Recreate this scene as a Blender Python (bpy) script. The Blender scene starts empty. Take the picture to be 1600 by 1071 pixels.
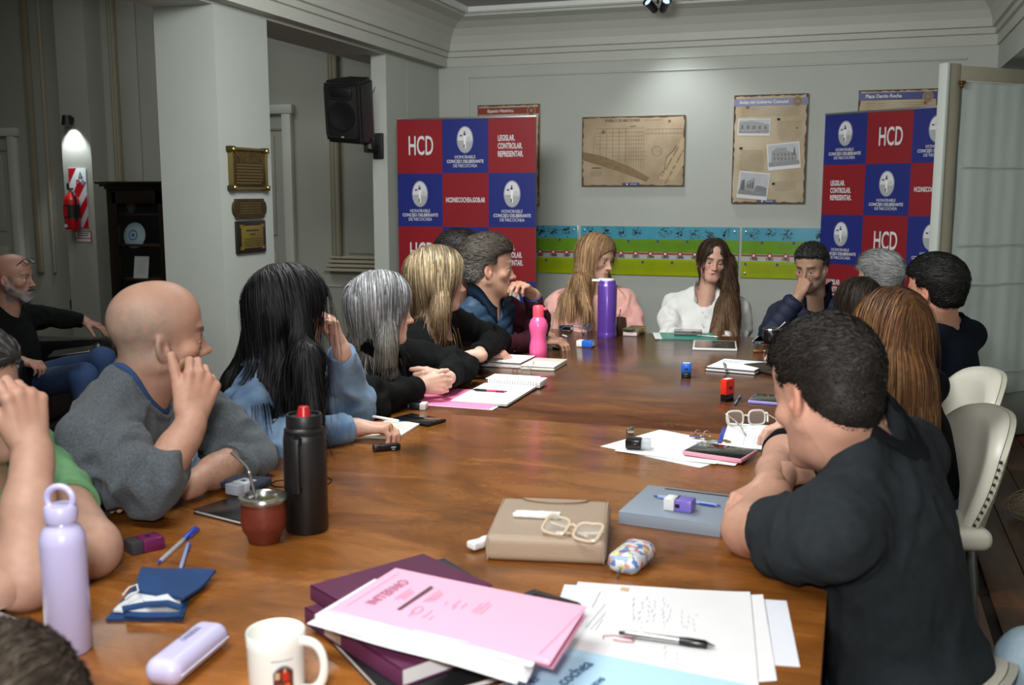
import bpy, bmesh, math, random
import numpy as np
from mathutils import Vector, Matrix
random.seed(7); RS = np.random.RandomState(7)
SC = bpy.context.scene; COL = SC.collection; PI = math.pi

# ---------------------------------------------------------------- camera
F = 1600.0; YAW = math.radians(18.5); PIT = math.radians(8.3); CAM = np.array([0, 0, 1.472])
cd = bpy.data.cameras.new('camera'); cd.sensor_width = 36; cd.lens = 36; cd.clip_start = .05; cd.clip_end = 60
cam = bpy.data.objects.new('camera', cd); COL.objects.link(cam)
cam.location = CAM; cam.rotation_euler = (PI/2 - PIT, 0, YAW)
cd.dof.use_dof = True; cd.dof.focus_distance = 3.9; cd.dof.aperture_fstop = 5.0
SC.camera = cam
# ---------------------------------------------------------------- world, lights, exposure
wd = bpy.data.worlds.new('world'); SC.world = wd; wd.use_nodes = True
wd.node_tree.nodes['Background'].inputs[0].default_value = (.82, .92, 1, 1)
wd.node_tree.nodes['Background'].inputs[1].default_value = .12
def area(name, loc, tgt, size, power, colr=(1, 1, 1), sy=None, spread=None):
    l = bpy.data.lights.new(name, 'AREA'); l.energy = power; l.color = colr
    l.shape = 'RECTANGLE'; l.size = size; l.size_y = sy or size
    if spread: l.spread = spread
    o = bpy.data.objects.new(name, l); COL.objects.link(o); o.location = loc
    o.rotation_euler = (Vector(tgt) - Vector(loc)).to_track_quat('-Z', 'Y').to_euler()
    return o
area('ceiling_lamp_light', (-1.45, 3.3, 2.68), (-1.2, 4.9, .8), 1.2, 125, (.97, 1, .97), .8)
area('ceiling_lamp_light', (-1.1, .8, 2.70), (-.9, 1.5, 0), 1.2, 62, (.97, 1, .97), 1.2)
area('hall_lamp_light', (-5.3, 5.6, 3.6), (-5.3, 5.8, 0), 1.6, 42, (.95, 1, .97), 2.2)
area('camera_flash', (-.10, -.06, 1.66), (-.9, 3.2, 1.0), .16, 34, (1, .96, .92), .10)
SC.view_settings.view_transform = 'Standard'; SC.view_settings.look = 'None'
SC.view_settings.exposure = 0.0; SC.view_settings.gamma = 1.0; SC.view_settings.use_curve_mapping = False
try:
    SC.cycles.use_denoising = True; SC.cycles.max_bounces = 6; SC.cycles.caustics_reflective = False; SC.cycles.caustics_refractive = False
    SC.cycles.transparent_max_bounces = 8
except Exception: pass

# ---------------------------------------------------------------- places: a sight line met with a real plane
cy_, sy_, cp_, sp_ = math.cos(YAW), math.sin(YAW), math.cos(PIT), math.sin(PIT)
FW = np.array([-sy_*cp_, cy_*cp_, -sp_]); RT = np.array([cy_, sy_, 0]); UP = np.cross(RT, FW)
def ray(x, y): return FW + RT*(x - 800)/F - UP*(y - 535.5)/F
def T(x, y, z=.75): d = ray(x, y); return CAM + d*(z - CAM[2])/d[2]
def WY(x, y, Y): d = ray(x, y); return CAM + d*Y/d[1]
def WX(x, y, X): d = ray(x, y); return CAM + d*X/d[0]
def D(x, y, w): return CAM + ray(x, y)*w

# ---------------------------------------------------------------- materials
MATS = {}
def nt(name):
    m = bpy.data.materials.new(name); m.use_nodes = True
    return m, m.node_tree, m.node_tree.nodes['Principled BSDF']
def lin(c): return tuple(((x/12.92) if x <= .04045 else ((x+.055)/1.055)**2.4) for x in c)
def hexc(h): return lin(tuple(int(h[i:i+2], 16)/255 for i in (0, 2, 4)))
def mat(name, col, rough=.5, metal=0, var=0, vscale=8, bump=0, bscale=40, stretch=(1, 1, 1), spec=.5, sheen=0, trans=0, alpha=1, coat=0, col2=None, emit=0, attr=False, ior=None):
    if name in MATS: return MATS[name]
    m, t, b = nt(name); c = hexc(col) if isinstance(col, str) else col
    N = t.nodes; L = t.links
    b.inputs['Base Color'].default_value = (*c, 1); b.inputs['Roughness'].default_value = rough
    b.inputs['Metallic'].default_value = metal; b.inputs['Specular IOR Level'].default_value = spec
    if sheen: b.inputs['Sheen Weight'].default_value = sheen
    if trans: b.inputs['Transmission Weight'].default_value = trans
    if ior: b.inputs['IOR'].default_value = ior
    if coat: b.inputs['Coat Weight'].default_value = coat; b.inputs['Coat Roughness'].default_value = .15
    if alpha < 1: b.inputs['Alpha'].default_value = alpha
    if emit: b.inputs['Emission Color'].default_value = (*c, 1); b.inputs['Emission Strength'].default_value = emit
    tc = N.new('ShaderNodeTexCoord'); mp = N.new('ShaderNodeMapping'); L.new(tc.outputs['Object'], mp.inputs[0]); mp.inputs['Scale'].default_value = stretch
    if var or col2 or attr:
        nz = N.new('ShaderNodeTexNoise'); nz.inputs['Scale'].default_value = vscale; nz.inputs['Detail'].default_value = 5
        L.new(mp.outputs[0], nz.inputs['Vector'])
        rp = N.new('ShaderNodeMapRange'); L.new(nz.outputs['Fac'], rp.inputs[0]); rp.inputs[1].default_value = .3; rp.inputs[2].default_value = .7
        mx = N.new('ShaderNodeMix'); mx.data_type = 'RGBA'; L.new(rp.outputs[0], mx.inputs[0])
        if attr:
            at = N.new('ShaderNodeAttribute'); at.attribute_name = 'Col'; mx.blend_type = 'MULTIPLY'
            rp.inputs[3].default_value = 0; rp.inputs[4].default_value = 1
            L.new(at.outputs['Color'], mx.inputs[6]); mx.inputs[7].default_value = (1-var, 1-var, 1-var, 1)
        else:
            d = hexc(col2) if col2 else tuple(x*(1-var) for x in c)
            mx.inputs[6].default_value = (*c, 1); mx.inputs[7].default_value = (*d, 1)
        L.new(mx.outputs[2], b.inputs['Base Color'])
    if bump:
        n2 = N.new('ShaderNodeTexNoise'); n2.inputs['Scale'].default_value = bscale; n2.inputs['Detail'].default_value = 3
        L.new(mp.outputs[0], n2.inputs['Vector'])
        bp = N.new('ShaderNodeBump'); bp.inputs['Strength'].default_value = bump; bp.inputs['Distance'].default_value = .004
        L.new(n2.outputs['Fac'], bp.inputs['Height']); L.new(bp.outputs[0], b.inputs['Normal'])
    MATS[name] = m; return m

# ---------------------------------------------------------------- mesh basics
def mesh_np(name, V, Fc, smooth=True):
    me = bpy.data.meshes.new(name); V = np.asarray(V, np.float32); Fc = np.asarray(Fc, np.int32)
    k = Fc.shape[1]
    me.vertices.add(len(V)); me.vertices.foreach_set('co', V.ravel())
    me.loops.add(Fc.size); me.loops.foreach_set('vertex_index', Fc.ravel())
    me.polygons.add(len(Fc)); me.polygons.foreach_set('loop_start', np.arange(0, Fc.size, k, dtype=np.int32))
    me.polygons.foreach_set('loop_total', np.full(len(Fc), k, np.int32))
    if smooth: me.polygons.foreach_set('use_smooth', np.ones(len(Fc), bool))
    me.update(calc_edges=True)
    return me
def link(name, me, m, parent=None):
    o = bpy.data.objects.new(name, me); COL.objects.link(o)
    if m is not None and len(me.materials) == 0: me.materials.append(m)
    if parent is not None:
        o.parent = parent
        pass
    return o
def colattr(me, C):
    a = me.color_attributes.new('Col', 'FLOAT_COLOR', 'POINT')
    C4 = np.ones((len(C), 4), np.float32); C4[:, :3] = C; a.data.foreach_set('color', C4.ravel())
def tag(o, label, cat, group=None, kind=None):
    if label: o['label'] = label
    if cat: o['category'] = cat
    if group: o['group'] = group
    if kind: o['kind'] = kind
    return o
def thing(name, label, cat, loc=(0, 0, 0), rz=0, group=None, rot=None):
    o = bpy.data.objects.new(name, None); COL.objects.link(o); o.location = loc
    o.rotation_euler = rot if rot else (0, 0, rz); o.empty_display_size = .05
    return tag(o, label, cat, group)
def struct(o): o['kind'] = 'structure'; return o

class MB:
    """collects shapes and links them as one mesh object"""
    def __init__(s): s.b = bmesh.new()
    def _xf(s, vs, M):
        if M is not None: bmesh.ops.transform(s.b, matrix=M, verts=vs)
    def box(s, c, sz, bev=0, seg=2, M=None, rz=0):
        r = bmesh.ops.create_cube(s.b, size=1)['verts']
        bmesh.ops.scale(s.b, vec=sz, verts=r)
        if bev:
            es = list({e for v in r for e in v.link_edges})
            rr = bmesh.ops.bevel(s.b, geom=es, offset=bev, segments=seg, affect='EDGES', profile=.5)
            r = list({v for f in rr['faces'] for v in f.verts} | {v for v in r if v.is_valid})
        if rz: bmesh.ops.rotate(s.b, cent=(0, 0, 0), matrix=Matrix.Rotation(rz, 3, 'Z'), verts=r)
        bmesh.ops.translate(s.b, vec=c, verts=r); s._xf(r, M); return s
    def lathe(s, prof, c=(0, 0, 0), n=32, M=None, close=False):
        rings = []; allv = []
        for (r, z) in prof:
            if r < 1e-6: v = s.b.verts.new((c[0], c[1], c[2]+z)); rings.append([v]); allv.append(v)
            else:
                ring = [s.b.verts.new((c[0]+r*math.cos(2*PI*i/n), c[1]+r*math.sin(2*PI*i/n), c[2]+z)) for i in range(n)]
                rings.append(ring); allv += ring
        for a, b in zip(rings, rings[1:]):
            for i in range(n):
                j = (i+1) % n
                if len(a) == 1 and len(b) == 1: continue
                if len(a) == 1: s.b.faces.new((a[0], b[j], b[i]))
                elif len(b) == 1: s.b.faces.new((a[i], a[j], b[0]))
                else: s.b.faces.new((a[i], a[j], b[j], b[i]))
        s._xf(allv, M); return s
    def tube(s, pts, r, n=8, cyc=False, M=None, flat=1.0, caps=True):
        P = [Vector(p) for p in pts]; k = len(P); rr = r if hasattr(r, '__len__') else [r]*k
        rings = []; prev = None; allv = []
        for i in range(k):
            if cyc: t = P[(i+1) % k] - P[i-1]
            else: t = P[min(i+1, k-1)] - P[max(i-1, 0)]
            t.normalize()
            if prev is None: u = t.orthogonal().normalized()
            else:
                u = prev - t*prev.dot(t)
                u = u.normalized() if u.length > 1e-6 else t.orthogonal().normalized()
            prev = u; v = t.cross(u)
            ring = [s.b.verts.new(P[i] + (u*math.cos(2*PI*j/n) + v*math.sin(2*PI*j/n)*flat)*rr[i]) for j in range(n)]
            rings.append(ring); allv += ring
        prs = list(zip(rings, rings[1:])) + ([(rings[-1], rings[0])] if cyc else [])
        for a, b in prs:
            for j in range(n): s.b.faces.new((a[j], a[(j+1) % n], b[(j+1) % n], b[j]))
        if not cyc and caps:
            s.b.faces.new(rings[0][::-1]); s.b.faces.new(rings[-1])
        s._xf(allv, M); return s
    def prism(s, poly, z0, z1, M=None, top=True):
        a = [s.b.verts.new((p[0], p[1], z0)) for p in poly]; b = [s.b.verts.new((p[0], p[1], z1)) for p in poly]
        k = len(poly)
        for i in range(k): s.b.faces.new((a[i], a[(i+1) % k], b[(i+1) % k], b[i]))
        s.b.faces.new(a[::-1]); s.b.faces.new(b); s._xf(a+b, M); return s
    def sphere(s, c, r, sx=(1, 1, 1), M=None, n=16):
        v = bmesh.ops.create_uvsphere(s.b, u_segments=n, v_segments=n//2+2, radius=r)['verts']
        bmesh.ops.scale(s.b, vec=sx, verts=v); bmesh.ops.translate(s.b, vec=c, verts=v); s._xf(v, M); return s
    def grid(s, fn, nu, nv):
        vs = [[s.b.verts.new(fn(i/nu, j/nv)) for j in range(nv+1)] for i in range(nu+1)]
        for i in range(nu):
            for j in range(nv): s.b.faces.new((vs[i][j], vs[i+1][j], vs[i+1][j+1], vs[i][j+1]))
        return s
    def plate(s, fn, nu, nv, th):
        """a closed thin sheet over fn(u, v), th thick downwards"""
        tp = [[s.b.verts.new(fn(i/nu, j/nv)) for j in range(nv+1)] for i in range(nu+1)]
        bt = [[s.b.verts.new((v.co.x, v.co.y, v.co.z-th)) for v in r] for r in tp]
        for i in range(nu):
            for j in range(nv):
                s.b.faces.new((tp[i][j], tp[i+1][j], tp[i+1][j+1], tp[i][j+1])); s.b.faces.new((bt[i][j], bt[i][j+1], bt[i+1][j+1], bt[i+1][j]))
            s.b.faces.new((tp[i][0], bt[i][0], bt[i+1][0], tp[i+1][0])); s.b.faces.new((tp[i][nv], tp[i+1][nv], bt[i+1][nv], bt[i][nv]))
        for j in range(nv):
            s.b.faces.new((tp[0][j], tp[0][j+1], bt[0][j+1], bt[0][j])); s.b.faces.new((tp[nu][j], bt[nu][j], bt[nu][j+1], tp[nu][j+1]))
        return s
    def build(s, name, m, parent=None, smooth=None, recalc=True):
        if recalc: bmesh.ops.recalc_face_normals(s.b, faces=s.b.faces[:])
        me = bpy.data.meshes.new(name); s.b.to_mesh(me); s.b.free()
        if smooth is None: smooth = 40
        if smooth:
            me.polygons.foreach_set('use_smooth', [True]*len(me.polygons))
            try: me.set_sharp_from_angle(angle=math.radians(smooth))
            except Exception: pass
        return link(name, me, m, parent)
def part(name, m, parent, fn, **k):
    b = MB(); fn(b); return b.build(name, m, parent, **k)
def bx(name, c, sz, m, parent=None, bev=0, rz=0): return MB().box(c, sz, bev, 2, None, rz).build(name, m, parent)
_font = {}
def text(name, s, size, m, parent, M, sx=1.0, bold=0.0, ext=.0006, align='CENTER'):
    """flat lettering; M maps the xy plane of the text to its place"""
    cu = bpy.data.curves.new('t', 'FONT'); cu.body = s; cu.size = size; cu.align_x = align; cu.align_y = 'CENTER'
    cu.extrude = ext; cu.offset = bold; cu.resolution_u = 3
    o = bpy.data.objects.new('t', cu); COL.objects.link(o)
    dg = bpy.context.evaluated_depsgraph_get(); me = bpy.data.meshes.new_from_object(o.evaluated_get(dg))
    bpy.data.objects.remove(o); bpy.data.curves.remove(cu)
    me.transform(Matrix.Diagonal((sx, 1, 1, 1))); me.transform(M); me.materials.clear()
    me.name = name
    return link(name, me, m, parent)
def XF(loc=(0, 0, 0), rz=0, rx=0, ry=0):
    return Matrix.Translation(loc) @ Matrix.Rotation(rz, 4, 'Z') @ Matrix.Rotation(ry, 4, 'Y') @ Matrix.Rotation(rx, 4, 'X')

# ---------------------------------------------------------------- numpy noise
_P = RS.rand(4096)
def vnoise(p):
    i = np.floor(p).astype(np.int64); f = p - i; f = f*f*(3-2*f); out = 0
    for dx in (0, 1):
        for dy in (0, 1):
            for dz in (0, 1):
                h = ((i[:, 0]+dx)*73856093 ^ (i[:, 1]+dy)*19349663 ^ (i[:, 2]+dz)*83492791) & 4095
                w = (f[:, 0] if dx else 1-f[:, 0])*(f[:, 1] if dy else 1-f[:, 1])*(f[:, 2] if dz else 1-f[:, 2])
                out = out + w*_P[h]
    return out*2-1
# ---------------------------------------------------------------- implicit surfaces
def nrm(v): v = np.asarray(v, float); return v/ (np.linalg.norm(v)+1e-12)
class Sdf:
    def __init__(s): s.p = []
    def cap(s, a, b, ra, rb=None, k=.01, op='+', flat=False):
        s.p.append(('c', np.array(a, float), np.array(b, float), ra, ra if rb is None else rb, k, op, flat)); return s
    def ell(s, c, r, R=None, k=.01, op='+'):
        s.p.append(('e', np.array(c, float), np.array(r, float), np.eye(3) if R is None else R, 0, k, op, False)); return s
    def box(s, c, h, R=None, rd=.005, k=.01, op='+'):
        s.p.append(('b', np.array(c, float), np.array(h, float), np.eye(3) if R is None else R, rd, k, op, False)); return s
    def copy(s): n = Sdf(); n.p = list(s.p); return n
    @staticmethod
    def d(q, P):
        t = q[0]
        if t == 'c':
            _, a, b, ra, rb, k, op, flat = q; ba = b-a; L2 = ba@ba+1e-12
            h = ((P-a)@ba)/L2; hc = np.clip(h, 0, 1)
            v = P - a - hc[..., None]*ba
            d = np.sqrt((v*v).sum(-1)) - (ra+(rb-ra)*hc)
            if flat: d = np.maximum(d, (h-1)*math.sqrt(L2))
            return d
        _, c, r, R, rd, k, op, flat = q; X = (P-c)@R      # R columns = local axes
        if t == 'e':
            k0 = np.sqrt(((X/r)**2).sum(-1)); k1 = np.sqrt(((X/r**2)**2).sum(-1))+1e-9
            return k0*(k0-1)/k1
        Qq = np.abs(X)-(r-rd)
        return np.sqrt((np.maximum(Qq, 0)**2).sum(-1)) + np.minimum(Qq.max(-1), 0) - rd
    @staticmethod
    def bb(q):
        if q[0] == 'c':
            r = max(q[3], q[4]); return np.minimum(q[1], q[2])-r, np.maximum(q[1], q[2])+r
        r = np.linalg.norm(q[2]) if q[0] == 'b' else q[2].max()
        if q[0] == 'e': e = np.sqrt(((q[3]*q[2])**2).sum(1)); return q[1]-e, q[1]+e
        e = (np.abs(q[3])*q[2]).sum(1); return q[1]-e, q[1]+e
    @staticmethod
    def comb(A, d, k, op):
        if op == '+':
            h = np.maximum(k-np.abs(A-d), 0)/k; return np.minimum(A, d)-h*h*k*.25
        d = -d; h = np.maximum(k-np.abs(A-d), 0)/k; return np.maximum(A, d)+h*h*k*.25
    def ev(s, P):
        A = np.full(P.shape[:-1], 9.0)
        for q in s.p: A = s.comb(A, s.d(q, P), q[5], q[6])
        return A
    def mesh(s, vox, lo=None, hi=None):
        adds = [s.bb(q) for q in s.p if q[6] == '+']
        L = np.min([a for a, b in adds], 0)-2.5*vox; H = np.max([b for a, b in adds], 0)+2.5*vox
        if lo is not None: L = np.maximum(L, lo)
        if hi is not None: H = np.minimum(H, hi)
        n = np.ceil((H-L)/vox).astype(int)+1
        A = np.full(n, 9.0, np.float32)
        ax = [L[i]+vox*np.arange(n[i]) for i in range(3)]
        for q in s.p:
            a, b = s.bb(q); m = q[5]+2*vox
            i0 = np.maximum(np.floor((a-m-L)/vox).astype(int), 0); i1 = np.minimum(np.ceil((b+m-L)/vox).astype(int)+1, n)
            if (i1 <= i0).any(): continue
            G = np.stack(np.meshgrid(ax[0][i0[0]:i1[0]], ax[1][i0[1]:i1[1]], ax[2][i0[2]:i1[2]], indexing='ij'), -1)
            sl = tuple(slice(i0[j], i1[j]) for j in range(3))
            A[sl] = s.comb(A[sl], s.d(q, G), q[5], q[6])
        S = A < 0
        c8 = sum(S[dx:n[0]-1+dx, dy:n[1]-1+dy, dz:n[2]-1+dz].astype(np.int8) for dx in (0, 1) for dy in (0, 1) for dz in (0, 1))
        act = (c8 > 0) & (c8 < 8); idx = -np.ones(act.shape, np.int64); ids = np.argwhere(act); idx[act] = np.arange(len(ids))
        acc = np.zeros((len(ids), 3)); cnt = np.zeros(len(ids))
        cor = [(x, y, z) for x in (0, 1) for y in (0, 1) for z in (0, 1)]
        val = {c: A[ids[:, 0]+c[0], ids[:, 1]+c[1], ids[:, 2]+c[2]] for c in cor}
        for c in cor:
            for axx in range(3):
                if c[axx] == 0:
                    e = list(c); e[axx] = 1; e = tuple(e); va, vb = val[c], val[e]; cr = (va < 0) != (vb < 0)
                    t = np.where(cr, va/np.where(cr, va-vb, 1), 0)
                    pt = np.tile(np.array(c, float), (len(ids), 1)); pt[:, axx] += t
                    acc[cr] += pt[cr]; cnt[cr] += 1
        V = L + (ids + acc/np.maximum(cnt, 1)[:, None])*vox
        Fs = []
        for axx in range(3):
            u, w = [(1, 2), (2, 0), (0, 1)][axx]
            a = [slice(0, n[i]) for i in range(3)]; b = list(a); a[axx] = slice(0, n[axx]-1); b[axx] = slice(1, n[axx])
            cr = S[tuple(a)] != S[tuple(b)]; e = np.argwhere(cr)
            e = e[(e[:, u] > 0) & (e[:, w] > 0) & (e[:, u] < n[u]-1) & (e[:, w] < n[w]-1)]
            if not len(e): continue
            ins = S[e[:, 0], e[:, 1], e[:, 2]]
            def g(du, dw):
                q = e.copy(); q[:, u] -= du; q[:, w] -= dw; return idx[q[:, 0], q[:, 1], q[:, 2]]
            Q = np.stack([g(1, 1), g(0, 1), g(0, 0), g(1, 0)], 1)
            Q[~ins] = Q[~ins][:, ::-1]; Fs.append(Q)
        Fc = np.concatenate(Fs); Fc = Fc[(Fc >= 0).all(1)]
        return V, Fc
def vnormals(V, Fc):
    n = np.cross(V[Fc[:, 2]]-V[Fc[:, 0]], V[Fc[:, 3]]-V[Fc[:, 1]]); N = np.zeros_like(V)
    for i in range(4):
        for j in range(3): N[:, j] += np.bincount(Fc[:, i], n[:, j], len(V))
    return N/(np.linalg.norm(N, axis=1, keepdims=True)+1e-12)
def relax(V, Fc, it=1, lam=.5):
    E = np.concatenate([Fc[:, [0, 1]], Fc[:, [1, 2]], Fc[:, [2, 3]], Fc[:, [3, 0]]])
    cnt = np.bincount(E[:, 0], minlength=len(V)) + np.bincount(E[:, 1], minlength=len(V))
    for _ in range(it):
        A = np.zeros_like(V)
        for j in range(3): A[:, j] = np.bincount(E[:, 0], V[E[:, 1], j], len(V)) + np.bincount(E[:, 1], V[E[:, 0], j], len(V))
        V = V + lam*(A/np.maximum(cnt, 1)[:, None]-V)
    return V
def hard_folds(V, N, amp, scale, centers=(), warp=.6, seed=0.):
    """cloth folds pushed into a surface along its normals"""
    p = V*np.array(scale)+seed
    w = np.stack([vnoise(p*.7+11), vnoise(p*.7+37), vnoise(p*.7+71)], 1)*warp
    a = 1-np.abs(vnoise(p+w))*2.2; b = 1-np.abs(vnoise(p*1.9+w+5))*2.2
    f = np.clip(a, -.4, 1)*.65+np.clip(b, -.4, 1)*.35
    g = np.full(len(V), .55)
    for c, r in centers: g += 1.6*np.exp(-((V-np.array(c))**2).sum(1)/(2*r*r))
    return V+N*(f*g*amp)[:, None]
# ================================================================ the room
M_WALL = mat('painted_plaster', 'b3b7b0', .6, var=.06, vscale=2.5, bump=.08, bscale=18)
M_WALLH = mat('hall_plaster', '9c9d93', .75, var=.1, vscale=1.6, bump=.08, bscale=18)
M_PIL = mat('pillar_paint', 'a3a8a3', .5, var=.05, vscale=3, bump=.08, bscale=14)
M_MOULD = mat('moulding_paint', 'b8bab2', .5, var=.05, vscale=4)
M_CEIL = mat('ceiling_paint', 'a9abad', .8, var=.04, vscale=1.5)
M_WHITE = mat('white_gloss', 'd8dbd8', .35)
WYB, XL, XR, ZC = 7.3, -3.02, 1.15, 2.78
def wbox(name, x0, x1, y0, y1, z0, z1, m, parent=None):
    o = bx(name, ((x0+x1)/2, (y0+y1)/2, (z0+z1)/2), (x1-x0, y1-y0, z1-z0), m, parent)
    if parent is None: struct(o)
    return o
back = wbox('wall_back', XL-.3, XR+.15, WYB, WYB+.15, 0, 3.1, M_WALL)
# stepped mouldings of the back wall, each a strip of its own
def strip_x(name, x0, x1, y, z0, z1, d, m, parent): return bx(name, ((x0+x1)/2, y-d/2, (z0+z1)/2), (x1-x0, d, z1-z0), m, parent, .004)
strip_x('moulding', -2.78, .62, WYB, 2.315, 2.327, .012, M_MOULD, back)
bx('moulding', (-2.78, WYB-.005, 1.3), (.014, .01, 2.03), M_MOULD, back)
bx('baseboard_back', ((XL+XR)/2, WYB-.012, .06), (XR-XL, .024, .12), mat('dark_baseboard', '3a2418', .5))['kind'] = 'structure'
rwall = wbox('wall_right', XR, XR+.15, -1.2, WYB, 0, 3.1, M_WALL)
bx('baseboard_right', (XR-.012, 3.4, .06), (.024, 7.7, .12), MATS['dark_baseboard'])['kind'] = 'structure'
wbox('wall_near', XL-6, XR+.15, -1.35, -1.2, 0, 3.1, M_WALL)
# cornice swept round the room: profile (depth from wall, height)
def cornice(name, corners, prof, m):
    b = bmesh.new(); n = len(corners); rings = []
    for i in range(n):
        p = Vector(corners[i]); a = (p-Vector(corners[i-1])).normalized(); c = (Vector(corners[(i+1) % n])-p).normalized()
        na = Vector((-a.y, a.x)); nc = Vector((-c.y, c.x)); mit = (na+nc); mit = mit/(1+na.dot(nc))
        rings.append([b.verts.new((p.x+mit.x*d, p.y+mit.y*d, z)) for d, z in prof])
    for i in range(n):
        r0, r1 = rings[i], rings[(i+1) % n]
        for j in range(len(prof)-1): b.faces.new((r0[j], r1[j], r1[j+1], r0[j+1]))
    bmesh.ops.recalc_face_normals(b, faces=b.faces[:])
    me = bpy.data.meshes.new(name); b.to_mesh(me); b.free(); return struct(link(name, me, m))
XLc, XRc = XL+.06, .80
prof = [(0, 2.40), (.012, 2.40), (.012, 2.465), (.03, 2.47), (.03, 2.505), (.05, 2.51), (.055, 2.56), (.075, 2.61), (.11, 2.66), (.17, 2.70), (.245, 2.72), (.245, 2.735), (.265, 2.745), (.265, 2.76), (.285, 2.765), (.285, ZC)]
cornice('trim_1', [(XLc, -1.2), (XRc, -1.2), (XRc, WYB), (XLc, WYB)], prof, M_MOULD)
wbox('ceiling', XLc, XRc, -1.2, WYB, ZC-.005, ZC+.1, M_CEIL)
prof2 = [(.265, 2.745), (.275, 2.735), (.29, 2.745), (.29, 2.78)]
cornice('trim_2', [(XLc, -1.2), (XRc, -1.2), (XRc, WYB), (XLc, WYB)], prof2, M_WHITE)
# bulkhead over the right wall
wbox('trim_3', XRc, XR, -1.2, WYB, 2.24, 3.1, M_WALL)
# left: pillar, two stepped beams, wall stub
PY0, PY1 = 4.44, 4.92
wbox('trim_4', WY(253, 300, 4.44)[0], XL, PY0, PY1, 0, 3.1, M_PIL)                      # pillar
wbox('trim_5', XL-.34, XL-.004, -1.2, WYB, 2.385, 2.80, M_WALL)              # outer beam
wbox('trim_6', XL-.02, XLc, -1.2, WYB, 2.40, 3.1, M_WALL)               # inner fascia
wbox('wall_left', XL-.10, XL, 6.72, WYB, 0, 2.385, M_WALL)
stub = wbox('trim_7', XL-.11, XL-.001, 6.38, 6.72, 0, 2.40, M_WALL)
# hall beyond
HY = 8.1
hall = wbox('wall_hall', -9.4, XL-.1, HY, HY+.15, 0, 4.2, M_WALLH)
wbox('wall_left_far', -9.5, -9.4, -1.2, HY, 0, 4.2, M_WALLH)
wbox('ceiling_hall', -9.4, XL-.34, -1.2, HY, 3.75, 3.85, M_CEIL)
def hall_x(px, y=300): return WY(px, y, HY)[0]
# fluted pilaster frames on the hall wall
M_FL = mat('flute_paint', 'a39c88', .8, var=.08, vscale=3); M_WM = mat('worn_moulding', '8b8570', .85, var=.15, vscale=4)
def pilaster(x0, x1, zb, parent, side=1):
    w = x1-x0; n = 5
    for i in range(n):
        bx('flute', (x0+.02+i*.022, HY-.012-.004*i, (4.1+zb)/2), (.016, .024+.008*i, 4.1-zb), M_FL if i % 2 else M_WM, parent, .004)
    bx('panel', (x0+w*.62, HY-.01, (4.1+zb)/2+.02), (w*.6, .02, 4.1-zb), M_WALLH, parent, .003)
    for i in range(4):
        bx('base_moulding', ((x0+x1)/2+.02, HY-.02-.01*i, zb-.015-i*.036), (w+.04+.02*i, .04+.02*i, .026), M_FL, parent, .006)
pilaster(hall_x(182), hall_x(230), .93, hall)
pilaster(hall_x(516), hall_x(600), .93, hall)
bx('flute', (hall_x(155), HY-.015, 2.4), (.05, .03, 3.4), M_WM, hall, .01)
bx('flute', (hall_x(58), HY-.02, 2.4), (.07, .04, 3.4), M_WM, hall, .01)
bx('flute', (hall_x(80), HY-.015, 2.4), (.03, .03, 3.4), M_FL, hall, .01)
# dado line
bx('moulding', ((hall_x(440)+hall_x(520))/2, HY-.006, .66), (hall_x(528)-hall_x(425), .012, .012), M_MOULD, hall)
# doors of the hall
def hall_door(nm, x0, x1, zt):
    d = thing(nm, None, None, (x0, HY, 0)); d['kind'] = 'structure'; w = x1-x0
    bx('door_frame', (0, -.03, zt/2), (.09, .06, zt), M_MOULD, d, .008); bx('door_frame', (w, -.03, zt/2), (.09, .06, zt), M_MOULD, d, .008)
    bx('door_frame', (w/2, -.03, zt+.04), (w+.13, .07, .08), M_MOULD, d, .008)
    bx('door_leaf', (w/2, -.012, zt/2), (w-.08, .02, zt), M_WALLH, d)
    bx('rail', (w/2, -.028, zt-.13), (w-.09, .012, .02), M_WM, d, .003)
    for z0, z1 in ((.2, .95), (1.1, zt-.18)): bx('door_panel', (w/2, -.028, (z0+z1)/2), (w-.28, .012, z1-z0), M_WALLH, d, .006)
hall_door('door_1', hall_x(395), hall_x(455), 2.16)
hall_door('door_2', hall_x(-60), hall_x(28), 2.02)
# pier with the spot lamp and the extinguisher
EY = 7.88; ex0, ex1 = WY(101, 300, EY)[0], WY(146, 300, EY)[0]
wbox('trim_8', ex0, ex1, EY, HY, 0, 3.75, M_WALLH)
# floor of boards
M_FB = mat('floor_wood', '63402a', .38, var=.45, vscale=5, stretch=(6, .8, 1), bump=.1, bscale=30)
M_FB2 = mat('floor_wood_light', '744a2e', .36, var=.4, vscale=5, stretch=(6, .8, 1), bump=.1, bscale=30)
M_JOINT = mat('floor_joint', '1d130e', .8)
fl = wbox('floor', -9.4, XR+.1, -1.2, HY+.1, -.06, -.014, M_JOINT)
fl.location.z = 0; rs = np.random.RandomState(3); pm = {}
for col in range(-1, 8):
    x0 = XR-.012-(col+1)*.152-(col//4)*.035
    y = -1.15-rs.rand()*.6
    while y < WYB:
        Ln = .9+rs.rand()*.7; y1 = min(y+Ln, WYB-.01); y0 = max(y, -1.19)
        if y1-y0 > .05:
            k = round(y1-y0, 1)
            me = pm.get(k)
            o = bx('floor_board', (x0+.076, (y0+y1)/2, -.008), (.148, y1-y0-.0006, .014), M_FB if rs.rand() < .6 else M_FB2, fl, .002)
        y = y1+.0
        if y1 >= WYB-.02: break
bx('board_field', (-5.26, 3.3, -.008), (8.28-.1, 9.6, .014), M_FB, fl)['kind'] = 'stuff'

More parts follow.
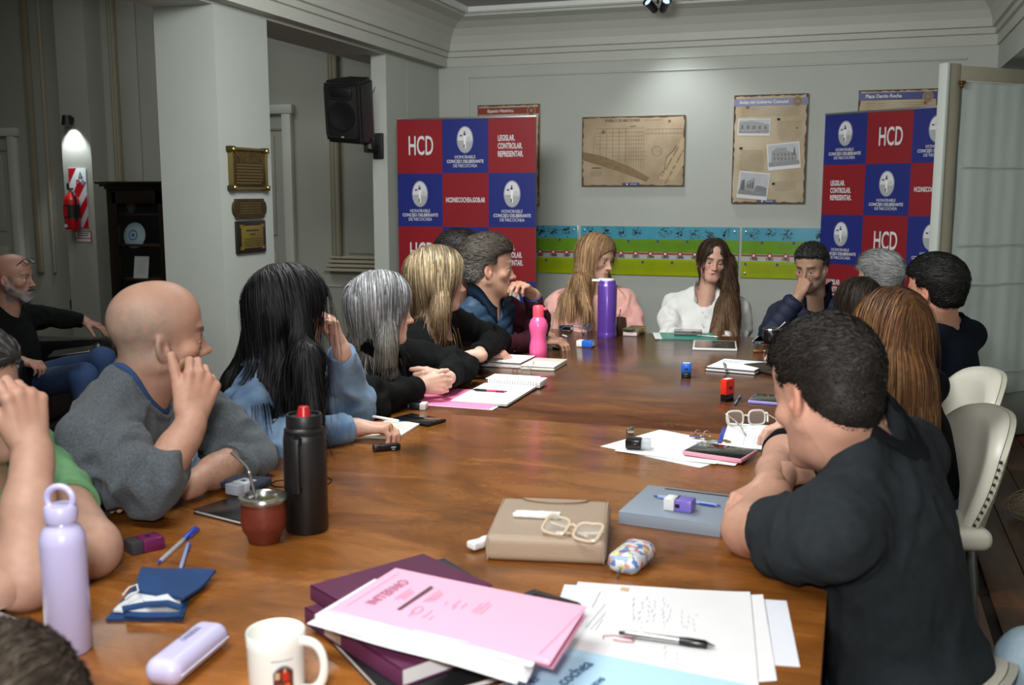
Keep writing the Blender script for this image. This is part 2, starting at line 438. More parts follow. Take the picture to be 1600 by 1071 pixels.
# ---------------------------------------------------------------- the open door leaf with its curtain
dl = thing('door_3', None, None, (1.12, 6.92, 0)); dl['kind'] = 'structure'
hx, hy = .432, 6.30; ang = math.atan2(hy-6.92, hx-1.12); dl.rotation_euler = (0, 0, ang); W_ = math.hypot(hx-1.12, hy-6.92); ht = 2.175
M_DL = mat('door_paint', 'b9bdb6', .35, var=.04); M_DL2 = mat('door_yellowed', 'a9a391', .5, var=.1)
bx('door_stile', (W_-.045, 0, ht/2+.01), (.09, .045, ht), M_DL2, dl, .005); bx('door_stile', (.05, 0, ht/2+.01), (.1, .045, ht), M_DL, dl, .005)
bx('door_edge', (W_+.012, 0, ht/2+.01), (.024, .06, ht), mat('door_edge_white', 'cfd6d0', .3), dl, .004)
bx('door_rail', (W_/2, 0, ht-.06), (W_-.18, .045, .12), M_DL2, dl, .004); bx('door_rail', (W_/2, 0, .2), (W_-.18, .045, .38), M_DL, dl, .004)
bx('door_pane', (W_/2, -.004, 1.25), (W_-.18, .006, 1.75), mat('frosted_glass', 'c8d0cd', .4), dl)
def curt(u, v):
    x = .03+u*(W_-.12); z = 2.085-v*1.80
    return (x, .036+.0035*math.sin(u*17+v*1.2)*(.4+.6*v)+.0015*math.sin(v*22)+.001*math.sin(u*45), z)
curtm = mat('sheer_curtain', 'c6cecb', .8, var=.05, vscale=9, stretch=(8, 1, 1))
cu = MB().grid(curt, 70, 40).build('curtain', curtm, dl, smooth=180)
for z in (1.62, 1.18, .95, .42): bx('curtain_crease', (W_/2-.03, .045, z), (W_-.14, .004, .006), curtm, cu)
MB().tube([(0.02, .04, 2.088), (W_-.085, .04, 2.088)], .004, 8).build('curtain_rod', M_WHITE, dl)
MB().box((W_-.08, .04, 2.08), (.03, .03, .02), .004).sphere((W_-.075, .045, 2.062), .012).build('rod_bracket', mat('old_brass', '6a4a28', .4, .7), dl)

# ---------------------------------------------------------------- the two tables pushed together
def wood_mat(name, c1, c2, c3, rough):
    m, t, b = nt(name); N, L = t.nodes, t.links
    tc = N.new('ShaderNodeTexCoord'); mp = N.new('ShaderNodeMapping'); mp.inputs['Scale'].default_value = (1.6, 3.2, 1); mp.inputs['Rotation'].default_value = (0, 0, .25); L.new(tc.outputs['Object'], mp.inputs[0])
    n1 = N.new('ShaderNodeTexNoise'); n1.inputs['Scale'].default_value = 2.2; n1.inputs['Detail'].default_value = 7; n1.inputs['Roughness'].default_value = .62; n1.inputs['Distortion'].default_value = .6; L.new(mp.outputs[0], n1.inputs['Vector'])
    cr = N.new('ShaderNodeValToRGB'); L.new(n1.outputs['Fac'], cr.inputs[0]); e = cr.color_ramp.elements
    e[0].position = .3; e[0].color = (*hexc(c2), 1); e[1].position = .68; e[1].color = (*hexc(c3), 1); x = e.new(.5); x.color = (*hexc(c1), 1)
    mp2 = N.new('ShaderNodeMapping'); mp2.inputs['Scale'].default_value = (3, 60, 1); mp2.inputs['Rotation'].default_value = (0, 0, .06); L.new(tc.outputs['Object'], mp2.inputs[0])
    n2 = N.new('ShaderNodeTexNoise'); n2.inputs['Scale'].default_value = 3; n2.inputs['Detail'].default_value = 6; L.new(mp2.outputs[0], n2.inputs['Vector'])
    mx = N.new('ShaderNodeMix'); mx.data_type = 'RGBA'; mx.blend_type = 'MULTIPLY'; mx.inputs[0].default_value = .35
    r2 = N.new('ShaderNodeValToRGB'); r2.color_ramp.elements[0].position = .35; r2.color_ramp.elements[0].color = (.55, .5, .45, 1); r2.color_ramp.elements[1].position = .6; r2.color_ramp.elements[1].color = (1, 1, 1, 1)
    L.new(n2.outputs['Fac'], r2.inputs[0]); L.new(cr.outputs[0], mx.inputs[6]); L.new(r2.outputs[0], mx.inputs[7])
    # pale scratches and worn patches
    vo = N.new('ShaderNodeTexNoise'); vo.inputs['Scale'].default_value = 1.3; vo.inputs['Detail'].default_value = 9; vo.inputs['Roughness'].default_value = .7; vo.inputs['Distortion'].default_value = 3
    L.new(tc.outputs['Object'], vo.inputs['Vector']); r3 = N.new('ShaderNodeValToRGB'); r3.color_ramp.elements[0].position = .495; r3.color_ramp.elements[0].color = (0, 0, 0, 1); r3.color_ramp.elements[1].position = .505; r3.color_ramp.elements[1].color = (0, 0, 0, 1)
    q = r3.color_ramp.elements.new(.5); q.color = (.26, .26, .26, 1); L.new(vo.outputs['Fac'], r3.inputs[0])
    lo = N.new('ShaderNodeTexNoise'); lo.inputs['Scale'].default_value = 3.1; L.new(tc.outputs['Object'], lo.inputs['Vector']); lr = N.new('ShaderNodeMapRange'); lr.inputs[1].default_value = .52; lr.inputs[2].default_value = .62; L.new(lo.outputs['Fac'], lr.inputs[0]); ml = N.new('ShaderNodeMath'); ml.operation = 'MULTIPLY'; L.new(r3.outputs[0], ml.inputs[0]); L.new(lr.outputs[0], ml.inputs[1])
    m3 = N.new('ShaderNodeMix'); m3.data_type = 'RGBA'; L.new(ml.outputs[0], m3.inputs[0]); L.new(mx.outputs[2], m3.inputs[6]); m3.inputs[7].default_value = (*hexc('b08a64'), 1)
    L.new(m3.outputs[2], b.inputs['Base Color'])
    rr = N.new('ShaderNodeMapRange'); rr.inputs[3].default_value = rough-.07; rr.inputs[4].default_value = rough+.12; L.new(n1.outputs['Fac'], rr.inputs[0]); L.new(rr.outputs[0], b.inputs['Roughness'])
    bp = N.new('ShaderNodeBump'); bp.inputs['Strength'].default_value = .06; bp.inputs['Distance'].default_value = .002; L.new(n2.outputs['Fac'], bp.inputs['Height']); L.new(bp.outputs[0], b.inputs['Normal'])
    b.inputs['Specular IOR Level'].default_value = .6
    return m
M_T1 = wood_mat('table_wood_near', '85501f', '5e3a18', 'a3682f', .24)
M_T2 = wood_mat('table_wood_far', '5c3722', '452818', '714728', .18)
TX0, TX1 = -1.577, -.02
def table(y0, y1, m, label):
    cy = (y0+y1)/2; cx = (TX0+TX1)/2; w = TX1-TX0; l = y1-y0-.0006
    t = thing('meeting_table', label, 'table', (cx, cy, 0))
    bx('tabletop', (0, 0, .727), (w, l, .046), m, t, .002)
    lm = mat('table_leg_wood', '4a2a15', .45, var=.2)
    for sx in (-1, 1):
        bx('apron', (sx*(w/2-.12), 0, .665), (.025, l-.3, .08), lm, t)
        for sy in (-1, 1): bx('leg', (sx*(w/2-.12), sy*(l/2-.12), .352), (.07, .07, .704), lm, t, .008)
    for sy in (-1, 1): bx('apron', (0, sy*(l/2-.12), .665), (w-.3, .025, .08), lm, t)
    return t
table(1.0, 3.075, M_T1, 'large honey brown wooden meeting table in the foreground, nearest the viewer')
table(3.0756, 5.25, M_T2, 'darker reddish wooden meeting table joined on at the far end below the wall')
# ================================================================ people
Z = np.array([0, 0, 1.])
def rotv(v, ax, a):
    ax = nrm(ax); v = np.asarray(v, float); return v*math.cos(a)+np.cross(ax, v)*math.sin(a)+ax*(ax@v)*(1-math.cos(a))
def view_dir(H, az, pitch=0, el=0):
    """a facing given as seen from the photographer: 0 towards, 90 to the picture's right, 180 away"""
    v = nrm(np.array([H[0]-CAM[0], H[1]-CAM[1], 0])); r = np.cross(v, Z); a = math.radians(az)
    f = -v*math.cos(a)+r*math.sin(a); p = math.radians(pitch)
    return nrm(f*math.cos(p)-Z*math.sin(p))
def frame(f, up=Z, roll=0):
    f = nrm(f); s = nrm(np.cross(f, up)); u = np.cross(s, f)
    if roll: a = math.radians(roll); s = rotv(s, f, a); u = rotv(u, f, a)
    return np.stack([s, f, u], 1)          # columns: right side, forward, up
M_SKIN = mat('skin', (1, 1, 1), .5, var=.09, vscale=30, bump=.12, bscale=260, attr=True, spec=.35)
M_SKIN.node_tree.nodes['Principled BSDF'].inputs['Subsurface Weight'].default_value = .12
M_SKIN.node_tree.nodes['Principled BSDF'].inputs['Subsurface Radius'].default_value = (.012, .004, .002)
M_HAIR = mat('hair', (1, 1, 1), .5, attr=True, var=.3, vscale=60, spec=.22)
M_EYE = mat('eye', (1, 1, 1), .15, attr=True, var=.0)
M_NAIL = mat('nail', 'd9a795', .3)

def head_sdf(S, O, R, s=1., fem=0, neck=None, nr=.056, mouth=0, lid=.35, gaunt=0, beard=0, nose=1., neck2=None):
    def w(x, y, z): return O + R@(np.array([x, y, z])*s)
    def sy(fn):
        for m in (-1, 1): fn(m)
    S.ell(w(0, -.014, .042), np.array([.0745, .097, .086])*s, R, .02)
    S.ell(w(0, .02, .055), np.array([.066, .068, .066])*s, R, .03)
    S.ell(w(0, .034, -.022), np.array([.058-.004*fem, .056, .07])*s, R, .03)
    sy(lambda m: S.cap(w(m*.052, .004, -.045), w(m*.02, .07, -.09), (.022-.003*fem)*s, .017*s, .03))
    S.cap(w(-.01, .078, -.092), w(.01, .078, -.092), (.017-.002*fem)*s, None, .02)
    S.ell(w(0, .03, -.075), np.array([.045, .05, .028])*s, R, .03)
    sy(lambda m: S.ell(w(m*.045, .058, -.018), np.array([.021, .02, .017])*s, R, .02))
    S.cap(w(-.03, .079, .026), w(.03, .079, .026), .0125*s, None, .02)
    sy(lambda m: S.ell(w(m*.0325, .097, .005), np.array([.0175, .015, .0125])*s, R, .012, '-'))
    # eyelids
    sy(lambda m: S.ell(w(m*.0315, .0735, .0135-.0065*lid), np.array([.0155, .0147, .0098])*s, R, .004))
    sy(lambda m: S.ell(w(m*.0315, .0735, -.0095), np.array([.0155, .0135, .0072])*s, R, .004))
    S.cap(w(0, .088, .014), w(0, .105*nose, -.022), .0085*s, .0095*s, .012)
    S.ell(w(0, .112*nose, -.0275), np.array([.0105, .0115, .0095])*s, R, .008)
    sy(lambda m: S.ell(w(m*.0125, .099, -.0305), np.array([.0075, .011, .0075])*s, R, .006))
    sy(lambda m: S.ell(w(m*.006, .106, -.0385), np.array([.0032, .005, .003])*s, R, .003, '-'))
    S.ell(w(0, .078, -.055), np.array([.03, .02, .022])*s, R, .012)
    if mouth:
        S.ell(w(0, .102, -.0605), np.array([.0125, .016, .0075])*s, R, .003, '-')
    o = .0042 if mouth else 0
    S.cap(w(-.017, .0875, -.0575+o), w(0, .0955, -.0545+o), .0042*s, .0052*s, .006); S.cap(w(0, .0955, -.0545+o), w(.017, .0875, -.0575+o), .0052*s, .0042*s, .006)
    S.cap(w(-.012, .0885, -.0655-o), w(.012, .0885, -.0655-o), .0058*s, None, .005)
    def ear(m):
        E = R@np.array([[1, 0, 0], [0, math.cos(.25), math.sin(.25)], [0, -math.sin(.25), math.cos(.25)]]).T
        a = m*.35; E = E@np.array([[math.cos(a), -math.sin(a), 0], [math.sin(a), math.cos(a), 0], [0, 0, 1]])
        S.ell(w(m*.0745, -.008, -.010), np.array([.008, .0175, .030])*s, E, .008)
        S.ell(w(m*.0825, -.003, -.006), np.array([.0068, .0105, .0195])*s, E, .003, '-')
        S.ell(w(m*.0745, .004, -.014), np.array([.006, .006, .008])*s, E, .004)
    sy(ear)
    if neck is not None:
        S.cap(w(0, -.022, -.045), neck, nr*s*.98, nr*s*1.0, .03)
        S.cap(w(0, .012, -.085), neck+(R@np.array([0, .02, -.02])), nr*s*.72, nr*s*.8, .03)
    return S

def skin_colours(V, O, R, s, tone, lips=(.50, .22, .19), brow=None, browk=.7, beard=None, beardk=0, scalp=None, scalpk=0, moust=1., white=0):
    L = (V-O)@R/s; tone = np.array(tone); C = np.tile(tone, (len(V), 1)).astype(float)
    x, y, z = np.abs(L[:, 0]), L[:, 1], L[:, 2]
    def mixc(mask, col): 
        nonlocal C
        mk = np.clip(mask, 0, 1)[:, None]; C = C*(1-mk)+np.array(col)*mk
    g = lambda c, r: np.exp(-(((L*[1, 1, 1]*np.sign([1, 1, 1])-0)[:, 0]*0+((x-c[0])/r[0])**2+((y-c[1])/r[1])**2+((z-c[2])/r[2])**2))**2)
    red = tone*np.array([1.08, .74, .68])
    mixc(.22*g((.045, .08, -.02), (.03, .04, .022)), red); mixc(.35*g((0, .115, -.028), (.018, .02, .015)), red)
    mixc(.55*g((.085, -.008, -.006), (.02, .03, .04)), red)
    n = vnoise(L*70)*.5+vnoise(L*160)*.5
    if scalp is not None:
        m = 1/(1+np.exp(-((.012-y)*1.0+ (z-.01)*.25-.0)*90))*(1/(1+np.exp(-(z+.055)*60)))*(1/(1+np.exp((z-.088)*60)))
        mixc(scalpk*m*(.85+.3*n), scalp)
    if brow is not None:
        arch = .0262+.0035*np.exp(-((x-.036)/.018)**2)
        m = np.exp(-((z-arch)/.0065)**4)*np.exp(-((x-.0315)/.0205)**6)*(y > .05)
        mixc(browk*m*(1+.3*n), brow)
        m = np.exp(-(((z-.0125)/.0025)**2))*np.exp(-((x-.0315)/.0155)**6)*(y > .07)*.45; mixc(m, brow)
    if beardk:
        jaw = 1/(1+np.exp((z+.038+.5*np.maximum(0, .04-y)*-1.0)*150))*(y > -.012)*(1/(1+np.exp(-(z+.125)*150)))
        m = jaw*(1-.9*g((0, .095, -.06), (.017, .03, .009)))
        mo = g((0, .1, -.046), (.026, .03, .0055))*moust
        sb = np.exp(-((y-.02)/.014)**4)*(z < .02)*(z > -.06)*(x > .05)
        m = np.maximum(np.maximum(m, mo), sb)
        mixc(beardk*m*(.8+.5*n), beard)
    lm = np.maximum(np.exp(-((z+.0562)/.0042)**4), np.exp(-((z+.0655)/.0055)**4))*np.exp(-(x/.0205)**6)*(y > .08)
    mixc(.85*lm, lips)
    mixc(.9*np.exp(-((z+.0605)/.0014)**2)*np.exp(-(x/.02)**6)*(y > .08), np.array(lips)*.35)
    C = C*(1+.05*vnoise(L*28)[:, None])
    return np.clip(C, .005, 1)

def hand(S, W, d, n, right=True, curls=None, s=1., thumb=(35, 20, 15), spread=3., tin=.25, k=.0035):
    """five fingers of their own lengths, bent towards the palm's normal n"""
    d = nrm(d); n = nrm(n-d*(n@d)); t = np.cross(d, n)*(1 if right else -1)
    if curls is None: curls = [(22, 34, 20)]*4
    off = [.0305, .0105, -.0095, -.028]; kn = [.086, .091, .087, .079]; ln = [.070, .078, .073, .058]; rr = [.0093, .0095, .009, .008]
    S.cap(W-d*.03*s, W+d*.018*s, .0255*s, .024*s, .02)
    S.ell(W+d*.052*s+n*.002, np.array([.036, .05, .0155])*s, np.stack([t, d, n], 1), .016)
    for i in range(4):
        K = W+d*kn[i]*s+t*off[i]*s-n*.0035*s
        S.cap(W+d*.02*s+t*off[i]*.55*s, K, .0135*s, .0105*s, .009)
        a = math.radians(curls[i][0]); sp = math.radians(spread*(1.5-i)*-1)
        base = rotv(d, n, -sp if right else sp); 
        P = K; ang = 0; r = rr[i]*s
        for j, (fr, rs) in enumerate(((.45, .94), (.31, .86), (.24, .78))):
            ang += math.radians(curls[i][j]); v = base*math.cos(ang)+n*math.sin(ang)
            Q = P+v*ln[i]*1.12*fr*s
            S.cap(P, Q, r, rr[i]*s*rs, k if j else .006); P = Q; r = rr[i]*s*rs
    B = W+d*.02*s+t*.021*s+n*.006*s
    a0 = math.radians(thumb[0]); v = nrm(d*math.cos(a0)+t*math.sin(a0)+n*tin); ax = np.cross(v, nrm(n*.6-t*.8))
    K = B+v*.044*s; S.cap(B, K, .0165*s, .0125*s, .014)
    v = rotv(v, ax, math.radians(thumb[1])); Q = K+v*.033*s; S.cap(K, Q, .0115*s, .0105*s, .005)
    v = rotv(v, ax, math.radians(thumb[2])); S.cap(Q, Q+v*.027*s, .0105*s, .0088*s, .004)
    return S

def ik(A, B, l1, l2, pole):
    d = B-A; L = np.linalg.norm(d); u = d/L; L2 = min(L, (l1+l2)*.999); a = (l1*l1-l2*l2+L2*L2)/(2*L2)
    h = math.sqrt(max(l1*l1-a*a, 0)); p = np.asarray(pole, float); p = nrm(p-u*(p@u)); return A+u*a*(L/L2)+p*h

def ribbons(paths, nor, r, C, taper=.35, twist=None):
    """paths K x S x 3 -> flat locks that lie on the head, with a colour per point"""
    K, S_, _ = paths.shape
    t = np.gradient(paths, axis=1); t /= np.linalg.norm(t, axis=2, keepdims=True)+1e-9
    u = np.cross(t, nor); u /= np.linalg.norm(u, axis=2, keepdims=True)+1e-9
    if twist is not None: u = u*np.cos(twist)[:, None, None]+nor*np.sin(twist)[:, None, None]
    w = np.linspace(0, 1, S_); rad = r[:, None]*(1-(1-taper)*w**2)[None, :]
    a = paths-u*rad[..., None]; b = paths+u*rad[..., None]; c = paths+nor*rad[..., None]*.35
    V = np.stack([a, c, b], 2).reshape(-1, 3); CC = np.repeat(C.reshape(K*S_, 3), 3, axis=0)
    i = (np.arange(K)[:, None]*S_+np.arange(S_-1)[None, :]).reshape(-1)*3
    Fc = np.concatenate([np.stack([i+j, i+j+1, i+j+4, i+j+3], 1) for j in (0, 1)])
    return V, Fc, CC

def grow(S, P, Dr, length, steps, off, grav=.35, wig=.0, stiff=.6, pull=None, rs=None, wave=0, wl=.06, lift=None):
    """strands that leave the scalp, lie on the body's implicit surface and hang"""
    rs = rs or RS; K = len(P); out = [P.copy()]; d = Dr/(np.linalg.norm(Dr, axis=1, keepdims=True)+1e-9); ds = (length/steps)[:, None]
    ph = rs.rand(K)*6.28; sd = rs.randn(K, 3); sd /= np.linalg.norm(sd, axis=1, keepdims=True); e = .004; nor = []
    for i in range(steps):
        g = np.array([0, 0, -1.])[None]*np.ones((K, 1))
        if pull is not None: g = g+pull
        d = d*stiff+g*grav+wig*rs.randn(K, 3); d /= np.linalg.norm(d, axis=1, keepdims=True)
        P = P+d*ds
        if wave: P = P+sd*(wave*np.sin(ph+i*ds[:, 0]/wl*6.28))[:, None]
        s0 = S.ev(P); gr = np.stack([S.ev(P+[e, 0, 0])-s0, S.ev(P+[0, e, 0])-s0, S.ev(P+[0, 0, e])-s0], 1)
        gr /= np.linalg.norm(gr, axis=1, keepdims=True)+1e-9
        o = off if lift is None else off+lift*i/steps
        P = P+gr*np.maximum(o-s0, 0)[:, None]; s0 = np.maximum(s0, o)
        stick = np.clip((.03-s0)/.03, 0, 1)*.35; P = P-gr*((s0-o)*stick)[:, None]
        if not nor: nor.append(gr)
        nor.append(gr); d2 = P-out[-1]; d = d2/(np.linalg.norm(d2, axis=1, keepdims=True)+1e-9)
        out.append(P.copy())
    return np.stack(out, 1), np.stack(nor, 1)

def join(parts):
    V = []; Fc = []; C = []; o = 0
    for v, f, c in parts: V.append(v); Fc.append(f+o); C.append(c); o += len(v)
    return np.concatenate(V), np.concatenate(Fc), np.concatenate(C)

def scalp_dirs(n, rs, zmin=-.25, front=.62, face=.35):
    """unit directions over the hair-bearing part of a head"""
    o = []
    while len(o) < n:
        v = rs.randn(n*3, 3); v /= np.linalg.norm(v, axis=1, keepdims=True)
        x, y, z = v.T
        ok = (z > zmin) & ~((y > face) & (z < front+.0*x)) & ~((y > .05) & (z < .12) )
        o += list(v[ok])
    return np.array(o[:n])

def short_hair(name, root, base, O, R, s, col, col2=None, L=.022, vol=.012, n=2600, seed=1, vox=.004, parting=None, recede=0, nape=-.062, sweep=(0, -.9, .05), side=None, ear=True, fringe=0):
    rs = np.random.RandomState(seed); S = Sdf()
    def w(x, y, z): return O+R@(np.array([x, y, z])*s)
    S.ell(w(0, -.014, .042), np.array([.0765+vol*.55, .098+vol, .088+vol])*s, R, .02)
    S.ell(w(0, .02, .058), np.array([.067+vol*.5, .068+vol, .066+vol])*s, R, .03)
    S.ell(w(0, -.05, -.02), np.array([.056+vol*.3, .045+vol*.5, .06])*s, R, .02)
    S.box(w(0, .130-recede, -.03), np.array([.2, .078, .118-fringe])*s, R@np.array([[1, 0, 0], [0, math.cos(.3), -math.sin(.3)], [0, math.sin(.3), math.cos(.3)]]), .01, .018, '-')
    for m in (-1, 1):
        S.box(w(m*.07, .07, -.05), np.array([.06, .06, .075])*s, R, .01, .015, '-')
        if ear: S.ell(w(m*.085, .0, -.012), np.array([.03, .028, .042])*s, R, .008, '-')
    S.box(w(0, 0, nape-.1), np.array([.2, .2, .1])*s, R, .01, .015, '-')
    V, Fc = S.mesh(vox); N = vnormals(V, Fc); Lc = (V-O)@R/s
    nn = vnoise(Lc*[90, 40, 60]); V = V+N*((nn*.0009)[:, None])
    c1 = np.array(col); c2 = np.array(col2) if col2 is not None else c1*1.6
    sd = np.clip((.05-Lc[:, 2])*16, 0, 1)[:, None]*(.9 if side is not None else 0)
    C = c1*(1-sd)+(np.array(side) if side is not None else c1)*sd
    C = C*(.75+.35*(nn[:, None]+1)/2)
    # strands
    n = n*2; i = rs.randint(0, len(V), n); P = V[i]-N[i]*.001; sw = R@np.array(sweep)
    if parting is not None: sw = sw[None]+(R[:, 0][None]*np.sign(Lc[i, 0]-parting)[:, None]*.8)
    else: sw = np.tile(sw, (n, 1))
    sw = sw-(sw*N[i]).sum(1, keepdims=True)*N[i]; sw /= np.linalg.norm(sw, axis=1, keepdims=True)+1e-9
    fz = vnoise(Lc[i]*22)[:, None]; cr = np.cross(N[i], sw)
    Dr = sw+cr*fz*.4+N[i]*(.22 if L < .03 else .12)+rs.randn(n, 3)*.12
    low = Lc[i, 2] < .03
    Ln = L*s*(.6+.6*rs.rand(n))*np.where(low, .5, 1)
    pts, nor = grow(S, P, Dr, Ln, 4, np.full(n, .0005)+.0015*rs.rand(n), grav=.06, stiff=.95, rs=rs)
    mx = rs.rand(n, 1)**2.5; cs = c1*(1-mx)+c2*mx
    if side is not None: sdi = sd[i]; cs = cs*(1-sdi)+np.array(side)*sdi*(.7+.6*rs.rand(n, 1))
    CC = np.repeat(cs[:, None], 5, 1)
    tv, tf, tc = ribbons(pts, nor, .0013*s*(.7+.6*rs.rand(n)), CC, .3, rs.randn(n)*.4)
    Vv, Ff, Cc = join([(V, Fc, C), (tv, tf, tc)])
    me = mesh_np(name, Vv-base, Ff); colattr(me, Cc); return link(name, me, M_HAIR, root)

def long_hair(name, root, base, body, O, R, s, cols, L=.16, n=3600, steps=7, seed=1, vol=.014, part=0., mass=(), wave=0, wl=.07, tipc=None, root_c=None, rad=.0017, vox=.0048,
              face=(.060, .072, .102), fo=(0, .105, -.03), sweep=-.3, zt=None, k=.03, groove=.0022, fringe=None, cutk=.012, side_c=None, vpart=0):
    """hair as one shaped mass (head frame tuples or world points) with locks lying along it"""
    skin = None
    if isinstance(body, tuple): body, skin = body
    rs = np.random.RandomState(seed); S = Sdf()
    def w(p): return p if isinstance(p, np.ndarray) else O+R@(np.array(p)*s)
    S.ell(w((0, -.016, .045)), np.array([.0765+vol*.7, .099+vol, .087+vol])*s, R, .02)
    S.ell(w((0, .018, .058)), np.array([.069+vol*.6, .068+vol*.75, .064+vol])*s, R, .03)
    front = [m for m in mass if len(m) > 4]
    for (a_, b_, ra, rb) in [m[:4] for m in mass if len(m) == 4]: S.cap(w(a_), w(b_), ra*s, rb*s, k)
    S.ell(w(fo), np.array(face)*s, R, cutk, '-')
    S.box(w((0, .15, -.08)), np.array([.05, .07, .12])*s, R, .02, .012, '-')
    if vpart: S.ell(w((part, .085, .083)), np.array([.020, .03, .022])*s, R, .012, '-')
    for m in front: S.cap(w(m[0]), w(m[1]), m[2]*s, m[3]*s, .012)
    V, Fc = S.mesh(vox); V = relax(V, Fc, 1); N = vnormals(V, Fc); Lc = (V-O)@R/s
    gl = np.stack([V[:, 0]*95, V[:, 1]*95, V[:, 2]*7], 1); nn = vnoise(gl)*.6+vnoise(gl*2.3)*.4; V = V+N*((nn-.3)*groove)[:, None]
    ws = np.array([c[1] for c in cols]); ws = ws/ws.sum(); cc = np.array([c[0] for c in cols])
    z1 = Lc[:, 2].max(); z0 = Lc[:, 2].min()
    def tone_at(C, P):
        zl = ((P-O)@R/s)[..., 2]; q = (z1-zl)/(z1-z0)
        if tipc is not None: m = np.clip((q-.35)/.5, 0, 1)[..., None]; C = C*(1-m)+np.array(tipc)*m*(C.mean(-1, keepdims=True)/cc.mean()*.6+.4)
        if root_c is not None: m = np.clip(1-q/.16, 0, 1)[..., None]*.85; C = C*(1-m)+np.array(root_c)*m
        return C
    C = tone_at(np.tile((cc*ws[:, None]).sum(0)*.7, (len(V), 1)), V)*(1+.35*nn[:, None])
    i = rs.randint(0, len(V), n); P = V[i]; Ni = N[i]; Li = Lc[i]
    up = np.clip((Li[:, 2]-.05)/.06, 0, 1)[:, None]; sgn = np.sign(Li[:, 0]-part)[:, None]
    fl = R[:, 0][None]*sgn*up*1.5+R[:, 1][None]*sweep*up+np.array([0, 0, -1.])[None]
    fl = fl-(fl*Ni).sum(1, keepdims=True)*Ni; fl /= np.linalg.norm(fl, axis=1, keepdims=True)+1e-9
    fl = fl+rs.randn(n, 3)*.06
    kp0 = (body.ev(P) > .0) & ((skin.ev(P) > .0) if skin is not None else True); P, fl, Ni, Li = P[kp0], fl[kp0], Ni[kp0], Li[kp0]; n = len(P)
    coll = Sdf(); coll.p = list(S.p)+[q for q in body.p if q[6] == '+']
    Ln = L*(.6+.7*rs.rand(n)); off = .0005+.004*rs.rand(n)**2
    pts, nor = grow(coll, P, fl, Ln, steps, off, grav=.28, stiff=.75, rs=rs, wave=wave, wl=wl)
    hd = np.array(O); fp = ((pts-(O+R@(np.array(fo)*s)))@R)/(np.array(face)*s); keep = ((fp**2).sum(-1) > .93).all(1) & ~((fp[:, 1:, 1] > .2) & (np.abs(fp[:, 1:, 0]) < .8) & (fp[:, 1:, 2] > -1.4)).any(1)
    pts, nor, P = pts[keep], nor[keep], P[keep]; n = len(P)
    ci = rs.choice(len(cols), n, p=ws); cl = np.clip(1+.5*vnoise(np.stack([P[:, 0]*60, P[:, 1]*60, P[:, 2]*5], 1)), .5, 1.6)[:, None]
    cs = cc[ci]*(.75+.5*rs.rand(n, 1))*cl
    CC = tone_at(np.repeat(cs[:, None], steps+1, 1), pts)
    tv, tf, tc = ribbons(pts, nor, rad*s*(.5+.7*rs.rand(n)), CC, .25, rs.randn(n)*.3)
    Vv, Ff, Cc = join([(V, Fc, C), (tv, tf, tc)])
    me = mesh_np(name, Vv-base, Ff); colattr(me, np.clip(Cc, .002, 1)); return link(name, me, M_HAIR, root)

def eyes(root, base, O, R, s, look=(0, 0, 0), iris=(.09, .05, .03)):
    for m in (-1, 1):
        c = O+R@(np.array([m*.0315, .0752, .0018])*s); r = .0128*s
        b = bmesh.new(); bmesh.ops.create_uvsphere(b, u_segments=20, v_segments=14, radius=r); me = bpy.data.meshes.new('eye'); b.to_mesh(me); b.free()
        V = np.array([v.co[:] for v in me.vertices]); g = nrm(R@nrm(np.array([look[0], 1, look[2]])))
        a = (V@g)/r; C = np.tile([.42, .37, .35], (len(V), 1)); C[a > .86] = iris; C[a > .965] = (.01, .01, .01)
        V2 = V+c-base
        for i, v in enumerate(me.vertices): v.co = V2[i]
        me.polygons.foreach_set('use_smooth', [True]*len(me.polygons)); colattr(me, C); link('eye', me, M_EYE, root)

def cloth_mesh(name, root, base, S, m, vox, amp, scale=(14, 14, 9), centers=(), seed=0., lo=None, hi=None, smooth=2):
    V, Fc = S.mesh(vox, lo, hi); V = relax(V, Fc, smooth); N = vnormals(V, Fc)
    if amp: V = hard_folds(V, N, amp, scale, centers, seed=seed); V = relax(V, Fc, 1, .3)
    me = mesh_np(name, V-base, Fc); return link(name, me, m, root)

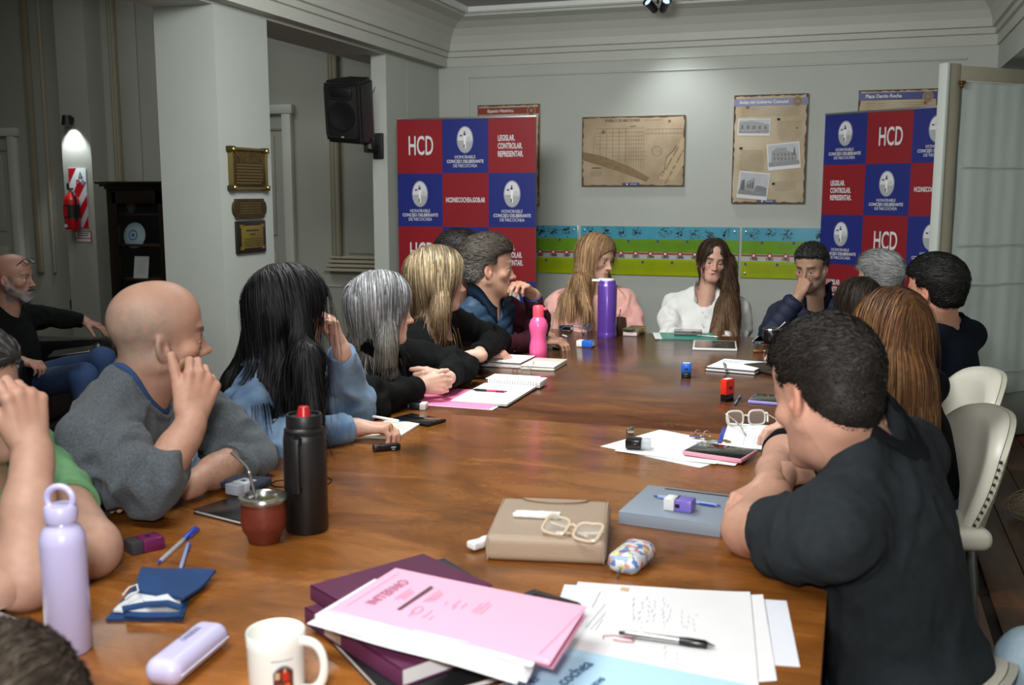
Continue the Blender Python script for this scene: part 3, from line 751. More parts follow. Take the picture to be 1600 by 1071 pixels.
def person(label, head, az, pitch=0, roll=0, hs=1., torso_az=None, tdir=None, neck=None, pelvis=None, sh=.19, bulk=1., fem=0, tone=(.52, .3, .22),
           arms=(), cloth=None, cloth_name='sweater', trousers=None, shoes=None, feet=None, amp=.006, sleeve_r=1., hands_s=1., vox=.009, hv=.0038, av=.0032,
           mouth=0, lid=.35, facec={}, collar=None, scoop=.0, eye=True, look=(0, 0, 0), bustk=1., group=None, belly=1., fold_scale=(13, 13, 9), legs=True, name='person', nr=.056, nose=1., seed=0., neckhole=.004, shslope=.045, lean=.6):
    nr = nr*(.88 if fem else 1.)
    H = np.asarray(head, float); hf = view_dir(H, az, pitch); R = frame(hf, Z, roll)
    tf = view_dir(H, torso_az) if torso_az is not None else nrm(tdir)
    Nk = np.asarray(neck, float) if neck is not None else H-R[:, 2]*.13*hs-hf*.05-Z*.045
    Pv = np.asarray(pelvis, float); tu = nrm(Nk-Pv); ts = nrm(np.cross(tf, tu)); tff = np.cross(tu, ts); TR = np.stack([ts, tff, tu], 1)
    base = np.array([Pv[0], Pv[1], 0.]); root = thing(name, label, 'person', tuple(base), group=group)
    inf = dict(R=R, H=H, root=root, base=base, N=Nk, TR=TR, hs=hs)
    L = np.linalg.norm(Nk-Pv)
    t = lambda x, y, z: Nk+TR@np.array([x, y, z])
    SH = {1: t(sh, -.005, -shslope-.02), -1: t(-sh, -.005, -shslope-.02)}
    def torso(S, e):       # e = added thickness
        S.ell(t(0, .0, -.20), np.array([.158*bulk*sh/.19, .105*bulk, .19])+e, TR, .03)
        S.cap(t(-sh*.85, 0, -shslope-.018), t(sh*.85, 0, -shslope-.018), .055*bulk+e, None, .05)
        for m in (-1, 1): S.cap(t(m*.045, -.012, .012), t(m*sh*.8, -.008, -shslope+.0), .042+e, .045+e, .04)
        S.ell(t(0, .018*belly, -L*.62), np.array([.148*bulk*sh/.19, .118*bulk*belly, .20])+e, TR, .06)
        S.ell(Pv+TR@np.array([0, 0, .05]), np.array([.17*bulk*sh/.19, .13*bulk, .13])+e, TR, .05)
        if fem:
            for m in (-1, 1): S.ell(t(m*.078, .082, -.215), np.array([.068, .06, .066])*bustk+e, TR, .035)
    ex = {}
    A = {}
    for a in arms:
        m = a['side']; S0 = SH[m]+np.array(a.get('sho', (0, 0, 0))); W = np.asarray(a['wrist'], float)
        E = np.asarray(a['elbow'], float) if a.get('elbow') is not None else ik(S0, W, .29, .255, a.get('pole', -Z-tf*.3))
        A[m] = (S0, E, W, a)
    for m in (-1, 1):
        if m not in A:     # an arm the photo does not show hangs to the lap
            W = Pv+tff*.30+ts*m*.09+Z*.14; S0 = SH[m]; E = ik(S0, W, .29, .255, -tff*.6+ts*m*.5-Z*.2); A[m] = (S0, E, W, dict(side=m, d=tff-ts*m*.4, n=-Z, sleeve=1))
    inf['A'] = A
    parts = []
    # hidden trunk (under the clothes), then head, forearms and hands, all of one mesh
    B = Sdf(); torso(B, -.014)
    for m, (S0, E, W, a) in A.items(): B.cap(S0, E, .04, .034, .03); B.cap(E, E+(W-E)*.8, .034, .026, .02)
    v, f = B.mesh(.02); parts.append((v, f, np.tile(np.array(tone), (len(v), 1))))
    HS = Sdf(); head_sdf(HS, H, R, hs, fem, Nk-tu*.045+tff*.012, nr, mouth, lid, nose=nose)
    HS.ell(t(0, .01, -.13), (.09, .055, .085), TR, .05)
    v, f = HS.mesh(hv*hs); v = relax(v, f, 1, .35); parts.append((v, f, skin_colours(v, H, R, hs, tone, **facec)))
    inf['HS'] = HS
    for m, (S0, E, W, a) in A.items():
        X = Sdf(); sl = a.get('sleeve', 1); fr = a.get('fr', 1.)*(.92 if fem else 1.)
        hsz = a.get('hs', hands_s*(.92 if fem else 1.))
        d = nrm(a['d']) if a.get('d') is not None else nrm(W-E)
        fd = nrm(W-E)
        if sl < 0:   X.cap(E+(S0-E)*min(1, -sl+.12), E, .047*fr, .043*fr, .02)
        st = E+fd*max(0, (np.linalg.norm(W-E)*min(sl, .9)-.07)) if sl > 0 else E
        q = max(0, min(1, np.linalg.norm(st-E)/np.linalg.norm(W-E)))
        X.cap(st, E+(W-E)*max(.55, q), (.043-.006*q)*fr, .035*fr, .02) if q < .5 else None
        X.cap(E+(W-E)*max(.5, q), W-d*.01, .0345*fr, .0255*fr*hsz, .02)
        hand(X, W, d, np.asarray(a['n'], float), m == 1, a.get('curls'), hsz, a.get('thumb', (35, 20, 15)), a.get('spread', 3.), a.get('tin', .25))
        v, f = X.mesh(av); v = relax(v, f, 1, .3); N_ = vnoise(v*90)[:, None]
        tn = np.array(a.get('tone', tone)); c = tn*(1+.06*N_); kd = np.exp(-((v-(W+d*.09*hsz))**2).sum(1)/(2*.03**2))[:, None]*.35
        c = c*(1-kd)+tn*np.array([1.08, .78, .72])*kd
        if a.get('hairy'):
            hm = np.clip((vnoise(v*np.array([260, 260, 260]))+vnoise(v*500)*.6)*1.2, 0, 1)[:, None]*np.clip(1-np.linalg.norm(v-E, axis=1)/.3, 0, 1)[:, None]*a['hairy']; c = c*(1-hm*.6)
        parts.append((v, f, c))
    if legs:
        X = Sdf(); K = []
        for m in (-1, 1):
            h0 = Pv+ts*m*.09; kn = h0+nrm(np.array([tf[0], tf[1], 0]))*.40+ts*m*.03; kn[2] = max(.40, Pv[2]+.0)
            if feet and m in feet and 'knee' in feet[m]: kn = np.array(feet[m]['knee'])
            an = kn-np.array([0, 0, kn[2]-.1])+nrm(np.array([tf[0], tf[1], 0]))*.02
            if feet and m in feet and 'ankle' in feet[m]: an = np.array(feet[m]['ankle'])
            K.append((h0, kn, an, m)); X.cap(kn, an, .04, .03, .02)
            X.cap(h0, kn, .06, .05, .03)
        v, f = X.mesh(.02); parts.append((v, f, np.tile(np.array(tone), (len(v), 1))))
        X = Sdf(); X.ell(Pv+TR@np.array([0, 0, .02]), np.array([.175*bulk*sh/.19, .135*bulk, .11]), TR, .03)
        for h0, kn, an, m in K: X.cap(h0, kn, .088*bulk**.5, .068, .04); X.cap(kn, an, .064, .05, .03, flat=True)
        cloth_mesh('trousers', root, base, X, trousers or M_JEANS, .014, .004, seed=seed)
        for h0, kn, an, m in K:
            X = Sdf(); fd = nrm(np.array([tf[0], tf[1], 0])); o = np.array([an[0], an[1], 0])
            X.cap(o+fd*-.03+Z*.045, o+fd*.06+Z*.05, .042, .04, .02); X.cap(o+fd*.06+Z*.035, o+fd*.16+Z*.03, .038, .028, .03); X.cap(o+Z*.05, o+Z*.11, .04, .045, .02)
            X.box(o+Z*-.05, (.5, .5, .05), None, .0, .004, '-')
            cloth_mesh('shoe', root, base, X, shoes or M_SHOE, .009, 0)
    V, Fc, C = join(parts); me = mesh_np('body', V-base, Fc); colattr(me, C); inf['body'] = link('body', me, M_SKIN, root)
    if eye: eyes(root, base, H, R, hs, look)
    # clothing
    S = Sdf(); torso(S, 0.)
    cents = []
    for m, (S0, E, W, a) in A.items():
        sl = a.get('sleeve', 1); r = sleeve_r
        if sl >= 0:
            S.cap(S0, E, .058*r*bulk**.5, .047*r, a.get('k', .03)); fl = E+(W-E)*min(sl, 1.)
            if sl > .05: S.cap(E, fl, .046*r, (.046-.011*sl)*r, .018, flat=True); cents.append((E+(W-E)*.1, .07))
        else:
            S.cap(S0, S0+(E-S0)*(1+sl), .062*r, .060*r, a.get('k', .03), flat=True)
        cents.append((S0*.6+E*.4-Z*.03, .06))
    inf['pre'] = S.copy()
    nr0 = nr
    hole = nr*hs*1.08+neckhole; hd_ = nrm(H-R[:, 1]*.03*hs-Nk); ax = nrm(tu*(1-lean)+hd_*lean); axf = nrm(tff-ax*(tff@ax)); axs = np.cross(axf, ax); inf['AX'] = np.stack([axs, axf, ax], 1)
    S.cap(Nk+ax*.25, Nk+ax*(.035 if scoop == 0 else .01)-tu*(.0+scoop*.3)+tff*(.012+scoop*.35)+(-tu*scoop), hole*1.05, hole*(1.0+scoop*2), .008, '-')
    inf['hole'] = hole*1.05+.002; inf['S'] = S
    inf['cloth'] = cloth_mesh(cloth_name, root, base, S, cloth, vox, amp, fold_scale, cents, seed)
    inf['t'] = t; inf['torso'] = torso
    return inf
M_JEANS = mat('dark_jeans', '27364f', .85, var=.25, vscale=60, bump=.3, bscale=300)
M_SHOE = mat('shoe_leather', '1c1a19', .45)
def ring(inf, name, m, c, ax, r, th, hgt=1., sq=1.0, R=None, parent=None):
    """a collar, cuff or bracelet around a limb"""
    ax = nrm(ax); u = nrm(np.cross(ax, [.3, .2, .9])) if R is None else R[:, 0]; v = np.cross(ax, u)
    pts = [c+(u*math.cos(a)+v*math.sin(a)*sq)*r-inf['base'] for a in np.linspace(0, 2*PI, 33)[:-1]]
    return MB().tube(pts, th, 8, True).build(name, m, parent or inf['root'])
def neckline(inf, r=None, n=40, up=.16, dn=.2, off=.004):
    Nk, TR, S = inf['N'], inf['AX'], inf['S']; ts, tf, tu = TR.T; r = r or inf.get('hole', .066); out = []
    hs = np.linspace(up, -dn, 90)
    for a in np.linspace(0, 2*PI, n, endpoint=False):
        rad = ts*math.cos(a)+tf*math.sin(a); P = Nk[None]+tu[None]*hs[:, None]+rad[None]*(r+off)+tf[None]*.012
        d = S.ev(P); i = np.argmax(d < 0) if (d < 0).any() else len(hs)-1; out.append((P[i], rad))
    h = np.array([(p-Nk)@tu for p, _ in out]); h2 = h.copy()
    for _ in range(3): h2 = (np.roll(h2, 1)+h2*2+np.roll(h2, -1))/4
    return [(p+tu*(b-a), rad) for (p, rad), a, b in zip(out, h, h2)]
def neck_ring(inf, m, th=.006, r=None, name='neckband', lift=0., inner=0.):
    nl = neckline(inf, r); base = inf['base']; tu = inf['AX'][:, 2]
    return MB().tube([p-base+tu*lift-rad*inner for p, rad in nl], th, 8, True).build(name, m, inf['root'])
def collar(inf, m, h=.035, fall=.045, open_=.5, name='collar', r=None, flare=.018, th=.003, up=0):
    """a standing or folded collar that follows the neckline, open at the front"""
    n = 60; nl = neckline(inf, r, n); base = inf['base']; ts, tf, tu = inf['AX'].T
    k0 = n//4; idx = [(k0+int(round(open_*n/12))+i) % n for i in range(n-2*int(round(open_*n/12))+1)]
    prof = [(0, -.008), (.0, h*.5), (-.002, h), (.006, h+.004)] + ([(flare*.6, h*.75), (flare, h-fall*.55), (flare*1.25, h-fall)] if fall else [])
    rows = []
    for j in idx:
        p, rad = nl[j]; rows.append([p-base+rad*a+tu*(b+up) for a, b in prof])
    b = bmesh.new(); vs = [[b.verts.new(q) for q in r_] for r_ in rows]
    for a, c in zip(vs, vs[1:]):
        for i in range(len(prof)-1): b.faces.new((a[i], c[i], c[i+1], a[i+1]))
    bmesh.ops.solidify(b, geom=b.faces[:], thickness=th); bmesh.ops.recalc_face_normals(b, faces=b.faces[:])
    me = bpy.data.meshes.new(name); b.to_mesh(me); b.free(); me.polygons.foreach_set('use_smooth', [True]*len(me.polygons))
    return link(name, me, m, inf['root'])
def cuff(inf, m, side, th=.005, name='cuff', t=None, r=.038, wide=.03, k=1.):
    S0, E, W, a = inf['A'][side]; sl = a.get('sleeve', 1); 
    if sl >= 0: c = E+(W-E)*min(sl, 1); ax = nrm(W-E)
    else: c = S0+(E-S0)*(1+sl); ax = nrm(E-S0)
    base = inf['base']; u = nrm(np.cross(ax, [.3, .2, .9])); v = np.cross(ax, u); b = MB()
    R_ = r*k; pts = [(R_-.003, .004), (R_+th, .002), (R_+th*1.1, -wide*.5), (R_+th, -wide), (R_-.004, -wide-.004)]
    rings = [[b.b.verts.new(c-base+ax*z+(u*math.cos(q)+v*math.sin(q))*rr) for q in np.linspace(0, 2*PI, 28, endpoint=False)] for rr, z in pts]
    for x, y in zip(rings, rings[1:]):
        for i in range(28): b.b.faces.new((x[i], x[(i+1) % 28], y[(i+1) % 28], y[i]))
    return b.build(name, m, inf['root'])
def layer(inf, name, m, e, vox=.009, quilt=0, pitch=.05, arms=0, amp=.003, low=-.6, r=None, seed=0., high=.2, open_=0, sleeve=1., ar=.06):
    S = Sdf(); inf['torso'](S, e)
    for s_, (S0, E, W, a) in inf['A'].items():
        if arms: S.cap(S0, E, ar+.0, ar-.012, .03); fl = E+(W-E)*sleeve; S.cap(E, fl, ar-.012, ar-.022, .02, flat=True)
        else: S.cap(S0, S0+(S0-inf['N'])*.6, .075, .08, .012, '-')
    Nk, TR = inf['N'], inf['TR']; hr = r or .07
    S.cap(Nk+inf['AX'][:, 2]*.25, Nk-TR[:, 2]*.02+TR[:, 1]*.012, hr, hr, .01, '-')
    if open_: S.cap(Nk-TR[:, 2]*.02+TR[:, 1]*.14, Nk-TR[:, 2]*.5+TR[:, 1]*.2, open_, open_*.6, .01, '-')
    V, Fc = S.mesh(vox); V = relax(V, Fc, 2); N = vnormals(V, Fc)
    if quilt:
        s = ((V-Nk)@TR[:, 2]); q = np.abs(np.sin(PI*s/pitch+.35*vnoise(V*6)))**.5
        if arms:
            for s_, (S0, E, W, a) in inf['A'].items():
                for A_, B_ in ((S0, E), (E, W)):
                    u = (B_-A_)/np.linalg.norm(B_-A_); tt = (V-A_)@u; dd = np.linalg.norm(V-A_-np.outer(tt, u), axis=1); mk = (dd < .075) & (tt > 0) & (tt < np.linalg.norm(B_-A_))
                    q[mk] = np.abs(np.sin(PI*tt[mk]/pitch))**.5
        V = V+N*((q-.5)*quilt)[:, None]
    V = hard_folds(V, N, amp, (16, 16, 11), [], seed=seed)
    me = mesh_np(name, V-inf['base'], Fc); o = link(name, me, m, inf['root']); inf['S'] = S; return o
def watch(inf, side, m, name='bracelet', t=.97, r=.031, th=.004):
    S0, E, W, a = inf['A'][side]; return ring(inf, name, m, E+(W-E)*t, W-E, r, th)
def glasses(m, M, w=.058, gap=.018, hgt=.04, parent=None, arms=.13, th=.0022, cat=0, lensm=None, fold=0, name=None):
    """frame, lenses and temples in local space: x across, y back along the temples, z up"""
    G = lambda p: M @ Vector(p)
    fr = []
    for s in (-1, 1):
        cx = s*(w/2+gap/2); pts = []
        for a in np.linspace(0, 2*PI, 29)[:-1]:
            ca, sa = math.cos(a), math.sin(a); e = .62
            x = cx+(w/2)*abs(ca)**e*(1 if ca > 0 else -1); z = (hgt/2)*abs(sa)**e*(1 if sa > 0 else -1)
            if cat and z > 0: z += cat*max(0, (x-cx)*s)/(w/2)*hgt
            pts.append(G((x, 0, z)))
        MB().tube(pts, th, 8, True).build('rim', m, parent)
        if lensm:
            b = bmesh.new(); b.faces.new([b.verts.new(p) for p in pts]); me = bpy.data.meshes.new('lens'); b.to_mesh(me); b.free(); link('lens', me, lensm, parent)
        hx = s*(w+gap/2)
        if fold: tp = [G((hx, .004, hgt*.3)), G((hx-s*.004, .012, hgt*.3)), G((hx-s*arms*.5, .016+.004*s, hgt*.2)), G((hx-s*arms, .012+.004*s, -.005))]
        else: tp = [G((hx, 0, hgt*.3)), G((hx+s*.004, arms*.3, hgt*.3)), G((hx+s*.002, arms*.75, hgt*.25)), G((hx, arms, -hgt*.3))]
        MB().tube(tp, th, 8).build('temple', m, parent)
    MB().tube([G((-gap/2-.002, -.001, .004)), G((0, -.003, .009)), G((gap/2+.002, -.001, .004))], th*.9, 8).build('bridge', m, parent)
def head_M(inf, o=(0, 0, 0), base=None, rx=0):
    R, H, s = inf['R'], inf['H'], inf['hs']; b = inf['base'] if base is None else base
    M = Matrix(((*(-R[:, 0]), 0), (*(-R[:, 1]), 0), (*R[:, 2], 0), (0, 0, 0, 1))).transposed()
    M = M.copy(); p = H+R@(np.array(o)*s)-b
    M.translation = Vector(p)
    return M @ Matrix.Rotation(rx, 4, 'X')
M_LENS = mat('spectacle_glass', 'e8f0f4', .03, spec=.8, alpha=.13)
SK1, SK2, SK3, SK4 = (.47, .26, .185), (.60, .37, .29), (.43, .245, .17), (.57, .33, .25)
# ---------------------------------------------------------------- bald man
M_GREYKNIT = mat('grey_knit', '545b62', .95, var=.45, vscale=190, bump=.6, bscale=300, sheen=.1)
M_BLUET = mat('blue_cotton', '1f3c63', .9)
M_DARKTR = mat('dark_trousers', '23262c', .8)
H = D(246, 530, 2.42)
bald = person('bald man in a grey sweater resting his chin on his hand', H, az=104, pitch=4, roll=3, hs=1.06,
    torso_az=72, neck=D(212, 590, 2.44), pelvis=D(118, 905, 2.62), sh=.215, bulk=1.22, tone=SK1, nr=.06,
    arms=[dict(side=1, elbow=D(246, 752, 2.25), wrist=D(299, 658, 2.29), d=D(317, 590, 2.32)-D(299, 658, 2.29), n=(D(285, 600, 2.42)-D(318, 600, 2.33)), sleeve=.22, fr=1.1, hairy=.35,
               curls=[(35, 60, 30), (42, 60, 30), (48, 60, 30), (52, 60, 30)], thumb=(24, -6, -4), tin=.1, hs=1.16),
          dict(side=-1, elbow=T(390, 712, .80), wrist=T(285, 762, .785), d=(D(200, 775, 2.3)-D(285, 762, 2.4)), n=(0, 0, -1), sleeve=.30, fr=1.15, hairy=.9, curls=[(10, 20, 10)]*4)],
    cloth=M_GREYKNIT, amp=.020, sleeve_r=1.22, trousers=M_DARKTR, lid=.7, hv=.0034, vox=.0075, shslope=.062,
    facec=dict(brow=(.05, .035, .03), browk=1., scalp=(.17, .15, .125), scalpk=.8, beard=(.22, .15, .12), beardk=.3))
neck_ring(bald, M_GREYKNIT, .009); neck_ring(bald, M_BLUET, .009, name='shirt_neckband', lift=.012, inner=.007)
for s_ in (1, -1): cuff(bald, M_GREYKNIT, s_, .006, r=.046)

# ---------------------------------------------------------------- woman in denim
def denim(name, c, c2): return mat(name, c, .85, col2=c2, vscale=7, bump=.45, bscale=330, sheen=.1)
M_DEN = denim('blue_denim', '86a2be', '36567e')
M_THREAD = mat('denim_thread', 'b4c2cc', .8); M_COPPER = mat('copper_button', '9a5a38', .35, .8)
H = D(450, 490, 2.95)
den = person('woman with long black hair in a blue denim jacket, cheek on her hand', H, az=106, pitch=8, hs=1.0, fem=1,
    torso_az=72, neck=D(425, 572, 2.99), pelvis=D(370, 760, 3.2), sh=.185, bulk=1.08, tone=SK2,
    arms=[dict(side=1, elbow=T(398, 690, .79), wrist=T(562, 668, .79), d=(1, .25, -.02), n=(0, 0, -1), sleeve=.9, curls=[(35, 45, 25), (40, 50, 25), (45, 50, 25), (45, 50, 25)], thumb=(30, 25, 20)),
          dict(side=-1, elbow=T(553, 640, .79), wrist=D(531, 540, 3.03), d=D(512, 485, 3.0)-D(531, 540, 3.03), n=D(480, 520, 3.0)-D(525, 520, 3.04), sleeve=.9, curls=[(30, 50, 30), (50, 80, 40), (60, 85, 40), (60, 85, 40)], thumb=(35, 20, 20))],
    cloth=M_DEN, cloth_name='denim_jacket', amp=.020, sleeve_r=1.08, vox=.008, facec=dict(brow=(.02, .015, .012)))
collar(den, M_DEN, .03, .055, open_=1.5, flare=.03)
for s_ in (1, -1): cuff(den, M_DEN, s_, .004, r=.036, wide=.045)
w3 = 2.99
long_hair('hair', den['root'], den['base'], (den['S'], den['HS']), H, den['R'], 1.0, [((.0045, .0045, .0055), 4), ((.014, .013, .014), 1)], L=.2, n=4200, steps=9, seed=5, vol=.014, sweep=.4, part=-.01,
    mass=[((-.0, -.04, .02), D(425, 560, 3.0), .085, .085), (D(430, 540, 2.97), D(478, 640, 2.84), .075, .034), (D(478, 560, 2.85), D(492, 655, 2.80), .05, .020), (D(420, 520, 3.0), D(372, 610, 3.02), .06, .045), (D(372, 600, 3.0), D(345, 690, 3.05), .045, .03),
          ((.062, .005, .05), D(472, 560, 2.86), .030, .034, 1), ((.035, .078, .072), (.068, .035, .035), .022, .018, 1)])
b = den['base']; S0, E, W, a = den['A'][1]
def seam(inf, pts, m=M_THREAD, r=.0022, name='seam'):
    """a stitched seam laid on the cloth"""
    S = inf['S']; out = []
    P = np.array(pts, float); P = np.concatenate([np.linspace(P[i], P[i+1], 10)[:-1] for i in range(len(P)-1)]+[P[-1:]])
    for _ in range(4):
        d = S.ev(P); e = .003; g = np.stack([S.ev(P+[e, 0, 0])-d, S.ev(P+[0, e, 0])-d, S.ev(P+[0, 0, e])-d], 1); g /= np.linalg.norm(g, axis=1, keepdims=True)+1e-9
        P = P-g*(d-.004)[:, None]
    return MB().tube([p-inf['base'] for p in P], r, 5).build(name, m, inf['root'])
t = den['t']
seam(den, [t(.12, .06, -.02), t(.155, .05, -.10), t(.15, .06, -.16)]); seam(den, [t(-.05, .12, -.14), t(.0, .13, -.14), t(.12, .12, -.15)])
seam(den, [t(.05, .14, -.1), t(.05, .15, -.4)]); seam(den, [t(.02, .14, -.1), t(.02, .15, -.4)])
seam(den, [E*.9+W*.1+np.array([0, 0, .05]), E*.4+W*.6+np.array([0, 0, .05])]); seam(den, [S0+np.array([.03, -.06, .0]), E+np.array([.0, -.05, .02])])
for q in (t(.035, .15, -.16), t(.035, .16, -.25), t(.1, .14, -.17), W+np.array([-.02, -.036, .0])):
    MB().sphere(tuple(q-b), .0075, (1, 1, .8), n=10).build('button', M_COPPER, den['root'])
MB().tube([tuple(W+nrm([1, .25, 0])*.098-b+np.array([math.sin(a)*.0*1, .0+math.cos(a)*.0105, math.sin(a)*.0105])+np.array([0, -.012, .003])) for a in np.linspace(0, 2*PI, 17)[:-1]], .0015, 6, True).build('ring', mat('gold', 'c9a050', .25, .9), den['root'])

# ---------------------------------------------------------------- grey haired woman
M_BLK = mat('black_fleece', '0b0c0d', .95, var=.3, vscale=30, bump=.3, bscale=200, spec=.15)
H = D(596, 487, 3.55)
gw = person('grey haired woman in a black zip jacket with folded hands', H, az=104, pitch=6, hs=.97, fem=1, torso_az=68, neck=D(590, 560, 3.58), pelvis=D(560, 720, 3.75), sh=.18, bulk=1.15, tone=SK2,
    arms=[dict(side=1, elbow=T(578, 628, .80), wrist=T(657, 604, .81), d=(1, .45, .1), n=(-.3, .8, -.2), sleeve=.92, curls=[(50, 55, 25)]*4, thumb=(30, 20, 10)),
          dict(side=-1, elbow=T(700, 590, .80)+np.array([0, .12, .02]), wrist=T(692, 592, .82), d=(-.4, -.6, .0), n=(-.8, .4, -.2), sleeve=.9, curls=[(55, 60, 30)]*4, thumb=(30, 20, 10))],
    cloth=M_BLK, cloth_name='jacket', amp=.016, sleeve_r=1.12, facec=dict(brow=(.25, .2, .18), browk=.5))
collar(gw, M_BLK, .045, .05, open_=1.0, flare=.02)
for s_ in (1, -1): cuff(gw, M_BLK, s_, .003, r=.036, wide=.05)
long_hair('hair', gw['root'], gw['base'], (gw['S'], gw['HS']), H, gw['R'], .97, [((.19, .19, .20), 4), ((.40, .40, .42), 3), ((.09, .09, .095), 2)], L=.13, n=3800, seed=6, vol=.016,
    mass=[((0, -.04, .03), D(585, 530, 3.58), .084, .07), (D(580, 525, 3.56), D(553, 535, 3.6), .06, .04), ((.055, .01, .0), D(604, 540, 3.47), .036, .036)], tipc=(.16, .145, .12), wave=.0006, face=(.088, .070, .100), fo=(0, .112, -.035))
seam(gw, [gw['t'](.0, .13, -.08), gw['t'](.0, .15, -.34)], mat('zip_metal', '8a8c8c', .35, .8), .0022, 'zip')

# ---------------------------------------------------------------- woman with highlighted hair
M_BLK2 = mat('black_knit', '08090b', .95, var=.3, vscale=60, bump=.35, bscale=300, spec=.15)
H = D(683, 441, 4.10)
bw = person('woman with streaked blonde hair in a black sweater holding a pen', H, az=107, pitch=4, hs=1.0, fem=1, torso_az=70, neck=D(680, 500, 4.13), pelvis=D(655, 640, 4.3), sh=.18, bulk=1.1, tone=SK4,
    arms=[dict(side=1, elbow=T(655, 572, .80), wrist=T(758, 555, .79), d=(1, .28, .03), n=(.1, .1, -1), sleeve=.82, curls=[(40, 50, 30), (45, 55, 30), (50, 55, 30), (50, 55, 30)], thumb=(30, 25, 15)),
          dict(side=-1, elbow=T(770, 545, .80)+np.array([0, .06, .03]), wrist=T(742, 556, .845), d=(-1, -.25, .0), n=(0, -.3, -1), sleeve=.85, curls=[(25, 40, 20)]*4, thumb=(30, 20, 15))],
    cloth=M_BLK2, amp=.013, sleeve_r=1.05, scoop=.05, facec=dict(brow=(.12, .08, .05)))
long_hair('hair', bw['root'], bw['base'], (bw['S'], bw['HS']), H, bw['R'], 1.0, [((.28, .20, .11), 4), ((.50, .40, .25), 3), ((.10, .07, .04), 3)], L=.13, n=3800, seed=8, vol=.017,
    mass=[((0, -.04, .03), D(668, 478, 4.14), .088, .075), (D(665, 460, 4.14), D(652, 490, 4.17), .07, .05), ((.055, .0, .0), D(688, 492, 4.02), .038, .036)], root_c=(.06, .04, .025), tipc=(.17, .11, .06), wave=.0008, face=(.092, .070, .100), fo=(0, .112, -.035))
M_GOLD = MATS['gold']; M_SILV = mat('silver', 'c8c8c8', .25, .9)
watch(bw, 1, M_SILV, 'bracelet', .98, .030, .0035)
tn = bw['t']; bb = bw['base']
MB().tube([tn(.03, .09, -.02)-bb, tn(.03, .125, -.10)-bb, tn(.02, .16, -.19)-bb, tn(.0, .165, -.21)-bb, tn(-.02, .16, -.19)-bb, tn(-.03, .125, -.10)-bb, tn(-.03, .09, -.02)-bb], .002, 6).build('necklace', M_GOLD, bw['root'])
MB().tube([tn(.02+.022*math.cos(a), .172, -.17+.045*math.sin(a))-bb for a in np.linspace(0, 2*PI, 25)[:-1]], .003, 8, True).build('pendant', M_GOLD, bw['root'])

# ---------------------------------------------------------------- man in the quilted vest
M_BURG = mat('burgundy_knit', '37121f', .95, var=.25, vscale=80, bump=.35, bscale=320, spec=.2)
M_VEST = mat('navy_nylon', '1d3852', .6, var=.2, vscale=20, bump=.2, bscale=60)
H = D(762, 420, 4.55)
vm = person('grey templed man in a blue quilted vest and burgundy sleeves, hand at his mouth', H, az=98, pitch=5, hs=1.08, torso_az=60, neck=D(755, 482, 4.58), pelvis=D(740, 630, 4.75), sh=.20, bulk=1.1, tone=SK3,
    arms=[dict(side=1, elbow=T(742, 545, .80), wrist=T(846, 533, .79), d=(1, .1, -.02), n=(.0, .1, -1), sleeve=.95, curls=[(35, 40, 25)]*4, thumb=(30, 20, 15)),
          dict(side=-1, elbow=D(838, 508, 4.75), wrist=D(832, 460, 4.62), d=D(806, 436, 4.52)-D(832, 460, 4.62), n=D(760, 460, 4.5)-D(800, 440, 4.6), sleeve=.9, curls=[(35, 45, 25), (40, 50, 25), (45, 55, 25), (50, 60, 30)], thumb=(30, 20, 15))],
    cloth=M_BURG, amp=.015, sleeve_r=1.15, facec=dict(brow=(.07, .05, .04), beard=(.2, .13, .1), beardk=.3))
layer(vm, 'quilted_vest', M_VEST, .016, quilt=.010, pitch=.040)
collar(vm, M_VEST, .07, 0, open_=.6, name='vest_collar', r=.074, th=.012, flare=0)
short_hair('hair', vm['root'], vm['base'], H, vm['R'], 1.08, (.045, .035, .028), (.10, .085, .07), L=.03, vol=.016, n=2600, seed=3, side=(.16, .15, .14), sweep=(0, -.7, .2))
watch(vm, -1, mat('wristband_blue', '28408f', .6), 'wristband', .93, .034, .004); watch(vm, -1, mat('wristband_green', '4e8a3a', .6), 'wristband', .88, .035, .004)

# ---------------------------------------------------------------- the man mostly hidden behind him
H = D(717, 405, 4.95)
hm = person('dark haired man mostly hidden behind the woman with streaked hair', H, az=88, pitch=10, hs=1.02, torso_az=60, neck=D(705, 462, 5.05), pelvis=D(695, 590, 5.25), sh=.19, bulk=1.0, tone=SK3,
    arms=[dict(side=1, elbow=None, wrist=T(770, 530, .80)+np.array([0, .1, 0]), d=(1, .1, 0), n=(0, 0, -1)), dict(side=-1, elbow=None, wrist=T(800, 530, .80)+np.array([0, .25, 0]), d=(1, .1, 0), n=(0, 0, -1))],
    cloth=mat('charcoal_jersey', '24262b', .9), cloth_name='shirt', amp=.006, facec=dict(brow=(.02, .015, .012), beard=(.1, .07, .05), beardk=.4))
short_hair('hair', hm['root'], hm['base'], H, hm['R'], 1.02, (.012, .010, .009), L=.022, vol=.012, n=1200, seed=4)

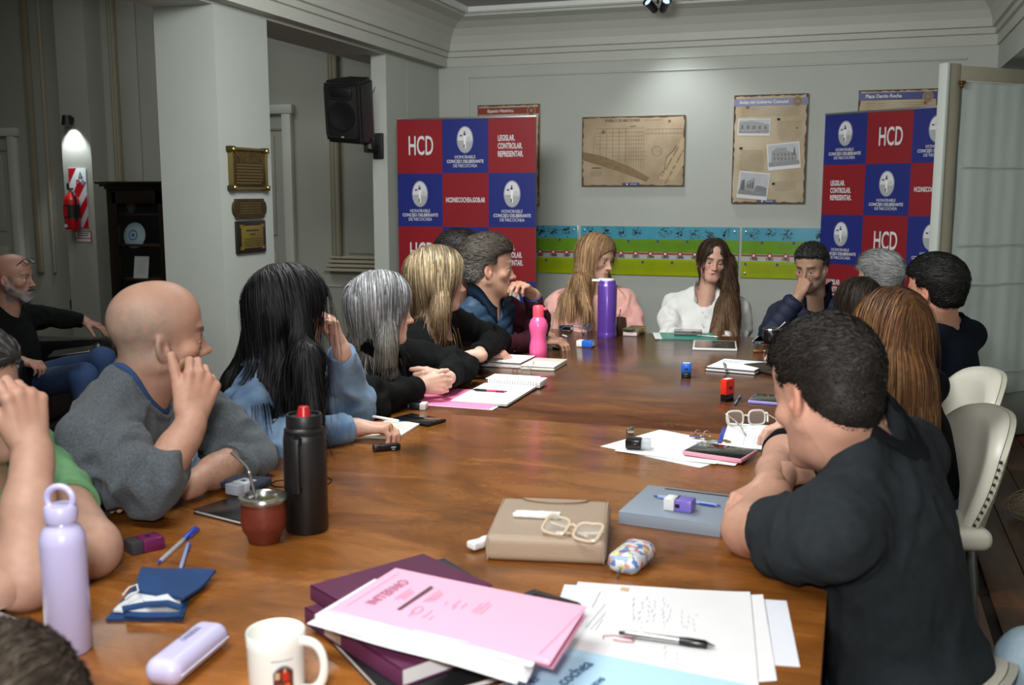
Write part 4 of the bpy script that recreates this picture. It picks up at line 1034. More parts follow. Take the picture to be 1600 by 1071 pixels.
# ---------------------------------------------------------------- man in green, cut by the picture's left edge
M_GREEN = mat('green_jersey', '689a6b', .85, var=.12, vscale=30, bump=.3, bscale=300)
H = D(-58, 628, 2.02)
gm = person('man in a green polo shirt at the left edge, hand raised to his head', H, az=75, pitch=5, hs=1.05, torso_az=60, neck=D(-40, 735, 2.08), pelvis=D(-70, 1040, 2.25), sh=.21, bulk=1.2, tone=(.43, .25, .185),
    arms=[dict(side=1, elbow=T(38, 905, .80), wrist=D(50, 700, 1.90), d=D(32, 590, 1.90)-D(50, 700, 1.90), n=D(-60, 640, 1.95)-D(20, 640, 1.85), sleeve=-.45, fr=1.25, curls=[(40, 60, 30), (48, 70, 30), (55, 75, 30), (60, 75, 30)], thumb=(25, 20, 10), hs=1.12, spread=2),
          dict(side=-1, sho=(.02, .0, 0), elbow=T(140, 858, .80), wrist=T(-20, 925, .80), d=(-.6, -.8, 0), n=(0, 0, -1), sleeve=-.35, fr=1.3)],
    cloth=M_GREEN, cloth_name='polo_shirt', amp=.012, sleeve_r=1.15, seed=.4)
short_hair('hair', gm['root'], gm['base'], H, gm['R'], 1.05, (.03, .028, .028), (.2, .19, .19), L=.03, vol=.016, n=1500, seed=14)
for s_ in (1, -1): cuff(gm, M_GREEN, s_, .004, r=.066, wide=.02)

# ---------------------------------------------------------------- man on the armchair in the hall
H = D(20, 436, 5.7)
am = person('bearded man in black with spectacles on his head, in the hall', H, az=62, pitch=3, hs=1.06, torso_az=55, neck=D(5, 482, 5.75), pelvis=D(5, 610, 5.8), sh=.21, bulk=1.25, tone=(.33, .175, .125), belly=1.15,
    arms=[dict(side=1, elbow=D(-10, 560, 5.6), wrist=D(36, 566, 5.35), d=(1, .0, -.1), n=(0, .1, -1), sleeve=.95, curls=[(40, 50, 30)]*4),
          dict(side=-1, elbow=D(85, 497, 6.0), wrist=D(132, 502, 6.05), d=D(152, 508, 6.05)-D(130, 500, 6.05), n=(0, 0, -1), sleeve=.95, curls=[(15, 20, 10)]*4)],
    feet={1: dict(knee=D(130, 588, 5.25)), -1: dict(knee=D(160, 562, 5.6))},
    cloth=mat('black_sweater', '08090a', .95, spec=.15), amp=.008, sleeve_r=1.15, trousers=mat('blue_jeans', '182e52', .85, col2='223c64', vscale=8, bump=.3, bscale=200),
    facec=dict(brow=(.03, .025, .02), beard=(.12, .11, .11), beardk=.95))
g_ = Sdf(); R_ = am['R']
for m_ in (-1, 1):
    g_.cap(H+R_@(np.array([m_*.05, .012, -.045])*1.06), H+R_@(np.array([m_*.02, .078, -.098])*1.06), .024, .022, .02)
g_.ell(H+R_@(np.array([0, .07, -.095])*1.06), (.03, .028, .03), R_, .02); g_.cap(H+R_@(np.array([-.024, .098, -.052])*1.06), H+R_@(np.array([.024, .098, -.052])*1.06), .007, None, .01)
v, f = g_.mesh(.005); n_ = vnormals(v, f); v = v+n_*(vnoise(v*260)*.002)[:, None]
me = mesh_np('beard', v-am['base'], f); lz = ((v-H)@R_)[:, 2]; q_ = np.clip((-.07-lz)*25, 0, 1)[:, None]
colattr(me, np.array([.075, .07, .066])*(1-q_)+np.array([.26, .26, .27])*q_); link('beard', me, M_HAIR, am['root'])
glasses(mat('dark_frame', '15161a', .3), head_M(am, (0, .088, .098), rx=-.75), w=.05, hgt=.032, parent=am['root'], lensm=M_LENS)

# ---------------------------------------------------------------- someone's head at the near end of the table
H = D(-8, 1222, 1.05)
nh = person('person with short dark brown hair at the bottom left corner', H, az=170, pitch=30, hs=1.05, torso_az=170, neck=H+np.array([-.02, -.12, -.12]), pelvis=np.array([H[0]-.05, H[1]-.42, .5]), sh=.18, tone=SK2,
    arms=[], cloth=MATS['charcoal_jersey'], cloth_name='shirt', facec=dict(), eye=False, legs=False)
short_hair('hair', nh['root'], nh['base'], H, nh['R'], 1.05, (.035, .026, .02), (.10, .08, .06), L=.04, vol=.02, n=3500, seed=21)
# ---------------------------------------------------------------- woman in pink
M_PINK = mat('pink_fleece', 'd9a29a', .9, var=.08, vscale=20, bump=.3, bscale=180, sheen=.2)
H = D(931, 404, 5.62)
pk = person('woman with long strawberry blonde hair in a pale pink sweatshirt', H, az=52, pitch=14, hs=.98, fem=1, torso_az=8, neck=D(922, 455, 5.66), pelvis=D(925, 590, 5.75), sh=.185, bulk=1.1, tone=(.55, .33, .25),
    arms=[dict(side=1, elbow=D(878, 522, 5.60), wrist=D(912, 528, 5.40), d=(.7, -.5, 0), n=(0, 0, -1)), dict(side=-1, elbow=D(988, 515, 5.62), wrist=D(958, 524, 5.42), d=(-.8, -.5, 0), n=(0, 0, -1))],
    cloth=M_PINK, cloth_name='sweatshirt', amp=.016, sleeve_r=1.12, facec=dict(brow=(.2, .13, .08), browk=.6), lid=.9, seed=3.)
neck_ring(pk, M_PINK, .007)
long_hair('hair', pk['root'], pk['base'], (pk['S'], pk['HS']), H, pk['R'], .98, [((.34, .19, .095), 4), ((.46, .29, .15), 3), ((.2, .11, .055), 2)], L=.16, n=3400, seed=11, vol=.012, sweep=-.1,
    mass=[((0, -.04, .02), D(912, 440, 5.62), .078, .06), (D(912, 435, 5.60), D(887, 470, 5.56), .055, .04), (D(905, 440, 5.55), D(918, 484, 5.42), .045, .022), (D(940, 425, 5.68), D(955, 450, 5.66), .036, .02)], face=(.088, .070, .105), fo=(0, .112, -.035))

# ---------------------------------------------------------------- woman in white
M_WSH = mat('white_cotton', 'dcdcda', .8, var=.04, vscale=10, bump=.15, bscale=150)
H = D(1113, 409, 5.68)
ww = person('woman speaking in a white shirt with very long brown hair over one shoulder', H, az=10, pitch=6, roll=-6, hs=.93, fem=1, torso_az=-4, neck=D(1102, 462, 5.73), pelvis=D(1098, 592, 5.8), sh=.18, bulk=.98, tone=SK4, mouth=1, lid=.1,
    arms=[dict(side=1, elbow=D(1046, 524, 5.65), wrist=D(1082, 532, 5.42), d=(.8, -.3, 0), n=(0, 0, -1), curls=[(10, 20, 10)]*4), dict(side=-1, elbow=D(1150, 528, 5.65), wrist=D(1128, 530, 5.42), d=(-.8, -.2, .05), n=(0, -.1, -1), curls=[(10, 20, 10)]*4)],
    cloth=M_WSH, cloth_name='shirt', amp=.016, sleeve_r=1.15, scoop=.03, facec=dict(brow=(.04, .025, .018), browk=.9, lips=(.5, .2, .18)), look=(.1, 0, 0), seed=5., hv=.0034)
collar(ww, M_WSH, .03, 0, open_=1.2, flare=.0)
long_hair('hair', ww['root'], ww['base'], (ww['S'], ww['HS']), H, ww['R'], .93, [((.035, .019, .012), 5), ((.07, .04, .024), 3)], L=.13, n=3800, seed=12, vol=.009, sweep=.2, face=(.056, .072, .094), fo=(0, .105, -.025),
    mass=[((0, -.04, .0), D(1108, 455, 5.76), .07, .055), (D(1136, 430, 5.62), D(1140, 490, 5.52), .04, .06), (D(1136, 470, 5.52), D(1118, 525, 5.42), .055, .035), (D(1136, 480, 5.50), D(1146, 520, 5.46), .05, .028), (D(1140, 405, 5.66), D(1143, 450, 5.58), .03, .035)], tipc=(.21, .12, .065), wave=.0018, wl=.10, part=.0, vpart=1)
for q in np.linspace(-.08, -.34, 5): MB().sphere(tuple(ww['t'](0, .155-.1*abs(q+.22), q)-ww['base']), .005, n=8).build('button', M_WHITE, ww['root'])
for s_ in (-1, 1): MB().sphere(tuple(H+ww['R']@np.array([s_*.078, -.002, -.04])-ww['base']), .006, (1, 1, 1.6), n=8).build('earring', M_GOLD, ww['root'])

# ---------------------------------------------------------------- man in the navy jacket
M_NAVY = mat('navy_puffer', '0f1a38', .7, var=.2, vscale=20, bump=.15, bscale=60)
H = D(1268, 420, 5.62)
nm = person('grey bearded man in a navy jacket with his fist at his mouth', H, az=-22, pitch=12, hs=1.02, torso_az=-10, neck=D(1278, 478, 5.68), pelvis=D(1275, 600, 5.75), sh=.205, bulk=1.2, tone=SK3, lid=.6,
    arms=[dict(side=1, elbow=D(1205, 520, 5.50), wrist=D(1248, 462, 5.44), d=D(1256, 440, 5.44)-D(1246, 462, 5.44), n=D(1290, 430, 5.6)-D(1240, 440, 5.4), sleeve=.92, curls=[(70, 85, 50)]*4, thumb=(20, 30, 30)),
          dict(side=-1, elbow=D(1330, 530, 5.5), wrist=D(1270, 535, 5.35), d=(-.9, -.3, 0), n=(0, 0, -1))],
    cloth=M_NAVY, cloth_name='jacket', amp=.006, sleeve_r=1.25, facec=dict(brow=(.03, .025, .02), browk=1., beard=(.20, .19, .18), beardk=.75), seed=7.)
layer(nm, 'quilted_shell', M_NAVY, .014, quilt=.008, pitch=.055, arms=1, sleeve=.9, ar=.075)
collar(nm, M_NAVY, .07, 0, open_=1.1, r=.076, th=.012, flare=0)
short_hair('hair', nm['root'], nm['base'], H, nm['R'], 1.02, (.015, .013, .013), (.08, .08, .08), L=.024, vol=.014, n=2000, seed=31, side=(.07, .07, .07))

# ---------------------------------------------------------------- right hand row
H = D(1374, 440, 5.15)
rg = person('person with swept back grey hair and red rimmed glasses, seen from behind on the right', H, az=-128, pitch=8, hs=1.05, torso_az=-100, neck=D(1395, 500, 5.2), pelvis=D(1410, 640, 5.3), sh=.2, bulk=1.1, tone=SK2,
    arms=[dict(side=1, elbow=None, wrist=T(1290, 535, .8), d=(-1, 0, 0), n=(0, 0, -1)), dict(side=-1, elbow=None, wrist=T(1290, 545, .8), d=(-1, .2, 0), n=(0, 0, -1))],
    cloth=MATS['charcoal_jersey'], cloth_name='sweater', facec=dict(brow=(.3, .3, .3)))
short_hair('hair', rg['root'], rg['base'], H, rg['R'], 1.05, (.24, .245, .24), (.5, .5, .5), L=.06, vol=.02, n=3200, seed=41, sweep=(0, -1., -.1), nape=-.07)
glasses(mat('red_frame', '8c1b22', .3), head_M(rg, (0, .1, .005)), w=.05, hgt=.034, parent=rg['root'], lensm=M_LENS)
H = D(1342, 482, 4.72)
rd = person('dark haired woman on the right whose hand rests by the keys, face hidden', H, az=-140, pitch=14, hs=1.0, fem=1, torso_az=-100, neck=D(1372, 545, 4.8), pelvis=D(1400, 690, 4.9), sh=.18, tone=SK2,
    arms=[dict(side=-1, elbow=T(1300, 590, .80), wrist=T(1240, 552, .80), d=(-1, .3, -.1), n=(0, -.3, -1), curls=[(50, 60, 30)]*4, fr=1.1, hs=1.05), dict(side=1, elbow=None, wrist=T(1290, 535, .8), d=(-1, .2, 0), n=(0, 0, -1))],
    cloth=M_BLK2, facec=dict())
long_hair('hair', rd['root'], rd['base'], (rd['S'], rd['HS']), H, rd['R'], 1.0, [((.018, .012, .010), 3), ((.045, .03, .022), 2)], L=.12, n=2200, seed=42, vol=.014, mass=[((0, -.04, .02), (0, -.06, -.12), .08, .075)])
H = D(1462, 458, 4.22)
rt_ = person('black haired man in a navy tee shirt seen from behind by the white curtain', H, az=-124, pitch=8, hs=1.10, torso_az=-125, neck=D(1480, 508, 4.27), pelvis=D(1474, 700, 4.35), lean=.85, sleeve_r=.92, sh=.168, bulk=1.1, tone=(.50, .25, .17),
    arms=[dict(side=-1, elbow=None, wrist=T(1330, 600, .80), d=(-1, .2, 0), n=(0, 0, -1), sleeve=-.4), dict(side=1, elbow=None, wrist=T(1340, 570, .80), d=(-1, .2, 0), n=(0, 0, -1), sleeve=-.4)],
    cloth=mat('navy_jersey', '0d1320', .95, var=.2, vscale=14, bump=.2, bscale=200, spec=.15), cloth_name='tee_shirt', amp=.006, facec=dict(brow=(.02, .015, .01)))
neck_ring(rt_, MATS['navy_jersey'], .005)
short_hair('hair', rt_['root'], rt_['base'], H, rt_['R'], 1.08, (.008, .007, .007), (.02, .02, .02), L=.03, vol=.022, n=2600, seed=43)
H = D(1393, 520, 3.22)
ra = person('woman with long straight auburn hair and black top seen from behind', H, az=-148, pitch=10, hs=1.0, fem=1, torso_az=-115, neck=D(1410, 600, 3.28), pelvis=D(1440, 790, 3.35), sh=.175, tone=SK2,
    arms=[dict(side=-1, elbow=T(1222, 706, .80), wrist=T(1285, 675, .83), d=(.7, .5, 0), n=(-.2, .3, -1), sleeve=.55), dict(side=1, elbow=None, wrist=T(1262, 668, .81), d=(-1, -.2, 0), n=(0, 0, -1), sleeve=.4)],
    cloth=M_BLK2, facec=dict())
long_hair('hair', ra['root'], ra['base'], (ra['S'], ra['HS']), H, ra['R'], 1.0, [((.20, .09, .036), 4), ((.30, .15, .062), 2), ((.11, .05, .022), 3)], L=.24, n=6000, steps=9, seed=44, vol=.014, sweep=-.6,
    mass=[((0, -.045, .02), D(1398, 590, 3.18), .088, .10), (D(1388, 580, 3.14), D(1392, 650, 3.12), .075, .07), (D(1420, 590, 3.14), D(1430, 660, 3.14), .075, .06), (D(1428, 640, 3.14), D(1440, 672, 3.15), .06, .04)], root_c=(.045, .022, .014), k=.04)

# ---------------------------------------------------------------- man in the dark polo shirt
M_POLO = mat('charcoal_pique', '2a2f33', .95, var=.2, vscale=60, bump=.4, bscale=420, spec=.15)
H = D(1292, 620, 1.92)
pm_ = person('man with cropped dark hair in a charcoal polo shirt, foreground right', H, az=-138, pitch=24, roll=4, hs=1.08, torso_az=-112, neck=D(1354, 678, 1.94), pelvis=D(1430, 1100, 2.00), sh=.20, bulk=1.12, tone=(.55, .30, .215), nr=.06, belly=1.05,
    arms=[dict(side=-1, sho=(.0, -.02, -.02), elbow=T(1172, 828, .80), wrist=T(1226, 742, .83), d=(.5, .8, .1), n=(0, 0, -1), sleeve=-.35, fr=1.25, k=.05),
          dict(side=1, elbow=T(1225, 712, .81), wrist=T(1196, 762, .84), d=D(1150, 792, 2.12)-D(1196, 762, 2.2), n=(.1, .1, -1), sleeve=-.3, fr=1.15, curls=[(15, 30, 20)]*4, thumb=(30, 15, 10), hs=1.0, spread=5)],
    cloth=M_POLO, cloth_name='polo_shirt', amp=.016, sleeve_r=1.12, trousers=mat('navy_jeans', '1d3355', .85, bump=.3, bscale=200), eye=False, seed=2.2, vox=.008, shslope=.085, neckhole=.0, lean=.9, hv=.0034,
    facec=dict(brow=(.03, .02, .015), beard=(.2, .12, .09), beardk=.25))
collar(pm_, M_POLO, .034, .05, open_=1.3, flare=.012)
for s_ in (1, -1): cuff(pm_, M_POLO, s_, .003, r=.067, wide=.022)
short_hair('hair', pm_['root'], pm_['base'], H, pm_['R'], 1.08, (.022, .018, .016), (.05, .042, .036), L=.016, vol=.012, n=5000, seed=51, side=(.03, .025, .022), nape=-.082, vox=.0032)

# ---------------------------------------------------------------- a knee at the bottom right corner
K_ = T(1592, 1045, .56)
kn = person('seated person of whom only a pale denim knee shows at the bottom right', K_+np.array([.52, -.35, .62]), az=-70, torso_az=-80, neck=K_+np.array([.55, -.36, .44]), pelvis=np.array([K_[0]+.44, K_[1]-.28, .5]), tone=SK2, arms=[], cloth=MATS['charcoal_jersey'], hv=.006,
    trousers=mat('pale_denim', 'bccdd6', .85, col2='8fa9bb', vscale=9, bump=.5, bscale=120), feet={1: dict(knee=K_+np.array([.03, .03, 0])), -1: dict(knee=K_+np.array([.05, -.16, -.01]))}, eye=False)
short_hair('hair', kn['root'], kn['base'], kn['H'], kn['R'], 1., (.03, .022, .018), (.06, .05, .04), L=.03, vol=.014, n=1500, seed=61)
# ================================================================ things on the walls
BLU, RED_ = mat('print_blue', '262f7d', .35, var=.08, vscale=3), mat('print_red', '8e2029', .35, var=.08, vscale=3)
INKW = mat('print_white', 'd9d9dc', .5); INKG = mat('print_grey', '9ea2ae', .5); INKN = mat('print_navy', '27306e', .5); INKB = mat('print_ink', '2a2320', .8); INKF = mat('print_faint', '5f5142', .9)
def disc(name, cx, cz, rx, rz_, y, m, parent, n=28, a0=0, a1=2*PI, th=.0008):
    pts = [(cx+rx*math.cos(a), cz+rz_*math.sin(a)) for a in np.linspace(a0, a1, n+1)[:(-1 if a1-a0 > 6.2 else None)]]
    return flat(name, pts, y, m, parent, th)
def flat(name, pts, y, m, parent, th=.0008):
    b = MB(); M = Matrix(((1, 0, 0, 0), (0, 0, -1, 0), (0, 1, 0, 0), (0, 0, 0, 1)))     # (x, z) plane facing -y
    b.prism(pts, -y, -y+th, M=M); return b.build(name, m, parent, smooth=0)
TXM = lambda x, y, z, r=0: Matrix.Translation((x, y, z)) @ Matrix.Rotation(PI/2, 4, 'X') @ Matrix.Rotation(r, 4, 'Z')
def emblem(parent, x, z, s):
    """oval seal: lighthouse, parasol, dunes and figure"""
    e = disc('emblem', x, z, .155*s, .235*s, -.0022, INKG, parent, 40)
    disc('emblem_sky', x, z, .137*s, .215*s, -.0031, INKW, e, 40)
    disc('emblem_ground', x, z-.001*s, .136*s, .214*s, -.0038, mat('print_sand', 'a9abae', .5), e, 26, PI*1.02, PI*1.98)
    flat('dune', [(x+.02*s, z-.02*s), (x+.05*s, z+.045*s), (x+.085*s, z+.06*s), (x+.115*s, z+.02*s), (x+.132*s, z-.045*s), (x+.02*s, z-.03*s)], -.0044, mat('print_dune', 'c4c6ca', .5), e)
    flat('lighthouse', [(x-.022*s, z-.15*s), (x+.022*s, z-.15*s), (x+.012*s, z+.075*s), (x-.018*s, z+.075*s)], -.005, mat('print_pure', 'f2f2f4', .5), e)
    flat('lantern', [(x-.022*s, z+.075*s), (x+.012*s, z+.075*s), (x+.018*s, z+.1*s), (x+.0*s, z+.125*s), (x+.014*s, z+.15*s), (x-.02*s, z+.145*s), (x-.012*s, z+.11*s), (x-.03*s, z+.1*s)], -.0056, INKN, e)
    flat('parasol', [(x-.105*s+.065*s*(i/8), z+.06*s+.028*s*math.sin(PI*i/8)) for i in range(9)], -.0056, INKN, e)
    flat('door_mark', [(x-.02*s, z-.145*s), (x-.002*s, z-.145*s), (x-.002*s, z-.085*s), (x-.02*s, z-.08*s)], -.0058, INKN, e)
    return e
def banner(name, label, loc, rz, rows, cw, chh, H_, kinds, cat='banner', lean=0):
    """kinds: rows of E (emblem), H (initials), L (motto), U (address)"""
    t = thing(name, label, cat, loc, rot=(lean, 0, rz)); nc = len(kinds[0]); W = nc*cw
    bx('backing', (0, .002, H_/2), (W, .003, H_), mat('banner_vinyl', 'c8c8cc', .4), t)
    bx('base_bar', (0, .02, .03), (W+.02, .12, .06), mat('brushed_metal', '9a9ca0', .35, .8), t, .01)
    bx('top_bar', (0, .004, H_+.004), (W+.006, .014, .014), MATS['brushed_metal'], t, .003)
    MB().tube([(0, .03, .05), (0, .02, H_)], .007, 8).build('pole', MATS['brushed_metal'], t)
    for r, row in enumerate(kinds):
        zt = H_-r*chh
        if zt < .1: break
        zb = max(zt-chh, .06)
        for c, k in enumerate(row):
            x = -W/2+(c+.5)*cw; z = (zt+zb)/2
            pn = bx('panel', (x, 0, z), (cw, .002, zt-zb), BLU if k == 'E' else RED_, t)
            if zt-chh < .5: continue
            u = chh
            if k == 'E':
                emblem(pn, x, z+.115*u, u*1.05)
                text('lettering', 'HONORABLE', .085*u, INKW, pn, TXM(x, -.003, z-.205*u), .82)
                text('lettering', 'CONCEJO DELIBERANTE', .085*u, INKW, pn, TXM(x, -.003, z-.285*u), .78, .0005)
                text('lettering', 'DE NECOCHEA', .085*u, INKW, pn, TXM(x, -.003, z-.365*u), .82)
            elif k == 'H':
                text('initials', 'HCD', .50*u, INKW, pn, TXM(x+.01, -.003, z), .48, .002)
            elif k == 'L':
                for i, w_ in enumerate(('LEGISLAR.', 'CONTROLAR.', 'REPRESENTAR.')): text('motto', w_, .145*u, INKW, pn, TXM(x-.30*cw, -.003, z+.13*u-.145*u*i), .52, .0012, align='LEFT')
            elif k == 'U': text('web_address', 'HCDNECOCHEA.GOB.AR', .125*u, INKW, pn, TXM(x, -.003, z), .55, .0012)
    return t
bY = 6.36
L_, R_b = WY(620, 188, bY), WY(838, 186, bY)
Hb = L_[2]; cw = (R_b[0]-L_[0])/3; ch_ = Hb-WY(690, 271, bY)[2]
banner('roll_up_banner', 'red and blue chequered roll-up banner standing in the left corner, beside the wall map', ((L_[0]+R_b[0])/2, bY, 0), 0, 7, cw, ch_, Hb, ['HEL', 'EUE', 'HEL', 'EUE', 'HEL', 'EUE', 'HEL'])
a = math.radians(-33); Lr = WY(1290, 180, 7.12); cr = np.array([math.cos(a), math.sin(a)]); cwr = .312
banner('roll_up_banner', 'red and blue chequered roll-up banner turned at an angle next to the white door', (Lr[0]+cr[0]*cwr*1.5, Lr[1]+cr[1]*cwr*1.5, 0), a, 7, cwr, .322, Lr[2], ['EHE', 'LEU', 'EHE', 'LEU', 'EHE', 'LEU', 'EHE'])

def paper_mat(name, c, c2, edge):
    return mat(name, c, .6, col2=c2, vscale=5)
M_PARCH = paper_mat('aged_parchment', 'cbbda4', 'ae9878', 0); M_PARE = mat('scorched_edge', '5d4432', .7, var=.4, vscale=30)
def board(name, label, x0, x1, z0, z1, rot=0, cat='poster', th=.022, m=None):
    t = thing(name, label, cat, ((x0+x1)/2, WYB, (z0+z1)/2), rot=(0, rot, 0)); w, h = x1-x0, z1-z0
    bx('panel', (0, -th/2-.001, 0), (w, th, h), m or M_PARCH, t, .002)
    return t, w, h, -th-.0015
def edge_burn(t, w, h, y, n=26, seed=0):
    rs = np.random.RandomState(seed); 
    for sx in (-1, 1):
        p = [(sx*w/2, -h/2)]+[(sx*(w/2-.004-.012*rs.rand()), -h/2+h*i/n) for i in range(n+1)]+[(sx*w/2, h/2)]; flat('burnt_edge', p, y-.0003, M_PARE, t, .0004)
        p = [(-w/2, sx*h/2)]+[(-w/2+w*i/n, sx*(h/2-.004-.010*rs.rand())) for i in range(n+1)]+[(w/2, sx*h/2)]; flat('burnt_edge', p, y-.0004, M_PARE, t, .0004)
    for _ in range(9):
        x, z, r = (rs.rand()-.5)*w*.86, (rs.rand()-.5)*h*.9, .006+.010*rs.rand()
        if abs(x) > w*.28: disc('age_spot', x, z, r, r, y-.0002, mat('age_stain', '8a6b4c', .8), t, 14, th=.0003)
def lines(t, x0, x1, z0, n, dz, y, m=INKF, ragged=.1, seed=0, hh=.0012):
    rs = np.random.RandomState(seed); b = MB()
    for i in range(n): b.box(((x0+x1)/2-(x1-x0)*ragged*rs.rand()*.5*(i == n-1), y, z0-i*dz), ((x1-x0)*(1-ragged*rs.rand()*(1 if i < n-1 else 3)), .0006, hh))
    o = b.build('text_lines', m, t, smooth=0); o['kind'] = 'stuff'
def seal(t, x, z, y, m):
    disc('seal', x, z, .034, .034, y-.001, mat('seal_rim', 'a08a70', .7), t, 24); disc('seal', x, z, .027, .027, y-.002, m, t, 24); disc('seal', x, z, .012, .012, y-.003, mat('seal_rim', 'a08a70', .7), t, 16)
def credits(t, h, y):
    bx('credit_tab', (.0, y-.001, -h/2+.014), (.11, .001, .02), INKN, t); bx('credit_tab', (-.06, y-.0012, -h/2+.014), (.022, .001, .02), mat('tab_maroon', '6a3a36', .6), t); disc('credit_mark', -.035, -h/2+.014, .005, .008, y-.002, INKW, t, 12)
    bx('credit_mark', (.012, y-.002, -h/2+.014), (.05, .0006, .003), INKW, t)
def photo(t, x, z, w, h, y, rot, kind, seed):
    p = MB().box((0, 0, 0), (w, .002, h), M=XF((x, y-.0012, z), ry=rot)).build('photograph', mat('photo_paper', 'cdced0', .4), t)
    def q(name, pts, m, dy): b = MB(); b.prism([(a_*w, c_*h) for a_, c_ in pts], 0, .0005, M=XF((x, y-.0025-dy, z), ry=rot) @ Matrix.Rotation(PI/2, 4, 'X')); b.build(name, m, p, smooth=0)
    G = [mat('photo_sky', 'a9aeb4', .4, var=.15, vscale=20), mat('photo_wall', '8a8b8c', .4, var=.35, vscale=60), mat('photo_dark', '3c3d40', .4, var=.3, vscale=60), mat('photo_ground', '77787a', .4, var=.3, vscale=40)]
    q('photo_print', [(-.47, -.36), (.47, -.36), (.47, .46), (-.47, .46)], G[0], 0)
    if kind == 0:
        q('photo_building', [(-.47, -.2), (-.47, .3), (-.1, .38), (.47, .16), (.47, -.12), (-.1, -.22)], G[1], .0006); q('photo_street', [(-.47, -.36), (.47, -.36), (.47, -.12), (-.1, -.24), (-.47, -.2)], G[3], .0009)
        for i in range(5): q('photo_window', [(-.4+i*.18, -.12), (-.33+i*.18, -.12), (-.33+i*.18, .12-.012*i), (-.4+i*.18, .12-.012*i)], G[2], .0014)
    elif kind == 1:
        q('photo_building', [(-.38, -.2), (-.36, .22), (-.2, .34), (.1, .32), (.12, .2), (.4, .05), (.4, -.2)], G[1], .0006); q('photo_tower', [(.3, .0), (.37, .0), (.36, .2), (.34, .34), (.31, .2)], G[2], .0009)
        q('photo_street', [(-.47, -.36), (.47, -.36), (.47, -.2), (-.47, -.2)], G[3], .0009)
        for i in range(6):
            for j in (0, 1): q('photo_window', [(-.3+i*.11, -.12+j*.16-.01*i), (-.26+i*.11, -.12+j*.16-.01*i), (-.26+i*.11, -.02+j*.16-.01*i), (-.3+i*.11, -.02+j*.16-.01*i)], G[2], .0014)
    else:
        q('photo_building', [(-.25, -.2), (-.25, .12), (.02, .3), (.05, -.18)], G[1], .0006); q('photo_tree', [(-.42, -.2), (-.4, .15), (-.3, .2), (-.26, -.2)], G[2], .0009); q('photo_trees', [(.05, -.2), (.1, .02), (.3, .0), (.45, -.05), (.45, -.2)], mat('photo_mid', '6a6c6f', .4, var=.4, vscale=80), t and .0009)
        q('photo_street', [(-.47, -.36), (.47, -.36), (.47, -.2), (-.47, -.2)], G[3], .0009)
        for i in range(3): q('photo_window', [(-.2+i*.08, -.1), (-.15+i*.08, -.1), (-.15+i*.08, .05+.05*i), (-.2+i*.08, .02+.05*i)], G[2], .0014)
def PXZ(px, py): p = WY(px, py, WYB-.02); return p[0], p[2]
# centre right poster
(x0, z1), (x1, z0) = PXZ(1146.5, 149.5), PXZ(1258, 318)
x0 = PXZ(1145, 235)[0]; x1 = PXZ(1260, 235)[0]
t, w, h, y = board('wall_poster', 'parchment poster with a blue title strip and three old photographs of buildings', x0, x1, z0, z1, th=.028)
edge_burn(t, w, h, y, seed=1); bx('title_strip', (0, y-.001, h/2-.05), (w, .001, .048), BLU, t); text('title', 'Sedes del Gobierno Comunal', .030, INKW, t, TXM(-.045, y-.002, h/2-.049), .9, .0009); seal(t, w*.36, h/2-.05, y, mat('seal_face', '8a7766', .7))
lines(t, -w*.42, w*.42, h/2-.09, 5, .0125, y-.001, seed=2); photo(t, -w*.215, h*.205, w*.44, h*.155, y, .02, 0, 1); photo(t, w*.2, -h*.065, w*.44, h*.24, y, -.09, 1, 2); photo(t, -w*.2, -h*.335, w*.42, h*.25, y, .10, 2, 3)
for k, (xx, zz, n) in enumerate(((w*.28, h*.25, 12), (-w*.22, -h*.01, 13), (w*.24, -h*.3, 6))):
    lines(t, xx-w*.19, xx+w*.16, zz, n, .011, y-.001, seed=4+k, ragged=.15)
    bx('year_mark', (xx-w*.19+(.0 if k else -.0)+.012, y-.0015, zz+.016-(.03 if k == 2 else 0)), (.02, .0006, .016), INKB, t)
credits(t, h, y)
# posters half hidden behind the banners
(x0, z1), (x1, z0) = PXZ(747, 165), PXZ(843, 322)
t, w, h, y = board('wall_poster', 'parchment poster with a red title strip, mostly hidden behind the left banner', x0, x1, z0, z1, th=.028)
edge_burn(t, w, h, y, seed=11); bx('title_strip', (0, y-.001, h/2-.045), (w, .001, .048), mat('title_red', '8c3426', .5), t); text('title', 'Espacio Histórico', .032, INKW, t, TXM(-.06, y-.002, h/2-.045), .9, .0009); seal(t, w*.37, h/2-.048, y, mat('seal_red', '8a4438', .7)); lines(t, -w*.42, w*.42, h/2-.09, 30, .0145, y-.001, seed=12)
(x0, z1), (x1, _z) = PXZ(1342, 143), PXZ(1467, 143); z0 = z1-.735; z1 += .005
t, w, h, y = board('wall_poster', 'parchment poster with a blue title strip, mostly hidden behind the right banner', x0, x1, z0, z1, th=.028)
edge_burn(t, w, h, y, seed=21); bx('title_strip', (0, y-.001, h/2-.042), (w, .001, .048), BLU, t); text('title', 'Plaza Dardo Rocha', .032, INKW, t, TXM(-.09, y-.002, h/2-.041), .9, .0009); seal(t, w*.37, h/2-.05, y, mat('seal_face', '8a7766', .7)); lines(t, -w*.42, w*.42, h/2-.085, 30, .0145, y-.001, seed=22)
